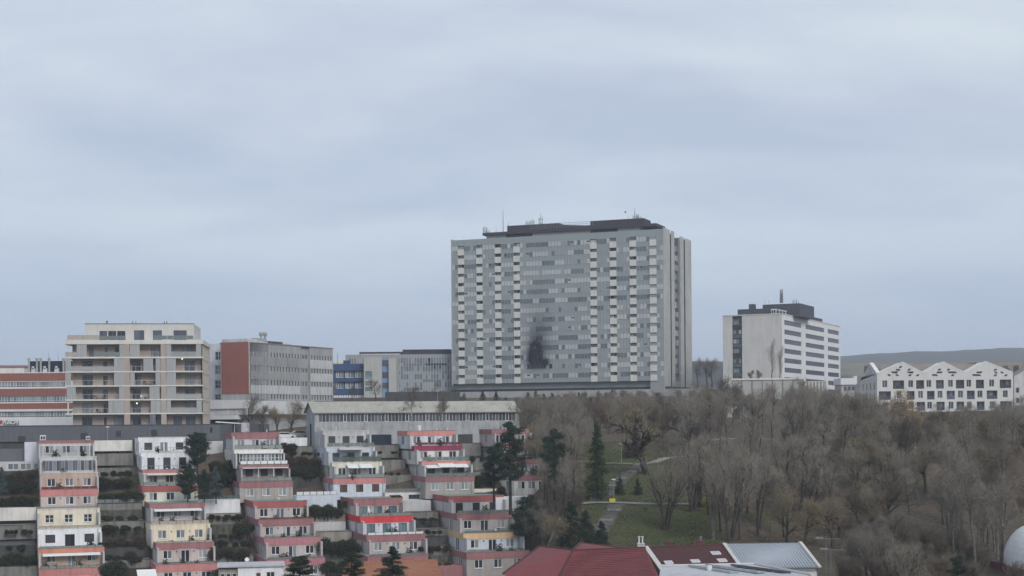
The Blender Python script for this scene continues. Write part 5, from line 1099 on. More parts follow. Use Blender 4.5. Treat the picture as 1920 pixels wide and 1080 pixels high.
# (x0, x1, y top, y foot, material, thickness behind, distance shift)
W = {0: [(-20, 48, 842, 866, 'podium_grey', 3, 0), (-20, 72, 866, 884, 'light_grey', .5, 0), (46, 72, 829, 866, 'lilac_white', 4, -1), (-20, 78, 884, 902, 'dark_concrete', 2, -1), (-20, 20, 917, 935, 'stained_concrete', 2, 0), (-20, 68, 953, 964, 'warm_white', 3, -4), (-20, 66, 964, 986, 'beige_concrete', .6, 1), (-20, 68, 985, 999, 'concrete', .5, -3), (-20, 66, 999, 1026, 'podium_grey', .6, 0), (-20, 66, 1024, 1034, 'dark_concrete', 2, -2), (-20, 72, 1062, 1090, 'concrete', 1.5, -3)],
 1: [(172, 248, 826, 834, 'warm_white', 3, -1), (172, 250, 834, 852, 'dark_concrete', .4, 3), (174, 250, 850, 861, 'concrete', .4, -1), (176, 248, 861, 880, 'navy_void', .4, 2), (176, 262, 877, 889, 'concrete', 1.4, -1), (182, 262, 908, 921, 'dark_concrete', 1.6, 0), (183, 266, 944, 956, 'concrete', 3, -2), (183, 266, 956, 978, 'stained_concrete', .8, 0), (186, 270, 977, 991, 'concrete', 1.6, -2), (186, 272, 991, 1028, 'stained_concrete', .8, 0), (190, 276, 1027, 1033, 'dark_concrete', 1.6, -2), (190, 276, 1033, 1054, 'stained_concrete', .8, 0), (194, 282, 1050, 1066, 'concrete', 1.6, -2), (196, 285, 1066, 1100, 'frame_brown', .8, 0)],  # navy_void row: solid dark face painted for the darkness inside an opening
 2: [(388, 418, 827, 848, 'light_grey', 1, 4), (372, 450, 937, 950, 'white_plaster', 3, -2), (382, 452, 950, 971, 'beige_concrete', .8, 0), (384, 452, 970, 984, 'concrete', 1.4, -1), (386, 458, 984, 1010, 'stained_concrete', .8, 0), (388, 462, 1009, 1020, 'dark_concrete', 1.4, -1), (392, 468, 1020, 1046, 'stained_concrete', .8, 0), (398, 475, 1042, 1056, 'concrete', 1.4, -2), (402, 480, 1056, 1095, 'dark_concrete', .8, 0)],
 3: [(522, 576, 821, 840, 'white_plaster', 1, 2), (545, 588, 837, 850, 'concrete', 1.6, -1), (545, 590, 850, 864, 'dark_concrete', .6, 1), (545, 600, 894, 908, 'dark_concrete', 1.6, -1), (560, 624, 907, 926, 'beige_concrete', .5, 2), (556, 632, 929, 944, 'bluish_white', 2.5, -3), (575, 632, 944, 968, 'dark_concrete', .6, 1), (576, 648, 964, 979, 'beige_concrete', 2, -1), (580, 648, 979, 998, 'light_grey', .6, 0), (580, 660, 997, 1012, 'beige_concrete', 1.5, -1), (600, 672, 1034, 1050, 'dark_concrete', 1.6, -1), (602, 672, 1050, 1090, 'stained_concrete', .6, 1)],
 4: [(690, 734, 815, 835, 'navy_void', .4, 2), (696, 748, 834, 847, 'concrete', 1.6, -1), (698, 748, 847, 863, 'dark_concrete', .6, 1), (704, 760, 862, 875, 'concrete', 1.6, -1), (712, 760, 875, 892, 'maroon_wall', .5, 1), (714, 772, 890, 904, 'concrete', 1.6, -1), (722, 774, 904, 922, 'white_plaster', .5, 1), (722, 802, 924, 940, 'warm_white', 2.5, -3), (750, 808, 939, 961, 'light_grey', .8, 0), (754, 822, 960, 974, 'concrete', 1.6, -1), (772, 822, 974, 994, 'dark_concrete', .8, 0), (778, 838, 992, 1006, 'concrete', 1.6, -1), (786, 838, 1006, 1030, 'dark_concrete', .8, 0), (796, 852, 1028, 1042, 'concrete', 1.6, -1), (796, 858, 1042, 1062, 'stained_concrete', .8, 0), (800, 886, 1062, 1072, 'dark_pink_band', 2.5, -4), (800, 886, 1072, 1100, 'light_grey', .6, 0)],  # first row: an opening's inner shade put in as a flat blue-black face
 5: [(850, 886, 815, 832, 'dark_concrete', .8, 1), (852, 902, 831, 843, 'concrete', 1.6, -1), (862, 900, 843, 860, 'stained_concrete', .8, 1), (864, 912, 859, 870, 'concrete', 1.6, -1), (878, 915, 870, 885, 'stained_concrete', .8, 1), (878, 924, 884, 894, 'concrete', 1.6, -1), (884, 928, 894, 918, 'stained_concrete', .8, 1), (884, 1000, 916, 926, 'cream', 2, -1), (930, 1000, 932, 951, 'white_plaster', 2, -4), (886, 936, 924, 950, 'dark_concrete', 2, -1)]}
MN['dark_pink_band'] = 'dusty pink'; MN['bluish_white'] = 'bluish white'
for g_, rows in W.items():
    for i, (x0, x1, ya, yb, mt, th, ds) in enumerate(rows):
        D = tierD(ya) + 8.0 + ds
        if ya > 926 and ya < 941: D = 278 + ds
        f = Frame.at(x0, ya, D, TH, z=0.0); wdt = f.X(x1, ya); zt = f.uv((x0 + x1) / 2, ya)[1]; zb = zt - (yb - ya + 6) * D / FPX
        o = thing('retaining_wall', f'{MN[mt]} terrace wall, {ORD[i] if i < 14 else "lowest"} from the top {GAPS[g_]}' if i else f'{MN[mt]} terrace wall, topmost {GAPS[g_]}', 'wall', f); o['kind'] = 'thing'
        b = MB(); b.box(0, wdt, 0, max(th, 3.5), zb - .6, zt); b.build('wall_face', mt, o)
        if mt in ('concrete', 'beige_concrete', 'dark_concrete'):
            q = MB()
            for k in range(1, max(2, int(wdt / 2.2))): xx = wdt * k / max(2, int(wdt / 2.2)); q.box(xx - .025, xx + .025, -.02, -.001, zb, zt)
            q.box(-.05, wdt + .05, -.08, .2, zt + .002, zt + .07); q.build('wall_joint', 'dark_concrete', o)
        if (g_, i) in ((0, 1),):
            for k in range(4): window(o, .3 + 10.0 * .23 * k + 3, .3 + 10.0 * .23 * k + 5, zt - 1.5, zt - .25, y=-.08, div=2, frame='panel_white', pane='glass_blind', fw=.1)
        if (g_, i) in ((1, 1), (3, 4)):
            for k in range(3): window(o, 1.8 + k * 1.7, 2.9 + k * 1.7, zt - 1.5, zt - .3, y=-.08, div=1, frame='light_grey', pane='glass_dark')
        if (g_, i) == (1, 6): railing(o, 0, wdt, .15, zt, .8, 'rail_dark', 'glass_rail')
        if (g_, i) == (2, 1): railing(o, 0, wdt, .15, zt, .8, 'rail_dark', 'panel_darkgreen')
        if (g_, i) == (3, 5): railing(o, 0, wdt, .15, zt, .75, 'frame_grey', 'panel_white')
        if (g_, i) == (4, 7):
            railing(o, 0, wdt, .15, zt, .75, 'rail_grey', 'glass_rail')
            for a in (.1, .55): window(o, wdt * a, wdt * a + 2.1, zt - 1.15, zt - .35, y=-.05, div=3, frame='frame_grey', pane='glass_dark')
        if (g_, i) == (0, 8): pass
# ---------------------------------------------------------------- near roofs along the bottom edge
def roofs():
    def fp(x, y, D): return pt(900 + x / 2.743, 980 + y / 2.743, D)
    def solid(name, polys, mats, parent, drop=None):
        b = MB()
        for P, m_ in polys: b.poly([tuple(p) for p in P], m_)
        return b.build(name, mats, parent)
    def down(p, z): return Vector((p.x, p.y, z))
    zg = -29.0
    # red hipped roof
    A_, Bp, Cp = fp(150, 240, 176), fp(310, 120, 186), fp(478, 142, 178)
    D_, E_ = fp(850, 128, 186), fp(945, 300, 170)
    F_, G_ = fp(515, 104, 192), fp(720, 130, 192)
    Lf = fp(385, 290, 168); eb = fp(380, 400, 163)
    r = thing('red_roofed_house', 'house with a deep red hipped tile roof at the bottom centre', 'house', loc=(A_.x, A_.y, zg))
    q = MB(); 
    o_ = Vector((A_.x, A_.y, zg))
    def L(p): return tuple(p - o_)
    E2, Lf2 = fp(985, 420, 163), fp(330, 420, 163); A2 = fp(120, 262, 172)
    q.poly([L(A2), L(Lf2), L(Cp), L(Bp)]); q.poly([L(Lf2), L(E2), L(D_), L(Cp)])
    q.poly([L(F_), L(Cp), L(fp(600, 142, 182))]); q.poly([L(F_), L(fp(600, 142, 182)), L(G_)]); q.poly([L(Bp), L(Cp), L(fp(470, 150, 196)), L(fp(320, 150, 196))]); q.poly([L(Cp), L(D_), L(fp(855, 160, 202)), L(fp(480, 165, 202))])
    q.build('roof', 'red_tiles', r)
    w_ = MB()
    for a, b_ in ((A2, Lf2), (Lf2, E2)):
        a3, b3 = a + Vector((.4, .4, -.25)), b_ + Vector((-.1, .4, -.25)); w_.quad(L(down(a3, zg)), L(down(b3, zg)), L(b3), L(a3))
    w_.build('wall', 'warm_white', r)
    def cap(a, b_, rad=.13, mt='maroon_tiles', nm='ridge_tiles'):
        n_ = max(2, int((b_ - a).length / .45)); q = MB(); q.tube([L(a + (b_ - a) * k / n_) for k in range(n_ + 1)], [rad * (1 + .18 * (k % 2)) for k in range(n_ + 1)], 6); return q.build(nm, mt, r)
    cap(Bp, Cp); cap(Cp, D_); cap(Cp, Lf2); cap(Bp, A2); cap(F_, Cp); cap(F_, G_)
    # tile courses
    q = MB()
    for P0, P1, P2, P3, n_ in ((A2, Lf2, Cp, Bp, 24), (Lf2, E2, D_, Cp, 30)):
        for k in range(1, n_):
            t = k / n_; a, b_ = P0.lerp(P3, t), P1.lerp(P2, t); nrm = (P1 - P0).cross(P3 - P0).normalized(); 
            if nrm.z < 0: nrm = -nrm
            q.quad(L(a + nrm * .005), L(b_ + nrm * .005), L(b_ + nrm * .02), L(a + nrm * .02)); t2 = min(1, t + .6 / n_); q.quad(L(a + nrm * .02), L(b_ + nrm * .02), L(P1.lerp(P2, t2) + nrm * .01), L(P0.lerp(P3, t2) + nrm * .01))
    q.build('tile_course', 'red_tiles', r, kind='stuff')
    # verge and maroon roof
    m_ = thing('maroon_roofed_house', 'row house with a dark maroon tile roof, four skylights and brick chimneys', 'house', loc=(D_.x, D_.y, zg)); o_ = Vector((D_.x, D_.y, zg)); r = m_
    a, b_, c, d_ = fp(862, 128, 188), fp(1256, 112, 188), fp(1335, 216, 177), fp(940, 232, 177)
    c2, d2 = c + (c - b_) * .5, d_ + (d_ - a) * .5
    q = MB(); q.poly([L(d2), L(c2), L(b_), L(a)]); back = Vector((0, 8, -4)); q.poly([L(a), L(b_), L(b_ + back), L(a + back)]); q.build('roof', 'maroon_tiles', r)
    w_ = MB(); w_.quad(L(down(d2, zg)), L(down(c2, zg)), L(c2 + Vector((0, .2, -.2))), L(d2 + Vector((0, .2, -.2)))); w_.quad(L(down(a + back, zg)), L(down(d2, zg)), L(d2), L(a)); w_.build('wall', 'grey_beige', r)
    nrm = (c2 - d2).cross(a - d2).normalized(); nrm = -nrm if nrm.z < 0 else nrm
    q = MB(); n_ = 34
    for k in range(1, n_):
        t = k / n_; p0, p1 = d2.lerp(a, t), c2.lerp(b_, t); t2 = min(1, t + .6 / n_); q.quad(L(p0 + nrm * .005), L(p1 + nrm * .005), L(p1 + nrm * .025), L(p0 + nrm * .025)); q.quad(L(p0 + nrm * .025), L(p1 + nrm * .025), L(c2.lerp(b_, t2) + nrm * .01), L(d2.lerp(a, t2) + nrm * .01))
    q.build('tile_course', 'maroon_tiles', r, kind='stuff')
    cap(a, b_)
    def strip(p0, p1, wv, h=.12, name='verge', mt='trim_pale'):
        u_ = (p1 - p0).normalized(); s_ = u_.cross(nrm).normalized() * wv; q = MB()
        P = [p0 - s_, p0 + s_, p1 + s_, p1 - s_]; T_ = [p + nrm * h for p in P]; q.quad(*[L(p) for p in T_])
        for k in range(4): q.quad(L(P[k]), L(P[(k + 1) % 4]), L(T_[(k + 1) % 4]), L(T_[k]))
        return q.build(name, mt, r)
    strip(fp(852, 126, 187.5), d2 + Vector((-.3, 0, 0)), .28, .16)
    eU = (b_ - a).normalized(); eV = (a - d2).normalized()
    for (xa, ya, wsk) in ((970, 207, .95), (1107, 200, 1.0), (1212, 158, 1.05), (1245, 196, 1.0)):
        # on the roof plane
        rr = ray(900 + xa / 2.743, 980 + ya / 2.743); t = nrm.dot(a) / nrm.dot(rr); p = rr * t
        q = MB(); P = [p - eU * wsk * .5 - eV * .7, p + eU * wsk * .5 - eV * .7, p + eU * wsk * .5 + eV * .7, p - eU * wsk * .5 + eV * .7]; T_ = [v + nrm * .12 for v in P]; q.quad(*[L(v) for v in T_])
        for k in range(4): q.quad(L(P[k]), L(P[(k + 1) % 4]), L(T_[(k + 1) % 4]), L(T_[k]))
        s_ = q.build('skylight', 'frame_white', r); q = MB(); P = [p + eU * wsk * .42 * a_ + eV * .6 * b__ + nrm * .125 for a_, b__ in ((-1, -1), (1, -1), (1, 1), (-1, 1))]; q.quad(*[L(v) for v in P]); q.build('pane', 'flat_roof_pale', s_)
    def chim(xa, xb, ya, yb, D, mt='chimney_brick'):
        p0, p1 = fp(xa, yb, D), fp(xb, yb, D); zt = fp(xa, ya, D).z; q = MB(); X0, X1 = p0.x - o_.x, p1.x - o_.x; Y0 = p0.y - o_.y
        q.box(X0, X1, Y0, Y0 + .9, p0.z - o_.z - 1.5, zt - o_.z); q.box(X0 - .06, X1 + .06, Y0 - .06, Y0 + .96, zt - o_.z, zt - o_.z + .1); return q.build('chimney', mt, r)
    chim(966, 997, 103, 124, 189); chim(1118, 1152, 98, 120, 189)
    q = MB(); p = fp(1135, 90, 189.4); q.tube([L(fp(1135, 98, 189.4)), L(p), L(p + Vector((0, 0, .5)))], [.12, .12, .2], 6); q.build('chimney_pot', 'antenna_steel', r)
    chim(812, 846, 112, 130, 188.5, 'light_grey')
    for xx in (818, 836): q = MB(); p = fp(xx, 112, 189); q.tube([L(p), L(p + Vector((0, 0, .75))), L(p + Vector((0, 0, 1.0)))], [.09, .09, .2], 6); q.build('chimney_pot', 'panel_white', r)
    # standing seam roof
    a, b_, c, d_ = fp(1256, 110, 188), fp(1648, 104, 188), fp(1745, 228, 177), fp(1330, 214, 177)
    s3 = thing('metal_roofed_house', 'row house with a pale grey standing-seam metal roof, right of the maroon roof', 'house', loc=(a.x, a.y, zg)); r = s3; o_ = Vector((a.x, a.y, zg))
    d3 = d_ + (d_ - a) * .2; nrm = (c - d_).cross(a - d_).normalized(); nrm = -nrm if nrm.z < 0 else nrm
    q = MB(); q.poly([L(d3), L(c), L(b_), L(a)]); q.poly([L(a), L(b_), L(b_ + back), L(a + back)]); q.build('roof', 'standing_seam', r)
    for k in range(27):
        t = k / 26; p0, p1 = d3.lerp(c, t), a.lerp(b_, t); u_ = (c - d3).normalized() * .035; q = MB(); q.quad(L(p0 - u_ + nrm * .1), L(p0 + u_ + nrm * .1), L(p1 + u_ + nrm * .1), L(p1 - u_ + nrm * .1)); q.quad(L(p0 - u_), L(p0 - u_ + nrm * .1), L(p1 - u_ + nrm * .1), L(p1 - u_)); q.quad(L(p0 + u_ + nrm * .1), L(p0 + u_), L(p1 + u_), L(p1 + u_ + nrm * .1)); q.build('roof_seam', 'standing_seam', r)
    strip(b_ + (b_ - c) * .01, c + (c - b_) * .02, .2, .15); strip(a, d3, .22, .15)
    w_ = MB(); w_.quad(L(down(d3, zg)), L(down(c, zg)), L(c + Vector((-.1, .25, -.2))), L(d3 + Vector((0, .25, -.2)))); w_.quad(L(down(c, zg)), L(down(b_ + back, zg)), L(b_ + back), L(c + Vector((-.15, 0, -.1)))) ; w_.build('wall', 'light_grey', r)
    q = MB(); q.tube([L(d3 + Vector((0, -.15, -.1))), L(c + Vector((.2, -.15, -.1)))], .1, 6); q.build('gutter', 'frame_grey', r)
    # flat roof in front with panels
    a, b_ = fp(930, 224, 170), fp(1412, 214, 170); c, d_ = fp(1700, 268, 158), fp(1750, 330, 152); e_ = fp(900, 420, 146)
    s4 = thing('flat_roof_building', 'building with a pale flat membrane roof and dark skylight strips at the bottom edge', 'building', loc=(a.x, a.y, zg)); r = s4; o_ = Vector((a.x, a.y, zg))
    q = MB(); q.poly([L(e_), L(d_), L(c), L(b_), L(a)]); q.build('roof', 'flat_roof_pale', r)
    q = MB(); P = [e_, d_, c, b_, a]
    for k in range(5):
        p0, p1 = P[k], P[(k + 1) % 5]; q.quad(L(down(p0, zg)), L(down(p1, zg)), L(p1), L(p0))
    q.build('wall', 'warm_white', r)
    q = MB()
    for p0, p1 in ((a, b_), (b_, c), (c, d_)): q.tube([L(p0 + Vector((0, 0, .05))), L(p1 + Vector((0, 0, .05)))], .14, 6)
    q.build('roof_edge', 'trim_pale', r)
    nrm = (d_ - e_).cross(a - e_).normalized(); nrm = -nrm if nrm.z < 0 else nrm
    def onr(x, y): rr = ray(900 + x / 2.743, 980 + y / 2.743); return rr * (nrm.dot(a) / nrm.dot(rr))
    for xs_, ys_, xe, ye in ((1070, 226, 1290, 262), (1160, 222, 1430, 262), (1290, 222, 1600, 262)):
        p0, p1 = onr(xs_, ys_), onr(xe, ye); u_ = (p1 - p0).normalized(); s_ = nrm.cross(u_); 
        n_ = 6
        for k in range(n_):
            q = MB(); A0, A1 = p0.lerp(p1, k / n_ + .01), p0.lerp(p1, (k + 1) / n_ - .01); hh = nrm * .24; B0_, B1_ = A0 + s_ * 1.3, A1 + s_ * 1.3
            q.quad(L(A0), L(A1), L(A1 + hh), L(A0 + hh)); q.quad(L(A0 + hh), L(A1 + hh), L(B1_), L(B0_)); q.poly([L(A0), L(A0 + hh), L(B0_)]); q.poly([L(A1), L(B1_), L(A1 + hh)]); q.build('skylight_panel', 'standing_seam', r)
        q = MB(); A0, A1 = p0 - s_ * .03, p1 - s_ * .03; q.quad(L(A0 + nrm * .02), L(A1 + nrm * .02), L(A1 + nrm * .22), L(A0 + nrm * .22)); q.build('skylight_shadow_side', 'frame_grey' if xs_ == 1290 else 'flat_roof_pale', r)
    q = MB(); p = onr(1180, 245); q.tube([L(p), L(p + nrm * .5)], .3, 8); q.build('roof_vent', 'panel_white', r)
    # orange roof at the lower left
    def g5(x, y, D): return pt(580 + x / 3.857, 800 + y / 3.857, D)
    a, b_ = g5(255, 985, 222), g5(925, 965, 226); c, d_ = g5(960, 1120, 215), g5(230, 1120, 211)
    s5 = thing('orange_roofed_house', 'low house with an orange tile roof behind the dark conifer', 'house', loc=(a.x, a.y, zg)); r = s5; o_ = Vector((a.x, a.y, zg)); q = MB(); q.poly([L(d_), L(c), L(b_), L(a)]); q.poly([L(a), L(b_), L(b_ + back), L(a + back)]); q.build('roof', 'orange_tiles', r)
    nrm = (c - d_).cross(a - d_).normalized(); nrm = -nrm if nrm.z < 0 else nrm; q = MB(); n_ = 16
    for k in range(1, n_): t = k / n_; t2 = min(1, t + .7 / n_); p0, p1 = d_.lerp(a, t), c.lerp(b_, t); q.quad(L(p0), L(p1), L(p1 + nrm * .07), L(p0 + nrm * .07)); q.quad(L(p0 + nrm * .07), L(p1 + nrm * .07), L(c.lerp(b_, t2) + nrm * .01), L(d_.lerp(a, t2) + nrm * .01))
    q.build('tile_course', 'orange_tiles', r, kind='stuff'); cap(a, b_, mt='orange_tiles')
    w_ = MB(); w_.quad(L(down(d_, zg)), L(down(c, zg)), L(c), L(d_)); w_.quad(L(down(c, zg)), L(down(b_ + back, zg)), L(b_), L(c)); w_.quad(L(down(a + back, zg)), L(down(d_, zg)), L(d_), L(a)); w_.build('wall', 'warm_white', r)
    # small white outbuilding
    f = Frame.at(446, 1066, 226, 10, z=0.0); zt = f.uv(470, 1063)[1]
    s6 = thing('white_outbuilding', 'small white flat-roofed outbuilding with a dark red door at the foot of the flats', 'outbuilding', f)
    x1 = f.X(532, 1066); hl = [(x1 * .40, x1 * .49, zt - 3.2, zt - .9), (x1 * .62, x1 * .80, zt - 1.9, zt - .8)]
    b = MB(); b.wall(0, x1, zt - 6, zt, hl, d=.2); b.shell(0, x1, 0, 6, zt - 6, zt); b.build('wall', 'white_plaster', s6)
    q = MB(); q.box(hl[0][0], hl[0][1], .1, .15, hl[0][2], hl[0][3]); q.build('door', 'maroon_wall', s6); window(s6, *hl[1], y=.1, div=2, frame='panel_white', pane='glass_dark')
    q = MB(); q.box(-2.8, -.02, .4, 5, zt - 6, zt - .2); q.build('side_wing', 'beige_concrete', s6)
    for k in range(3): window(s6, -2.5 + k * .85, -1.9 + k * .85, zt - 2.1, zt - .9, y=.33, div=1, frame='panel_white', pane='glass_dark', fw=.05)
    q = MB(); q.box(-3.0, x1 + .2, -.3, 6.2, zt + .003, zt + .22); q.build('roof', 'flat_roof_pale', s6)
    q = MB(); q.tube([(x1 * .2, 2, zt + .2), (x1 * .2, 2, zt + 1.3)], .04, 5); q.tube([(x1 * .2, 1.9, zt + .9), (x1 * .2, 1.75, zt + .95)], [.35, .3], 10); q.build('satellite_dish', 'panel_white', s6)
    # air dome
    cen = pt(1944, 1062, 205); rx, rz_ = 3.35, 6.2
    s7 = thing('air_dome', 'white inflated dome hall at the lower right corner', 'dome', loc=(cen.x, cen.y, cen.z)); b = MB(); nu, nv = 28, 10
    vv = [[(math.cos(2 * math.pi * i / nu) * math.cos(math.pi / 2 * j / nv) * rx * (1 + .012 * (i % 2)), math.sin(2 * math.pi * i / nu) * math.cos(math.pi / 2 * j / nv) * 9, math.sin(math.pi / 2 * j / nv) ** .9 * 5.6) for i in range(nu)] for j in range(nv + 1)]
    for j in range(nv):
        for i in range(nu): b.quad(vv[j][i], vv[j][(i + 1) % nu], vv[j + 1][(i + 1) % nu], vv[j + 1][i])
    b.build('membrane', 'white_membrane', s7); b = MB(); b.box(-rx - .1, rx, -9.2, 9, -3, -.02); b.build('base_wall', 'maroon_wall', s7)
roofs()
# ---------------------------------------------------------------- trees and plants
def barkm(name, c0, c1, c2=None, scale=3.0, rough=0.95, zs=1.0):
    m, t, b = base_mat(name); tc_ = N(t, 'ShaderNodeTexCoord'); oi = N(t, 'ShaderNodeObjectInfo')
    mpn = N(t, 'ShaderNodeMapping'); mpn.inputs['Scale'].default_value = (1, 1, zs); t.links.new(tc_.outputs['Object'], mpn.inputs[0])
    n = N(t, 'ShaderNodeTexNoise'); n.inputs['Scale'].default_value = scale; n.inputs['Detail'].default_value = 4; t.links.new(mpn.outputs[0], n.inputs['Vector'])
    rp = N(t, 'ShaderNodeMapRange'); rp.inputs['From Min'].default_value = .35; rp.inputs['From Max'].default_value = .65; t.links.new(n.outputs['Fac'], rp.inputs['Value'])
    a = N(t, 'ShaderNodeMix', data_type='RGBA'); a.inputs['A'].default_value = (*c0, 1); a.inputs['B'].default_value = (*c1, 1); t.links.new(rp.outputs[0], a.inputs['Factor'])
    o = a.outputs['Result']
    if c2:
        q = N(t, 'ShaderNodeMix', data_type='RGBA'); t.links.new(oi.outputs['Random'], q.inputs['Factor']); t.links.new(o, q.inputs['A']); q.inputs['B'].default_value = (*c2, 1); o = q.outputs['Result']
    t.links.new(o, b.inputs['Base Color']); b.inputs['Roughness'].default_value = rough; b.inputs['Specular IOR Level'].default_value = .12
    return m
barkm('bark', (0.035, 0.031, 0.029), (0.075, 0.066, 0.058), (0.085, 0.075, 0.065)); barkm('bark_grey', (0.085, 0.078, 0.068), (0.17, 0.158, 0.14)); barkm('bark_dark', (0.022, 0.02, 0.02), (0.05, 0.045, 0.042))
barkm('bark_birch', (0.12, 0.115, 0.11), (0.52, 0.51, 0.49), scale=1.3, zs=2.5)
barkm('twig_grey', (0.12, 0.103, 0.087), (0.225, 0.195, 0.165), (0.25, 0.225, 0.19)); barkm('twig_brown', (0.13, 0.105, 0.082), (0.235, 0.19, 0.145), (0.10, 0.085, 0.07))
barkm('twig_olive', (0.15, 0.13, 0.075), (0.25, 0.21, 0.13), (0.22, 0.18, 0.125)); barkm('twig_tan', (0.20, 0.145, 0.085), (0.33, 0.24, 0.145)); barkm('twig_pale', (0.22, 0.20, 0.17), (0.32, 0.30, 0.27))
barkm('needle_dark', (0.018, 0.032, 0.022), (0.055, 0.08, 0.05), (0.03, 0.048, 0.033), scale=1.2); barkm('needle_blue', (0.05, 0.07, 0.075), (0.11, 0.14, 0.145), scale=1.2); barkm('needle_green', (0.018, 0.035, 0.018), (0.055, 0.085, 0.04), scale=1.0)
barkm('leaf_hedge', (0.018, 0.026, 0.015), (0.06, 0.072, 0.038), (0.042, 0.045, 0.028), scale=1.5); barkm('leaf_brown', (0.05, 0.033, 0.026), (0.11, 0.075, 0.055), (0.05, 0.045, 0.03), scale=1.5); barkm('leaf_ivy', (0.022, 0.028, 0.014), (0.075, 0.075, 0.04), (0.04, 0.04, 0.025), scale=1.0)
barkm('leaf_yellow', (0.17, 0.15, 0.035), (0.40, 0.34, 0.07), scale=1.5)

def perp(d, r):
    a = Vector((r.gauss(0, 1), r.gauss(0, 1), r.gauss(0, 1))); a -= d * a.dot(d); return a.normalized()
def grow(r, p, d, L, rad, lev, c, trunk, crown, tips):
    """one limb as a wandering tapered polyline; its children leave along it"""
    nseg = max(3, int(L / c['seg'][min(lev, len(c['seg']) - 1)])); pts = [p.copy()]; rads = [rad]; dirs = [d.copy()]
    end = rad * c['taper']
    for k in range(nseg):
        d = (d + perp(d, r) * c['wob'][min(lev, len(c['wob']) - 1)] + Vector((0, 0, c['up'][min(lev, len(c['up']) - 1)])) / nseg).normalized()
        p = p + d * (L / nseg); pts.append(p.copy()); rads.append(rad + (end - rad) * (k + 1) / nseg); dirs.append(d.copy())
    (trunk if rad > c['rmin'] else crown).append((pts, rads))
    if lev >= c['lev']:
        tips.append((pts, rads[0])); return
    n = c['n'][lev]; s0 = c['start'][lev]
    for k in range(n):
        t = s0 + (1 - s0) * (k + r.random()) / n; t = min(.98, t); i = min(nseg - 1, int(t * nseg)); f = t * nseg - i
        q = pts[i].lerp(pts[i + 1], f); dd = dirs[i + 1]; ang = R(r.uniform(*c['ang'][lev])); az_ = perp(dd, r)
        nd = (dd * math.cos(ang) + az_ * math.sin(ang)).normalized()
        if lev == 0 and c.get('flat'): nd = Vector((nd.x, nd.y, nd.z * .7)).normalized()
        ln = L * r.uniform(*c['len'][lev]) * (1 - c['shape'][lev] * t)
        rr = (rad + (end - rad) * t) * r.uniform(*c['rr'])
        grow(r, q, nd, ln, rr, lev + 1, c, trunk, crown, tips)
def polytubes(lines, n):
    b = MB()
    for pts, rads in lines: b.tube(pts, rads, n, cap=False)
    return b
def twigs(rs, tips, per, L, wdt, up=0.25, droop=0.0, sub=3, spread=.75):
    """thousands of thin tapering twigs (one triangle each), in numpy"""
    P, D_, Ln, Wd = [], [], [], []
    for pts, rad in tips:
        A_ = np.array([tuple(p) for p in pts]); n = per; t = rs.uniform(.15, 1, n) * (len(A_) - 1); i = np.minimum(t.astype(int), len(A_) - 2); f = (t - i)[:, None]
        base = A_[i] * (1 - f) + A_[i + 1] * f; dr = A_[i + 1] - A_[i]; dr /= np.linalg.norm(dr, axis=1)[:, None] + 1e-9
        rv = rs.normal(size=(n, 3)); d = dr * (1 - spread * .6) + rv * spread * .6 + np.array([0, 0, up]); d /= np.linalg.norm(d, axis=1)[:, None]
        P.append(base); D_.append(d); Ln.append(L * rs.uniform(.5, 1.2, n)); Wd.append(np.full(n, wdt))
    P, D_, Ln, Wd = np.concatenate(P), np.concatenate(D_), np.concatenate(Ln), np.concatenate(Wd)
    if sub:
        n = len(P); rep = sub; t = rs.uniform(.2, .9, (n, rep)); P2 = (P[:, None] + D_[:, None] * (Ln[:, None] * t)[..., None]).reshape(-1, 3)
        d2 = (D_[:, None] * .8 + rs.normal(size=(n, rep, 3)) * .55 + np.array([0, 0, up - droop * 1.5])).reshape(-1, 3); d2 /= np.linalg.norm(d2, axis=1)[:, None]
        L2 = np.repeat(Ln, rep) * rs.uniform(.35, .7, n * rep); P = np.concatenate([P, P2]); D_ = np.concatenate([D_, d2]); Ln = np.concatenate([Ln, L2]); Wd = np.concatenate([Wd, np.full(n * rep, wdt * .7)])
    n = len(P); s = np.cross(D_, rs.normal(size=(n, 3))); s /= np.linalg.norm(s, axis=1)[:, None] + 1e-9
    tip = P + D_ * Ln[:, None]; tip[:, 2] -= droop * Ln
    V = np.empty((n, 3, 3)); V[:, 0] = P - s * Wd[:, None] / 2; V[:, 1] = P + s * Wd[:, None] / 2; V[:, 2] = tip
    return V.reshape(-1, 3)
def tri_mesh(name, V, mat, extra=None, emat=None):
    n = len(V) // 3; vs = V; nf = n
    me = bpy.data.meshes.new(name)
    if extra is not None and extra.v:
        ev = np.array([tuple(v) for v in extra.v]); fs = [tuple(a + len(V) for a in f) for f in extra.f]
        me.from_pydata(np.concatenate([V, ev]).tolist(), [], np.arange(3 * n).reshape(-1, 3).tolist() + fs)
    else:
        me.vertices.add(len(V)); me.vertices.foreach_set('co', V.astype(np.float32).ravel()); me.loops.add(3 * n); me.loops.foreach_set('vertex_index', np.arange(3 * n, dtype=np.int32))
        me.polygons.add(n); me.polygons.foreach_set('loop_start', np.arange(0, 3 * n, 3, dtype=np.int32)); me.polygons.foreach_set('loop_total', np.full(n, 3, dtype=np.int32))
    me.materials.append(M(mat)); me.update(calc_edges=True); return me
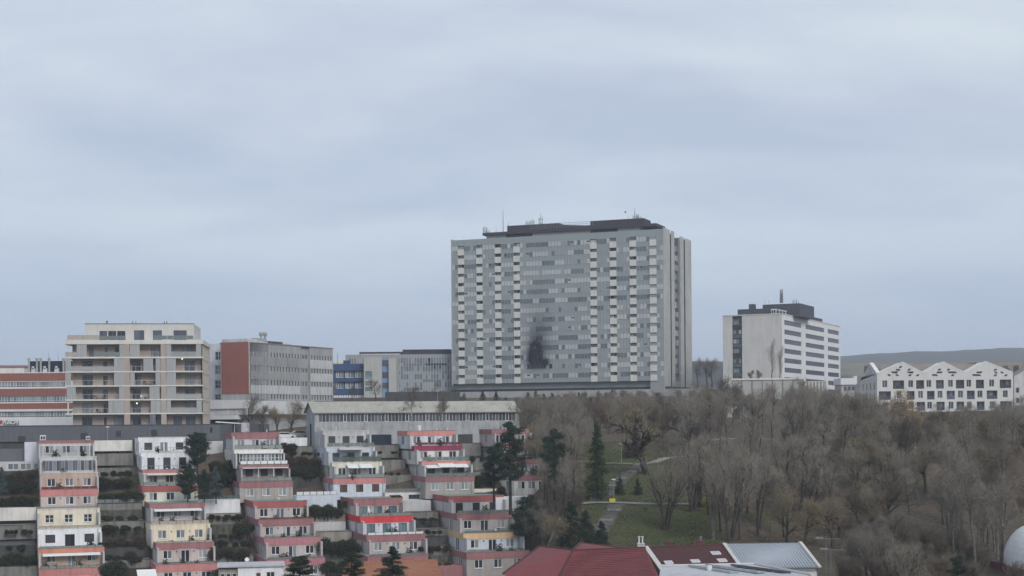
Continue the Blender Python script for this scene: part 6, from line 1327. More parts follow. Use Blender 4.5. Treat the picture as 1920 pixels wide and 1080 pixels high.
CFG = {
 'round': dict(lev=3, n=[9, 7, 5], start=[.28, .2, .15], ang=[(35, 65), (30, 60), (30, 60)], len=[(.50, .68), (.5, .7), (.45, .65)], shape=[.35, .3, .2], seg=[1.1, .8, .6], wob=[.10, .18, .22], up=[.1, .5, .4], taper=.35, rr=(.45, .65), rmin=.035),
 'upright': dict(lev=3, n=[13, 6, 4], start=[.2, .15, .15], ang=[(14, 30), (18, 38), (20, 45)], len=[(.45, .6), (.4, .6), (.4, .6)], shape=[.5, .3, .2], seg=[1.2, .9, .6], wob=[.05, .08, .14], up=[.2, .8, .5], taper=.25, rr=(.3, .5), rmin=.035),
 'slender': dict(lev=3, n=[12, 5, 4], start=[.4, .2, .15], ang=[(28, 55), (30, 55), (30, 60)], len=[(.26, .40), (.5, .7), (.45, .65)], shape=[.4, .3, .2], seg=[1.2, .6, .5], wob=[.07, .15, .2], up=[.1, .5, .4], taper=.25, rr=(.35, .5), rmin=.03),
 'gnarly': dict(lev=3, n=[6, 6, 6], start=[.3, .25, .15], ang=[(35, 70), (30, 65), (35, 65)], len=[(.75, 1.0), (.5, .75), (.4, .6)], shape=[.2, .3, .2], seg=[.9, .7, .5], wob=[.20, .26, .28], up=[-.1, .3, .5], taper=.45, rr=(.55, .8), rmin=.04),
 'clump': dict(lev=2, n=[7, 5], start=[.25, .15], ang=[(15, 40), (25, 50)], len=[(.45, .65), (.45, .65)], shape=[.3, .2], seg=[1., .7], wob=[.12, .18], up=[.4, .5], taper=.3, rr=(.45, .6), rmin=.03),
}
def bare(kind, seed, h, r0, per=8, tl=.9, tw=.032, sub=3, stems=1, bark='bark', twig='twig_grey', lean=0.0, droop=0.0, up=.25, fork=None):
    r = random.Random(seed); rs = np.random.RandomState(seed); c = CFG[kind]; trunk, crown, tips = [], [], []
    for s in range(stems):
        a = 2 * math.pi * (s + r.random()) / max(1, stems); tilt = (.30 if stems > 1 else .05) * r.uniform(.4, 1.2)
        d = Vector((math.cos(a) * tilt + lean, math.sin(a) * tilt, 1)).normalized()
        grow(r, Vector((math.cos(a), math.sin(a), 0)) * (.25 if stems > 1 else 0), d, h * r.uniform(.75, 1.0) * (.78 if kind in ('round', 'gnarly') else .9) * (.62 if kind == 'gnarly' else 1), r0, 0, c, trunk, crown, tips)
    tb = polytubes(trunk, 6); tb.tube([(0, 0, -1.5), (0, 0, .3)], [r0 * 1.35 * (2 if stems > 1 else 1), r0 * (1.8 if stems > 1 else 1)], 6)
    V = twigs(rs, tips, per, tl, tw, up, droop, sub)
    cb = polytubes([(p[::1] if len(p) < 4 else [p[0], p[len(p) // 2], p[-1]], q if len(p) < 4 else [q[0], q[len(p) // 2], q[-1]]) for p, q in crown], 3)
    return tb.data('trunk', [bark]), tri_mesh('crown', V, twig, cb)
PROTO = {}
CFG['tallstem'] = dict(CFG['slender'], start=[.5, .2, .15], n=[9, 5, 4], taper=.4)
def proto(k, *a, **kw): PROTO[k] = bare(*a, **kw)
for s in range(3): proto(('round', s), 'round', 11 + s, 9.5, .28, per=4, twig='twig_grey')
for s in range(2): proto(('roundb', s), 'round', 31 + s, 8.5, .22, per=5, twig='twig_brown', tl=.8)
for s in range(2): proto(('olive', s), 'round', 41 + s, 9, .28, per=5, twig='twig_olive', tl=1.0, tw=.03, droop=.25)
for s in range(2): proto(('upright', s), 'upright', 51 + s, 13, .30, per=3, twig='twig_grey', bark='bark_grey')
for s in range(3): proto(('slender', s), 'slender', 61 + s, 12, .23, per=4, twig='twig_grey', bark='bark')
for s in range(3): proto(('darkstem', s), 'tallstem', 161 + s, 12, .20, per=4, twig='twig_grey', bark='bark_dark')
for s in range(2): proto(('slenderp', s), 'slender', 71 + s, 12, .19, per=5, twig='twig_grey', bark='bark_grey')
for s in range(2): proto(('stems', s), 'clump', 81 + s, 9.5, .22, per=9, stems=5, twig='twig_grey', bark='bark')
for s in range(2): proto(('thicket', s), 'clump', 91 + s, 5, .06, per=13, stems=7, twig='twig_brown', bark='bark', tl=.7, tw=.028)
for s in range(2): proto(('birch', s), 'slender', 101 + s, 11, .15, per=7, twig='twig_brown', bark='bark_birch', droop=.5, tw=.026)
for s in range(2): proto(('gnarly', s), 'gnarly', 111 + s, 10, .32, per=6, twig='twig_brown', bark='bark', tl=.9)
proto(('leaning', 0), 'gnarly', 121, 12.5, .44, per=4, twig='twig_olive', bark='bark_dark', lean=-.55)
def leafy(kind, seed, h, w, count, size, mat, bark='bark_dark', lobes=None):
    """evergreen: a trunk with whorled branches and leaf-sized faces along them"""
    r = random.Random(seed); rs = np.random.RandomState(seed); tb = MB(); C_, D2 = [], []
    if kind in ('spruce', 'pine', 'cypress'):
        tb.tube([(0, 0, -1.5), (0, 0, h * .5), (r.uniform(-.2, .2), 0, h * .97)], [h * .022, h * .015, .02], 6)
        z0 = {'spruce': .08, 'pine': .3, 'cypress': .03}[kind]; nb = {'spruce': 70, 'pine': 34, 'cypress': 40}[kind]
        for k in range(nb):
            t = z0 + (1 - z0) * (k + r.random()) / nb; z = h * t; a = r.uniform(0, 6.283)
            q = (t - z0) / (1 - z0)
            rad = w * {'spruce': (1 - q) ** .85 + .04, 'pine': (math.sin(math.pi * min(1, q * .75 + .22)) ** .7) * r.uniform(.6, 1.1), 'cypress': math.sin(math.pi * min(1, q * .8 + .18)) ** .6}[kind] * r.uniform(.7, 1.1)
            el = {'spruce': -.15 + .5 * q, 'pine': .25, 'cypress': 1.2}[kind]
            e = Vector((math.cos(a) * rad, math.sin(a) * rad, z + rad * el * (.5 if kind == 'cypress' else 1)))
            s_ = Vector((0, 0, z)); tb.tube([s_, s_.lerp(e, .9)], [.035 + .02 * rad, .012], 3, cap=False)
            m = int(count / nb)
            if kind == 'pine':
                tt = rs.beta(3, 1.2, m)[:, None]; c_ = np.array(s_) * (1 - tt) + np.array(e) * tt + rs.normal(size=(m, 3)) * np.array([.34, .34, .22]) * (.5 + .25 * rad)
            else:
                tt = rs.uniform(.12, 1, m)[:, None] ** .8; c_ = np.array(s_) * (1 - tt) + np.array(e) * tt + rs.normal(size=(m, 3)) * np.array([.16, .16, .12]) * (.6 + rad * .35); c_[:, 2] -= (0.18 * rad * tt[:, 0] ** 2 if kind == 'spruce' else 0)
            C_.append(c_)
    else:
        lob = lobes or [(r.uniform(-.45, .45) * w, r.uniform(-.3, .3) * w, h * r.uniform(.12, .62), r.uniform(.4, .65)) for _ in range(8)] + [(0, 0, h * .35, .85)]
        tb.tube([(0, 0, -.8), (0, 0, h * .5)], [.08, .04], 5)
        for lx_, ly_, lz_, lr in lob:
            m = int(count / len(lob)); d = rs.normal(size=(m, 3)); d /= np.linalg.norm(d, axis=1)[:, None]; rr = rs.beta(5, 1.3, m)[:, None]
            c_ = np.array([lx_, ly_, lz_]) + d * rr * np.array([w * lr * .8, w * lr * .7, h * .62 * lr * 1.2]) * (1 + .15 * np.sin(d[:, :1] * 7 + d[:, 2:] * 5)); c_[:, 2] = np.maximum(c_[:, 2], -.1); C_.append(c_)
    c = np.concatenate(C_); n = len(c); a = rs.normal(size=(n, 3)); b_ = rs.normal(size=(n, 3))
    a /= np.linalg.norm(a, axis=1)[:, None]; b_ -= a * (a * b_).sum(1)[:, None]; b_ /= np.linalg.norm(b_, axis=1)[:, None]; sz = size * rs.uniform(.6, 1.4, n)[:, None]
    V = np.empty((n, 3, 3)); V[:, 0] = c - a * sz * .6 - b_ * sz * .2; V[:, 1] = c + a * sz * .6 - b_ * sz * .25; V[:, 2] = c + b_ * sz * .5
    return tb.data('trunk', [bark]), tri_mesh('foliage', V.reshape(-1, 3), mat)
PROTO['pine', 0] = leafy('pine', 5, 10, 3.0, 17000, .17, 'needle_dark'); PROTO['pine', 1] = leafy('pine', 6, 11.5, 2.7, 17000, .17, 'needle_dark')
PROTO['spruce', 0] = leafy('spruce', 7, 9, 2.5, 12000, .15, 'needle_green'); PROTO['spruce', 1] = leafy('spruce', 8, 7, 1.9, 10000, .15, 'needle_blue'); PROTO['spruce', 2] = leafy('spruce', 9, 7, 2.8, 13000, .15, 'needle_dark')
PROTO['yew', 0] = leafy('cypress', 10, 6, 2.2, 18000, .13, 'needle_dark')
for i, (mt, hh) in enumerate((('leaf_hedge', 1.8), ('leaf_hedge', 1.4), ('leaf_brown', 1.8), ('leaf_ivy', 1.2), ('leaf_yellow', 1.8))): PROTO['shrub', i] = leafy('shrub', 130 + i, hh, 1.3, 4200, .12, mt)
PROTO['fuzzy', 0] = leafy('shrub', 141, 6.5, 3.4, 13000, .15, 'twig_tan', bark='bark_grey', lobes=[(-1.6, 0, 3.6, .5), (1.5, .3, 3.4, .5), (0, 0, 5, .55), (-.8, .5, 2.0, .45), (1.0, -.5, 2.1, .45), (2.4, 0, 2.2, .35), (-2.3, 0, 2.4, .4), (.4, -.5, 3.9, .6)])
HTS = {'round': 9.5, 'roundb': 8.5, 'olive': 9, 'upright': 13, 'slender': 12, 'slenderp': 12, 'darkstem': 12, 'stems': 9.5, 'thicket': 5.5, 'birch': 11, 'gnarly': 10, 'leaning': 11, 'pine': 10.5, 'spruce': 8, 'yew': 6.3, 'shrub': 1.8, 'fuzzy': 6.8}
vr = random.Random(99)
def plant(kind, idx, x, y, h, label, cat='tree', group=None, name=None, rz=None, z=None, wide=1.0):
    tm, cm = PROTO[kind, idx]
    s = h / HTS[kind]; nm = name or {'pine': 'pine_tree', 'spruce': 'spruce_tree', 'birch': 'birch_tree', 'yew': 'yew_tree', 'shrub': 'shrub', 'thicket': 'bare_shrub'}.get(kind, 'bare_tree')
    o = thing(nm, label, cat, None, group, (x, y, (ground_z(x, y) if z is None else z) - .05), vr.uniform(0, 6.28) if rz is None else rz); o['kind'] = 'thing'
    o.scale = (s * wide, s * wide, s)
    inst('trunk', tm, o); inst('crown' if kind not in ('pine', 'spruce', 'yew', 'shrub', 'fuzzy') else 'foliage', cm, o)
    return o
def at_px(px, D, py=850): return gx(px, D, py), D
def free(px, D):
    """the lawn, stairs and paths stay open"""
    if D < 322 and D > 222 and 1105 < px < 1225: return False
    if 232 < D < 262 and 1090 < px < 1300: return False
    if 262 <= D < 300 and 1080 < px < 1270: return False
    return True
ZONES = [ # px range, D range, count, kinds, height range, label, group
 ((850, 1330), (470, 530), 34, [('round', 0), ('round', 1), ('roundb', 0), ('slender', 0), ('olive', 0)], (8, 12), 'the belt below the hospital tower', 'bare trees below the hospital tower'),
 ((1000, 1330), (385, 455), 36, [('roundb', 0), ('roundb', 1), ('round', 2), ('olive', 0), ('olive', 1), ('slender', 1)], (9, 12), 'the wood above the lawn', 'bare trees above the lawn'),
 ((975, 1110), (268, 380), 24, [('slender', 0), ('slender', 1), ('round', 1), ('slenderp', 0), ('olive', 0)], (9, 12.5), 'the grove beside the terraced flats', 'bare trees beside the terraced flats'),
 ((1110, 1330), (322, 385), 18, [('round', 0), ('olive', 1), ('roundb', 1), ('slender', 2)], (7.5, 10), 'the row topping the lawn', 'bare trees at the top of the lawn'),
 ((1330, 1640), (360, 470), 46, [('upright', 0), ('slender', 2), ('round', 0), ('slender', 0), ('round', 2)], (9, 12.5), 'the wood before the pale annexe', 'bare trees below the office block'),
 ((1270, 1560), (285, 355), 20, [('slender', 0), ('slender', 1), ('slenderp', 1), ('stems', 0), ('round', 1)], (9, 12.5), 'the wood right of the lawn', 'bare trees right of the lawn'),
 ((1285, 1600), (232, 284), 26, [('darkstem', 0), ('darkstem', 1), ('darkstem', 2)], (9.5, 12.5), 'the leafy bank right of the lawn', 'dark stemmed trees on the leafy bank'),
 ((985, 1085), (240, 275), 12, [('darkstem', 0), ('darkstem', 1), ('darkstem', 2)], (8.5, 11.5), 'the pine grove by the stairway', 'dark stemmed trees by the stairway'),
 ((1560, 1930), (315, 385), 40, [('round', 0), ('roundb', 0), ('round', 2), ('slender', 1), ('olive', 0)], (7.5, 9.5), 'the wood below the gabled housing', 'bare trees below the gabled housing'),
 ((1500, 1940), (255, 325), 30, [('olive', 0), ('olive', 1), ('round', 1), ('roundb', 1), ('slenderp', 1)], (8, 11), 'the middle of the right wood', 'bare trees in the middle of the right wood'),
 ((1470, 1800), (222, 256), 14, [('olive', 1), ('roundb', 0), ('gnarly', 0), ('slender', 2), ('gnarly', 1)], (7, 9.5), 'the lower right wood', 'bare trees in the lower right wood'),
 ((1590, 1760), (186, 220), 10, [('stems', 1), ('roundb', 1), ('round', 2)], (5.5, 7.5), 'the thicket right of the metal roof', 'bushy trees at the lower edge'),
 ((1770, 1900), (200, 262), 22, [('upright', 0), ('upright', 1), ('slenderp', 0), ('slenderp', 1)], (11, 15), 'the brown row left of the dome', 'upright trees beside the air dome'),
]
def skyline(px): return float(np.interp(px, [840, 1000, 1150, 1250, 1320, 1345, 1400, 1440, 1500, 1560, 1640, 1660, 1780, 1850, 1900, 1940], [738, 742, 730, 738, 726, 722, 735, 726, 728, 735, 742, 766, 772, 768, 764, 770]))
for (pxr, Dr, n, kinds, hr2, lab, grp) in ZONES:
    got = 0; tries = 0; pts_ = []
    while got < n and tries < 900:
        tries += 1; px = vr.uniform(*pxr); D = vr.uniform(*Dr)
        if not free(px, D): continue
        x, y = at_px(px, D)
        if any((x - a) ** 2 + (y - b_) ** 2 < 3.2 for a, b_ in pts_): continue
        pts_.append((x, y)); k = vr.choice(kinds); hh = vr.uniform(*hr2); zg_ = ground_z(x, y)
        top = skyline(px) + abs(vr.gauss(0, 9)); hmax = (PY0 - top) / FPX * D + (px - 960) * ROLL / FPX * D - zg_
        if hmax < 3: got += 1; continue
        hh = min(hh, hmax); form = {'round': 'round-crowned', 'roundb': 'bushy brown', 'olive': 'olive-brown', 'upright': 'upright', 'slender': 'slender dark', 'slenderp': 'slender pale', 'darkstem': 'dark-stemmed', 'stems': 'many-stemmed', 'gnarly': 'gnarled'}[k[0]]
        u_ = (px - pxr[0]) / (pxr[1] - pxr[0]); w_ = (D - Dr[0]) / (Dr[1] - Dr[0]); where = ('far left' if u_ < .22 else 'left part' if u_ < .42 else 'middle' if u_ < .6 else 'right part' if u_ < .8 else 'far right') + (', front' if w_ < .4 else ', back' if w_ > .7 else '')
        size = '' if hr2[1] - hr2[0] < 1 else 'low ' if hh < hr2[0] * .8 else 'tall ' if hh > hr2[0] + .6 * (hr2[1] - hr2[0]) else ''
        plant(k[0], k[1], x, y, hh, f'{size}{form} bare tree in {lab}, {where}', group=grp); got += 1
# single trees one can point to
for kind, i, px, py, D, h, lab, kw in [
 ('leaning', 0, 1214, 882, 276, 17.5, 'huge gnarled leaning tree with dark limbs beside the path above the lawn', dict(rz=0.2)),
 ('gnarly', 1, 1275, 850, 318, 14, 'dark-limbed spreading tree just behind and right of the leaning giant', dict(rz=1.1)),
 ('gnarly', 0, 1345, 830, 345, 15.0, 'big bare tree with dark forked limbs standing against the pale annexe', dict(rz=2.6)),
 ('stems', 0, 1248, 985, 238, 10.5, 'many-stemmed bare tree fanning up from the lawn by the railing', {}),
 ('stems', 1, 1298, 965, 246, 10.5, 'tall many-stemmed bare tree at the right end of the white path', {}),
 ('upright', 0, 1338, 1015, 229, 12.5, 'tall upright tree of the dark pair right of the lawn, the left one', {}),
 ('stems', 1, 1370, 1018, 228, 12.5, 'thick cluster of dark stems at the upper edge of the metal roof', {}),
 ('slender', 1, 1388, 1012, 230, 12, 'slim dark tree rising right of the thick stem cluster', {}),
 ('slender', 0, 1425, 985, 238, 11, 'slim tree on the leaf-strewn bank above the metal roof', {}),
 ('slenderp', 0, 1446, 990, 237, 11, 'slim pale tree leaning on the leaf-strewn bank', {}),
 ('slender', 2, 1474, 968, 246, 12, 'tall curved dark tree on the leafy slope', {}),
 ('round', 0, 1482, 930, 262, 11, 'dark-trunked tree standing on the red-brown leaf bank', {}),
 ('slender', 2, 1502, 968, 247, 11, 'slim straight tree right of the leaf bank', {}),
 ('gnarly', 1, 1562, 1012, 226, 10.5, 'crooked spreading tree with a low hooked limb, above the metal roof corner', dict(rz=0.4)),
 ('gnarly', 0, 1668, 970, 236, 12, 'broad old tree with a thick slanting dark limb in the lower right wood', dict(rz=1.9)),
 ('fuzzy', 0, 1688, 842, 322, 9.6, 'tan-leaved drooping tree in front of the gabled housing', dict(name='tan_leaved_tree', rz=0)),
 ('birch', 0, 772, 812, 297, 8.5, 'white-barked forked birch in front of the long shed, the left of two', {}),
 ('birch', 1, 827, 812, 297, 8.2, 'white-barked birch in front of the long shed, the right of two', {}),
 ('birch', 0, 1880, 1010, 222, 17, 'tall white-barked birch on the far right above the air dome', {}),
 ('birch', 1, 1862, 1000, 228, 16, 'white-barked birch just left of the tallest one at the far right', {}),
 ('birch', 1, 1772, 930, 262, 12, 'pale-trunked birch in the wood below the gabled housing', {}),
 ('birch', 1, 1716, 880, 290, 9, 'thin pale birch beside the tan-leaved tree', {}),
 ('birch', 0, 1108, 830, 345, 8, 'thin pale birch in the wood above the stairs', {}),
 ('pine', 0, 926, 938, 262, 9.6, 'dark green pine with a broad crown in front of the half-hidden flats', {}),
 ('pine', 1, 957, 945, 258, 12.2, 'tallest dark pine, right of the terraced flats', {}),
 ('pine', 0, 990, 950, 262, 10.5, 'dark pine partly screened by bare branches', {}),
 ('pine', 1, 1040, 950, 268, 11.0, 'tall thin pine between the flats and the stairway', {}),
 ('spruce', 0, 1120, 958, 256, 11.5, 'slim green spruce standing beside the stairway', dict(wide=.75)),
 ('spruce', 2, 1098, 1030, 222, 6.5, 'dark spruce behind the red hipped roof, the left one', {}), ('spruce', 2, 1128, 1034, 220, 5.2, 'broad dark spruce at the foot of the lower stairs', {}), ('spruce', 2, 1070, 1020, 228, 8.0, 'dark spruce between the bare shrubs and the stairs', {}),
 ('yew', 0, 1041, 1018, 228, 3.6, 'dark rounded evergreen under the weeping bare tree', {}),
 ('olive', 0, 1052, 1022, 228, 8.5, 'pale drooping bare tree above the red hipped roof', {}),
 ('spruce', 2, 736, 1100, 190, 5.6, 'dark conical conifer in front of the orange roof', dict(wide=1.5)), ('pine', 1, 660, 1110, 186, 4.3, 'bushy pine at the bottom edge left of the dark conifer', dict(wide=1.7)),
 ('pine', 0, 562, 1110, 190, 4.6, 'dark green pine top at the bottom edge beside the white outbuilding', dict(wide=1.7)), ('pine', 0, 1795, 1110, 175, 4.2, 'small dark green pine at the bottom edge near the air dome', {}),
 ('yew', 0, 370, 876, 283, 6.4, 'black-green yew beside the white-topped flats', dict(wide=1.15)), ('yew', 0, 352, 930, 276, 5.0, 'dark evergreen mass below the yew beside the white-topped flats', dict(wide=1.3)), ('spruce', 1, 405, 932, 274, 6.2, 'silver-blue spruce between the second and third stacks of flats', {}),
 ('spruce', 2, 383, 932, 275, 5.6, 'dark spruce just left of the silver-blue one', {}), ('spruce', 1, 3, 925, 268, 5.2, 'dark blue conifer at the left edge of the photo', {}), ('spruce', 2, 1196, 945, 262, 3.2, 'small spruce beside the stairway landing', {}), ('spruce', 2, 1162, 955, 262, 3.4, 'small dark spruce left of the landing', {}),
 ('olive', 1, 545, 818, 330, 8.5, 'olive-brown bare tree over the parked cars left of the long shed', {}), ('olive', 0, 520, 815, 345, 7.5, 'round bushy bare tree behind the parked cars', {}), ('round', 1, 470, 812, 345, 8.5, 'grey bare tree in front of the clinic plinth', {}), ('roundb', 1, 495, 812, 350, 7, 'low brown bare tree between clinic and car park', {}),
 ('round', 0, 622, 752, 400, 5, 'small bare tree behind the left end of the long shed', {}), ('round', 2, 705, 752, 405, 6, 'small grey tree before the beige stair block', {}), ('roundb', 0, 660, 752, 410, 4, 'low bare tree between shed roof and blue building', {}),
 ('spruce', 0, 1147, 748, 492, 3.2, 'tiny conifer on the forecourt below the hospital', {}),
 ('birch', 0, 820, 748, 440, 5, 'small bare birch before the left corner of the hospital', {}),
 ]:
    x, y = at_px(px, D, py); near = D < 200
    plant(kind, i, x, y, h, lab, z=pt(px, py, D).z if (px < 975 and py > 850) or D < 200 or D > 395 or (400 < px < 840 and py < 830) else None, **kw)
# poplars standing against the office wall
for px, h in ((1447, 12.5), (1462, 10.5)):
    p = pt(px, 708, 492); plant('upright', 1, p.x, p.y, h * 1.0, f"{'tall' if h > 12 else 'shorter'} bare poplar against the white office end wall, {'left' if h > 12 else 'right'} of the pair", z=p.z - 1.5, wide=.75)
for px in (1410, 1422): p = pt(px, 712, 492); plant('roundb', 1, p.x, p.y, 4.5, 'low bare tree behind the annexe wall, left of the poplars', z=p.z - 1, group='low bare trees behind the annexe')
for px in (930, 905, 870): p = pt(px, 745, 500); plant('spruce', 2, p.x, p.y, vr.uniform(3, 4.5), 'small dark conifer at the foot of the hospital, left part', z=p.z - 1.5, group='small conifers below the hospital')
for px in (990, 1005, 1020, 1035, 1075, 1085): p = pt(px, 752, 490); plant('spruce', 2, p.x, p.y, vr.uniform(3.5, 5.5), 'dark conifer in the clump below the soot-stained windows', z=p.z - 1.5, wide=1.2, group='conifer clump below the soot stain')
for px in (1308, 1325, 1335): p = pt(px, 700, 620); plant('round', 1, p.x, p.y, 10, 'hazy bare tree right of the hospital tower', z=p.z - 4, group='hazy trees right of the hospital')
# undergrowth
for n, pxr, Dr, lab, hh in ((30, (985, 1100), (232, 330), 'low bare scrub under the pines right of the flats', (2, 4)), (12, (1300, 1560), (262, 350), 'low bare scrub in the wood right of the lawn', (2, 4.5)), (22, (1560, 1930), (232, 350), 'low bare scrub filling the wood on the right', (2.5, 5)),
                            (30, (1110, 1330), (318, 400), 'low bare scrub at the top edge of the lawn', (2, 4)), (26, (1570, 1900), (190, 232), 'bare scrub along the lower right edge', (2.5, 4.5)), (30, (840, 1340), (455, 500), 'bare scrub before the hospital podium', (2.5, 4.5)), (12, (1330, 1650), (350, 440), 'bare scrub below the annexe', (3, 5))):
    for _ in range(n):
        px, D = vr.uniform(*pxr), vr.uniform(*Dr)
        if not free(px, D): continue
        x, y = at_px(px, D); hq = min(vr.uniform(*hh), (PY0 - skyline(px) - 4) / FPX * D + (px - 960) * ROLL / FPX * D - ground_z(x, y))
        if hq < 1: continue
        u_ = (px - pxr[0]) / (pxr[1] - pxr[0]); w_ = (D - Dr[0]) / (Dr[1] - Dr[0])
        plant('thicket', vr.choice([0, 1]), x, y, hq, f"{'low' if hq < 3 else 'tall'} {lab.replace('low ', '').replace('bare scrub', 'bare shrub')}, {'left end' if u_ < .25 else 'centre left' if u_ < .5 else 'centre right' if u_ < .75 else 'right end'}{', front' if w_ < .35 else ', back' if w_ > .7 else ''}", 'shrub', lab.replace('low ', ''))
# shrubs on the garden terraces: px, py of the base, D offset, height, width factor, prototype
sh_rows = [(0, 60, 905, 2.0, [0, 3, 2], 7), (0, 66, 918, 1.6, [0, 1], 6), (0, 64, 948, 1.8, [0, 1], 6), (0, 66, 1062, 2.2, [0, 1, 3], 9), (8, 60, 1030, .8, [0], 3), (184, 250, 908, 1.7, [0, 3, 1], 7), (186, 258, 938, 1.7, [0, 1], 8), (188, 262, 976, 1.3, [3], 5), (190, 268, 1026, 1.6, [2, 3], 7), (194, 275, 1052, 1.5, [2, 3], 6),
 (198, 226, 1085, 3.0, [0], 4), (188, 262, 994, 1.4, [3], 6), (390, 458, 972, 1.1, [3], 6), (392, 470, 1024, 1.2, [3, 0], 6), (184, 250, 892, 1.3, [3, 0], 6), (0, 66, 1000, .9, [0], 5), (550, 600, 853, 1.0, [3], 4), (775, 825, 976, .9, [3], 5), (785, 842, 1032, 1.0, [3, 0], 5), (700, 750, 850, .8, [3], 4), (864, 905, 862, .9, [3], 4), (396, 470, 1082, 2.0, [0, 3], 7), (395, 445, 884, 2.4, [0, 1], 6), (360, 440, 905, 2.2, [0, 1], 7), (390, 455, 1008, 1.2, [3], 5), (395, 465, 1046, 1.8, [3, 2], 7), (440, 470, 1000, 1.8, [0], 2), (526, 552, 848, 1.9, [0], 4), (528, 590, 876, 1.9, [2], 6), (530, 594, 894, 2.0, [0], 7), (578, 640, 966, 1.9, [0, 1], 8), (604, 668, 1034, 2.6, [0, 1], 8), (606, 670, 1072, 2.0, [3, 0], 6), (588, 606, 936, .8, [3], 3), (640, 655, 950, 1.2, [2], 2),
 (735, 752, 936, .8, [0], 3), (700, 756, 890, .6, [1], 4), (780, 830, 1000, 1.0, [3], 4), (800, 850, 1066, 1.2, [3, 0], 4), (965, 1000, 1000, 2.2, [0, 1], 4), (985, 1010, 985, 2.6, [0], 3), (888, 930, 905, 1.8, [3, 0], 4), (940, 990, 925, 1.6, [0], 4)]
for x0, x1, py, h, ids, n in sh_rows:
    D = tierD(py if not 926 < py < 941 else 941) + 7.0
    for k in range(n):
        px = x0 + (x1 - x0) * (k + vr.random()) / n; i = vr.choice(ids); p = pt(px, py, D + (px - x0) * .02 + vr.uniform(-.4, .8))
        col_ = {0: 'dark evergreen', 1: 'dark evergreen', 2: 'brown-leaved', 3: 'mossy green'}[i]; where = 'left of the leftmost flats' if px < 72 else GAPS[1] if px < 300 else GAPS[2] if px < 480 else GAPS[3] if px < 690 else GAPS[4] if px < 860 else GAPS[5]
        rows_ = sorted({r_[2] for r_ in sh_rows if (r_[0] < 72) == (x0 < 72) and abs(r_[0] - x0) < 110}); lab = f'{col_} shrub on the {ORD[rows_.index(py)]} garden level {where}'
        plant('shrub', i, p.x, p.y, h * vr.uniform(.75, 1.15), lab, 'shrub', lab.replace(' shrub', ' shrubs'), z=p.z, wide=1.25)
for px, py, D, h, lab, i in ((1000, 800, 330, 3.2, 'yellow flowering bush right of the long shed', 4), (1015, 802, 332, 2.6, 'second yellow flowering bush right of the long shed', 4), (1035, 850, 300, 3.0, 'pale yellow bush among the bare trees beside the flats', 4), (1322, 948, 250, 1.7, 'yellow-green bush at the end of the white path', 4),
                             (1306, 947, 250, 1.3, 'dark bush by the end of the white path', 0), (1183, 858, 292, 2.6, 'dark bush at the top of the lawn left of the leaning tree', 2), (1196, 856, 293, 2.8, 'broad dark bush behind the leaning tree', 2)):
    x, y = at_px(px, D, py); plant('shrub', i, x, y, h, lab, 'shrub', wide=1.2)
# grass and fallen leaves: a carpet of blades and leaf-sized faces over the park slope
rs = np.random.RandomState(4)
def carpet(name, n, pxr, Dr, size, mat, keep=None):
    D = rs.uniform(*Dr, n); px = rs.uniform(*pxr, n); x = (px - 960) / FPX * D; z = np.array([ground_z(a, b_) for a, b_ in zip(x, D)])
    c = np.stack([x, D, z + .03], 1); a = rs.normal(size=(n, 3)); a[:, 2] *= .3; a /= np.linalg.norm(a, axis=1)[:, None]; b_ = rs.normal(size=(n, 3)); b_[:, 2] = np.abs(b_[:, 2]) + .4; b_ /= np.linalg.norm(b_, axis=1)[:, None]; s = size * rs.uniform(.5, 1.4, n)[:, None]
    V = np.empty((n, 3, 3)); V[:, 0] = c - a * s * .5; V[:, 1] = c + a * s * .5; V[:, 2] = c + b_ * s
    me = tri_mesh(name, V.reshape(-1, 3), mat); return inst(name, me, None, kind='stuff')
barkm('grass_blade', (0.035, 0.05, 0.018), (0.10, 0.115, 0.045), scale=.35); barkm('dead_leaf', (0.06, 0.04, 0.03), (0.22, 0.16, 0.11), scale=.5)
carpet('grass', 26000, (1085, 1345), (222, 318), .16, 'grass_blade'); carpet('fallen_leaves', 26000, (1290, 1640), (225, 320), .16, 'dead_leaf'); carpet('leaf_litter', 12000, (975, 1110), (225, 300), .16, 'dead_leaf')
# ---------------------------------------------------------------- paths, stairs, lamps, bins, cars
def ribbon(name, pts, wd, mat, lift=.05, thick=.12, kind='structure'):
    P = [Vector((gx(px, D, py), D, 0)) for px, D, py in pts]; Q = []
    for a, b_ in zip(P, P[1:]):
        n = max(1, int((b_ - a).length / 1.2)); Q += [a.lerp(b_, k / n) for k in range(n)]
    Q.append(P[-1]); b = MB(); L_ = []
    for k, q in enumerate(Q):
        d = (Q[min(k + 1, len(Q) - 1)] - Q[max(k - 1, 0)]).normalized(); s = Vector((-d.y, d.x, 0)) * wd / 2; z = max(ground_z(q.x + s.x * t, q.y + s.y * t) for t in (-1, 0, 1)) + lift
        L_.append(((q.x - s.x, q.y - s.y, z), (q.x + s.x, q.y + s.y, z)))
    for (a, b_), (c, d) in zip(L_, L_[1:]):
        b.quad(a, c, d, b_); b.quad(a, tuple(Vector(a) - Vector((0, 0, thick + lift))), tuple(Vector(c) - Vector((0, 0, thick + lift))), c); b.quad(b_, d, tuple(Vector(d) - Vector((0, 0, thick + lift))), tuple(Vector(b_) - Vector((0, 0, thick + lift))))
    return b.build(name, mat, kind=kind)
ribbon('path', [(960, 252, 955), (1060, 253, 950), (1110, 254, 948), (1175, 254, 948), (1300, 254, 947), (1335, 254, 945)], 2.4, 'paving')
ribbon('path', [(1135, 285, 868), (1200, 284, 869), (1225, 286, 866), (1250, 292, 860), (1292, 296, 850), (1330, 300, 846)], 1.8, 'paving')
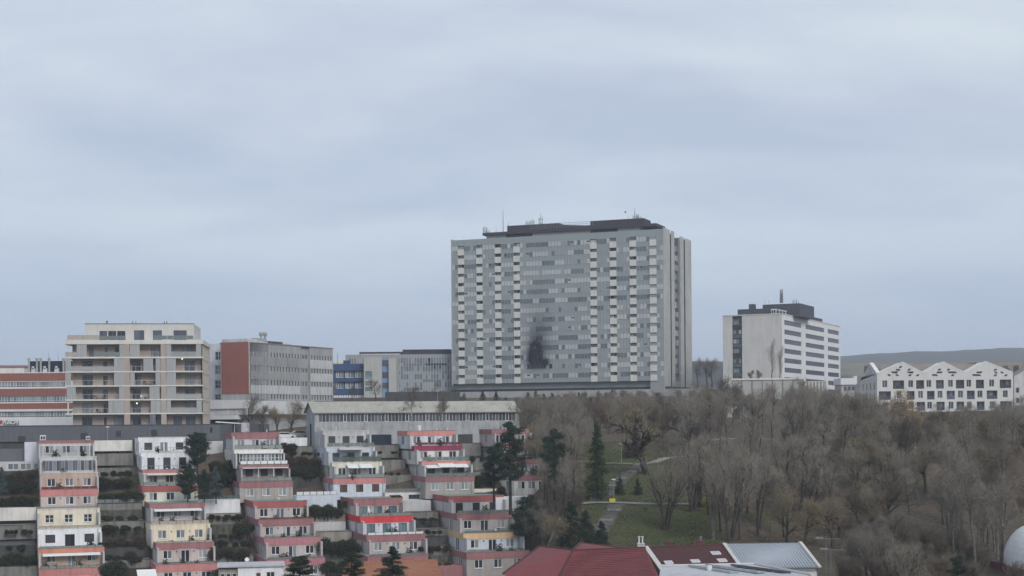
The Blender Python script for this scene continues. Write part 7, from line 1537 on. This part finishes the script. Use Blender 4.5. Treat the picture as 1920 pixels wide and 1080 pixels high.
ribbon('path', [(1290, 318, 830), (1360, 322, 826), (1440, 323, 825), (1500, 323, 824)], 1.8, 'paving'); ribbon('path', [(975, 290, 870), (1050, 290, 868), (1130, 288, 868)], 1.0, 'paving')
def stairs(name, lab, a, b_, n, w_):
    A_, B_ = Vector((gx(a[0], a[1], a[2]), a[1], 0)), Vector((gx(b_[0], b_[1], b_[2]), b_[1], 0)); za, zb = ground_z(A_.x, A_.y) + .35, ground_z(B_.x, B_.y) + .35
    d = (B_ - A_); L_ = d.length; th = math.atan2(d.y, d.x) - math.pi / 2; o = thing(name, lab, 'stairs', loc=(A_.x, A_.y, za), rz=th); o['kind'] = 'thing'
    for k in range(n):
        zz = (zb - za) * (k + .5) / n; q = MB(); big = k % 6 == 5; q.box(-w_ / 2, w_ / 2, L_ * k / n, L_ * (k + (1.0 if not big else 1.15)) / n - .02, zz - .6, zz); q.build('step', 'paving' if big else 'stair_concrete', o)
    for sx in (-w_ / 2 - .12, w_ / 2 + .02):
        for k in range(0, n, 4):
            zz = (zb - za) * (k + .5) / n; q = MB(); q.box(sx, sx + .1, L_ * k / n, L_ * min(n, k + 4) / n, zz - .6, zz + (zb - za) * 2 / n); q.build('kerb', 'stair_concrete', o)
    return o
stairs('stairway', 'lower flight of concrete steps going down from the white path to the left', (1128, 236.5, 1000), (1158, 251.5, 958), 15, 2.3)
stairs('stairway', 'upper flight of concrete steps climbing the lawn to the right, beside the small spruces', (1118, 255.5, 945), (1202, 283, 872), 30, 1.9)
def railing_thing(lab, px0, px1, D, py, n):
    x0, x1 = gx(px0, D, py), gx(px1, D, py); z = ground_z((x0 + x1) / 2, D) + .1; o = thing('path_railing', lab, 'railing', loc=(x0, D, z)); o['kind'] = 'thing'; railing(o, 0, x1 - x0, 0, 0, 1.0, 'rail_grey', n=n, bars=False)
railing_thing('grey tube railing along the near edge of the white path', 1205, 1290, 252.6, 950, 7)
def lamp(px, py, D, h, lab):
    x, y = gx(px, D, py), D; z = ground_z(x, y) if 200 < D < 340 and px > 1000 else pt(px, py, D).z; o = thing('street_lamp', lab, 'street lamp', loc=(x, y, z)); o['kind'] = 'thing'
    q = MB(); q.tube([(0, 0, -.3), (0, 0, h)], [.07, .045], 6); q.build('pole', 'rail_grey', o); q = MB(); q.box(-.32, .32, -.14, .14, h, h + .13); q.extrude([(-.25, h - .06), (.25, h - .06), (.3, h), (-.3, h)], -.12, .12); q.build('lamp_head', 'panel_white', o)
lamp(1165, 866, 285, 3.5, 'slim street lamp at the top of the lawn near the leaning tree'); lamp(1151, 948, 255.5, 3.6, 'street lamp at the stair landing behind the yellow bin'); lamp(1060, 830, 320, 4, 'street lamp with a white head among bare trees right of the shed'); lamp(1278, 745, 480, 7.5, 'tall street lamp before the right corner of the hospital')
lamp(1226, 745, 480, 6.5, 'street lamp before the hospital, left of the tall one'); lamp(202, 826, 300, 2.6, 'small lamp before the dark podium wall'); lamp(1718, 800, 332, 3.5, 'street lamp head showing over the wood below the gabled housing')
x, y = gx(1148, 253.5, 948), 253.3; o = thing('grit_bin', 'bright yellow grit bin on the path by the stair landing', 'bin', loc=(x, y, ground_z(x, y) + .08)); o['kind'] = 'thing'
q = MB(); q.extrude([(-.42, 0), (.42, 0), (.48, .55), (-.48, .55)], -.3, .3); q.build('body', 'yellow_plastic', o); q = MB(); q.extrude([(-.52, .56), (.52, .56), (.46, .74), (-.46, .74)], -.34, .34); q.build('lid', 'yellow_plastic', o)
x, y = gx(1175, 242, 965), 242; 
# cars by the long shed
def car(px, py, D, rz, lab, mat):
    p = pt(px, py, D); o = thing('parked_car', lab, 'car', loc=p, rz=rz, group='cars parked left of the shed')
    q = MB(); q.extrude([(-2.1, .3), (2.1, .3), (2.15, .62), (1.95, .85), (1.15, .95), (.55, 1.38), (-1.1, 1.42), (-1.75, 1.02), (-2.1, .92)], -.85, .85); q.build('body', mat, o)
    for s in (-.86, .855): q = MB(); q.extrude([(-1.55, .98), (.98, .95), (.5, 1.30), (-1.05, 1.33)], s, s + .006); q.build('side_glass', 'glass_dark', o)
    q = MB(); q.quad((1.12, -.75, .985), (1.12, .75, .985), (.6, .68, 1.36), (.6, -.68, 1.36)); q.build('windscreen', 'glass_dark', o)
    for xx in (-1.35, 1.35):
        for yy in (-.87, .67): q = MB(); q.tube([(xx, yy, .32), (xx, yy + .2, .32)], .32, 12); q.build('wheel', 'tyre_rubber', o)
car(536, 823, 318, .15, 'white hatchback parked under the bare trees left of the long shed', 'car_paint_white'); car(563, 820, 322, .4, 'pale silver car parked against the left end of the long shed', 'fin_concrete')
# canopy and blue tarp by the clinic
f = Frame.at(404, 792, 318, 0, z=0.0); zt = f.uv(430, 790)[1]; o = thing('entrance_canopy', 'thin white canopy on posts between podium and car park', 'canopy', f); q = MB(); q.extrude([(0, zt - .2), (5, zt - .55), (5, zt - .4), (0, zt)], 0, 4); q.build('roof', 'office_bright', o)
for xx in (.6, 3.8): q = MB(); q.box(xx, xx + .12, .3, .42, zt - 3.5, zt - .25); q.build('post', 'light_grey', o)
q = MB(); q.box(5.2, 6.3, .5, 4, zt - 3.2, zt - .3); q.build('pale_wall', 'light_grey', o); q = MB(); q.box(1.2, 3.7, 1.5, 1.6, zt - 2.8, zt - 1.0); q.build('blue_screen', 'blue_tarp', o)
# fences and dark walls between clinic, shed and polyclinic
def backwall(px0, px1, ya, yb, D, mt, lab, nm='boundary_wall', ribs=0):
    f = Frame.at(px0, ya, D, 0, z=0.0); w_ = f.X(px1, ya); zt = f.uv(px0, ya)[1]; o = thing(nm, lab, 'wall' if 'wall' in nm else 'fence', f); o['kind'] = 'thing'; q = MB(); q.box(0, w_, 0, .4, zt - (yb - ya) * D / FPX - 2, zt); q.build('face', mt, o)
    for k in range(ribs): q = MB(); xx = w_ * (k + .5) / ribs; q.box(xx - .05, xx + .05, -.06, -.002, zt - (yb - ya) * D / FPX, zt); q.build('rib', mt, o)
backwall(622, 724, 746, 762, 430, 'rust_net', 'brown-grey ribbed fence behind the shed below the blue building', 'ribbed_fence', 30); backwall(722, 862, 735, 760, 440, 'dark_concrete', 'dark grey wall behind the shed in front of the polyclinic'); backwall(560, 625, 752, 772, 380, 'rust_net', 'dark mesh fence in front of the clinic wing plinth', 'mesh_fence', 18)
backwall(1290, 1400, 762, 800, 400, 'ivory_wall', 'pale wall seen through bare trees below the annexe'); backwall(1276, 1330, 798, 815, 345, 'concrete', 'low grey wall at the back of the park behind the leaning tree')
# television aerials
def aerial(px, py, D, h, lab):
    p = pt(px, py, D); o = thing('tv_aerial', lab, 'aerial', loc=p); o['kind'] = 'thing'; q = MB(); q.tube([(0, 0, -2), (0, 0, h)], .03, 5); q.build('mast', 'antenna_steel', o)
    q = MB(); q.box(-1.3, 1.6, -.02, .02, h - .35, h - .31)
    for k in range(9): q.box(-1.3 + k * .33, -1.27 + k * .33, -.25 - .02 * k, .25 + .02 * k, h - .35, h - .33)
    q.build('antenna', 'antenna_steel', o); q = MB(); q.box(-1.2, -.3, -.02, .02, h - .28, h - .1); q.build('reflector', 'antenna_steel', o)
aerial(1558, 1078, 176, 3.2, 'television aerial beside the metal roof'); aerial(1549, 1060, 179, 3.4, 'thin pole behind the television aerial by the metal roof')
# bird
p = pt(1172.5, 398.5, 400); o = thing('bird', 'small dark bird in the sky above the hospital roof', 'bird', loc=p); q = MB(); q.tube([(-.3, 0, 0), (-.1, 0, .03), (.2, 0, .02), (.35, 0, 0)], [.02, .1, .08, .01], 6); q.quad((-.1, 0, .05), (.15, 0, .05), (.05, -.6, .35), (-.1, -.6, .35)); q.quad((-.1, 0, .05), (.15, 0, .05), (.05, .6, .35), (-.1, .6, .35)); q.build('body', 'rail_dark', o)

# ---------------------------------------------------------------- things kept on the flats' terraces
cr2 = random.Random(5)
def potm():
    b = MB(); b.tube([(0, 0, 0), (0, 0, .38), (0, 0, .42)], [.15, .22, .23], 8); p = b.data('pot', ['chimney_brick']); rs_ = np.random.RandomState(8); c = rs_.normal(size=(260, 3)) * np.array([.2, .2, .26]) + np.array([0, 0, .8]); a = rs_.normal(size=(260, 3)) * .06; q = rs_.normal(size=(260, 3)) * .06
    V = np.empty((260, 3, 3)); V[:, 0] = c - a; V[:, 1] = c + a; V[:, 2] = c + q * 1.6; return p, tri_mesh('leaves', V.reshape(-1, 3), 'leaf_hedge')
POT, LEAVES = potm()
def furn():
    b = MB(); b.tube([(0, 0, .7), (0, 0, .75)], [.5, .5], 12); b.tube([(0, 0, 0), (0, 0, .7)], .05, 6); return b.data('table_top', ['panel_white'])
def chairm():
    b = MB(); b.box(-.24, .24, -.24, .24, .42, .47); b.box(-.24, .24, .2, .25, .47, .95)
    for x in (-.22, .18):
        for y in (-.22, .18): b.box(x, x + .04, y, y + .04, 0, .42)
    return b.data('chair', ['panel_white'])
TAB, CHA = furn(), chairm(); bch = CHA.copy(); bch.materials.clear(); bch.materials.append(M('rail_dark'))
SN = ['leftmost flats', 'white-topped flats', 'conservatory flats', 'cream-tier flats', 'magenta-band flats', 'half-hidden flats']
FLN = ['top', 'second', 'third', 'fourth', 'fifth', 'sixth', 'seventh']
for (si, i, _, loc, x0, x1, oy, foot, zfl) in CLUT:
    def put(x, y): return loc + Vector((x * math.cos(R(TH)) - y * math.sin(R(TH)), x * math.sin(R(TH)) + y * math.cos(R(TH)), zfl))
    c_, s_ = math.cos(R(TH)), math.sin(R(TH))
    for k in range(cr2.choice([1, 2, 3])):
        p = put(x0 + (x1 - x0) * cr2.uniform(.05, .95), oy - cr2.uniform(2.6, 3.6)); o = thing('potted_plant', f'potted plant on the {FLN[i]} terrace of the {SN[si]}', 'plant', None, f'potted plants on the {FLN[i]} terrace of the {SN[si]}', p); sc_ = cr2.uniform(.9, 1.5); o.scale = (sc_,) * 3
        inst('pot', POT, o); inst('leaves', LEAVES, o)
    if cr2.random() < .5:
        xx = x0 + (x1 - x0) * cr2.uniform(.2, .8); o = thing('garden_table', f'round table on the {FLN[i]} terrace of the {SN[si]}', 'table', loc=put(xx, oy - 2.6)); inst('table_top', TAB, o)
        for dx_ in (-.8, .8): o = thing('garden_chair', f'{"left" if dx_ < 0 else "right"} garden chair at the table on the {FLN[i]} terrace of the {SN[si]}', 'chair', loc=put(xx + dx_, oy - 2.6), rz=R(TH) + dx_); inst('seat', cr2.choice([CHA, bch]), o)
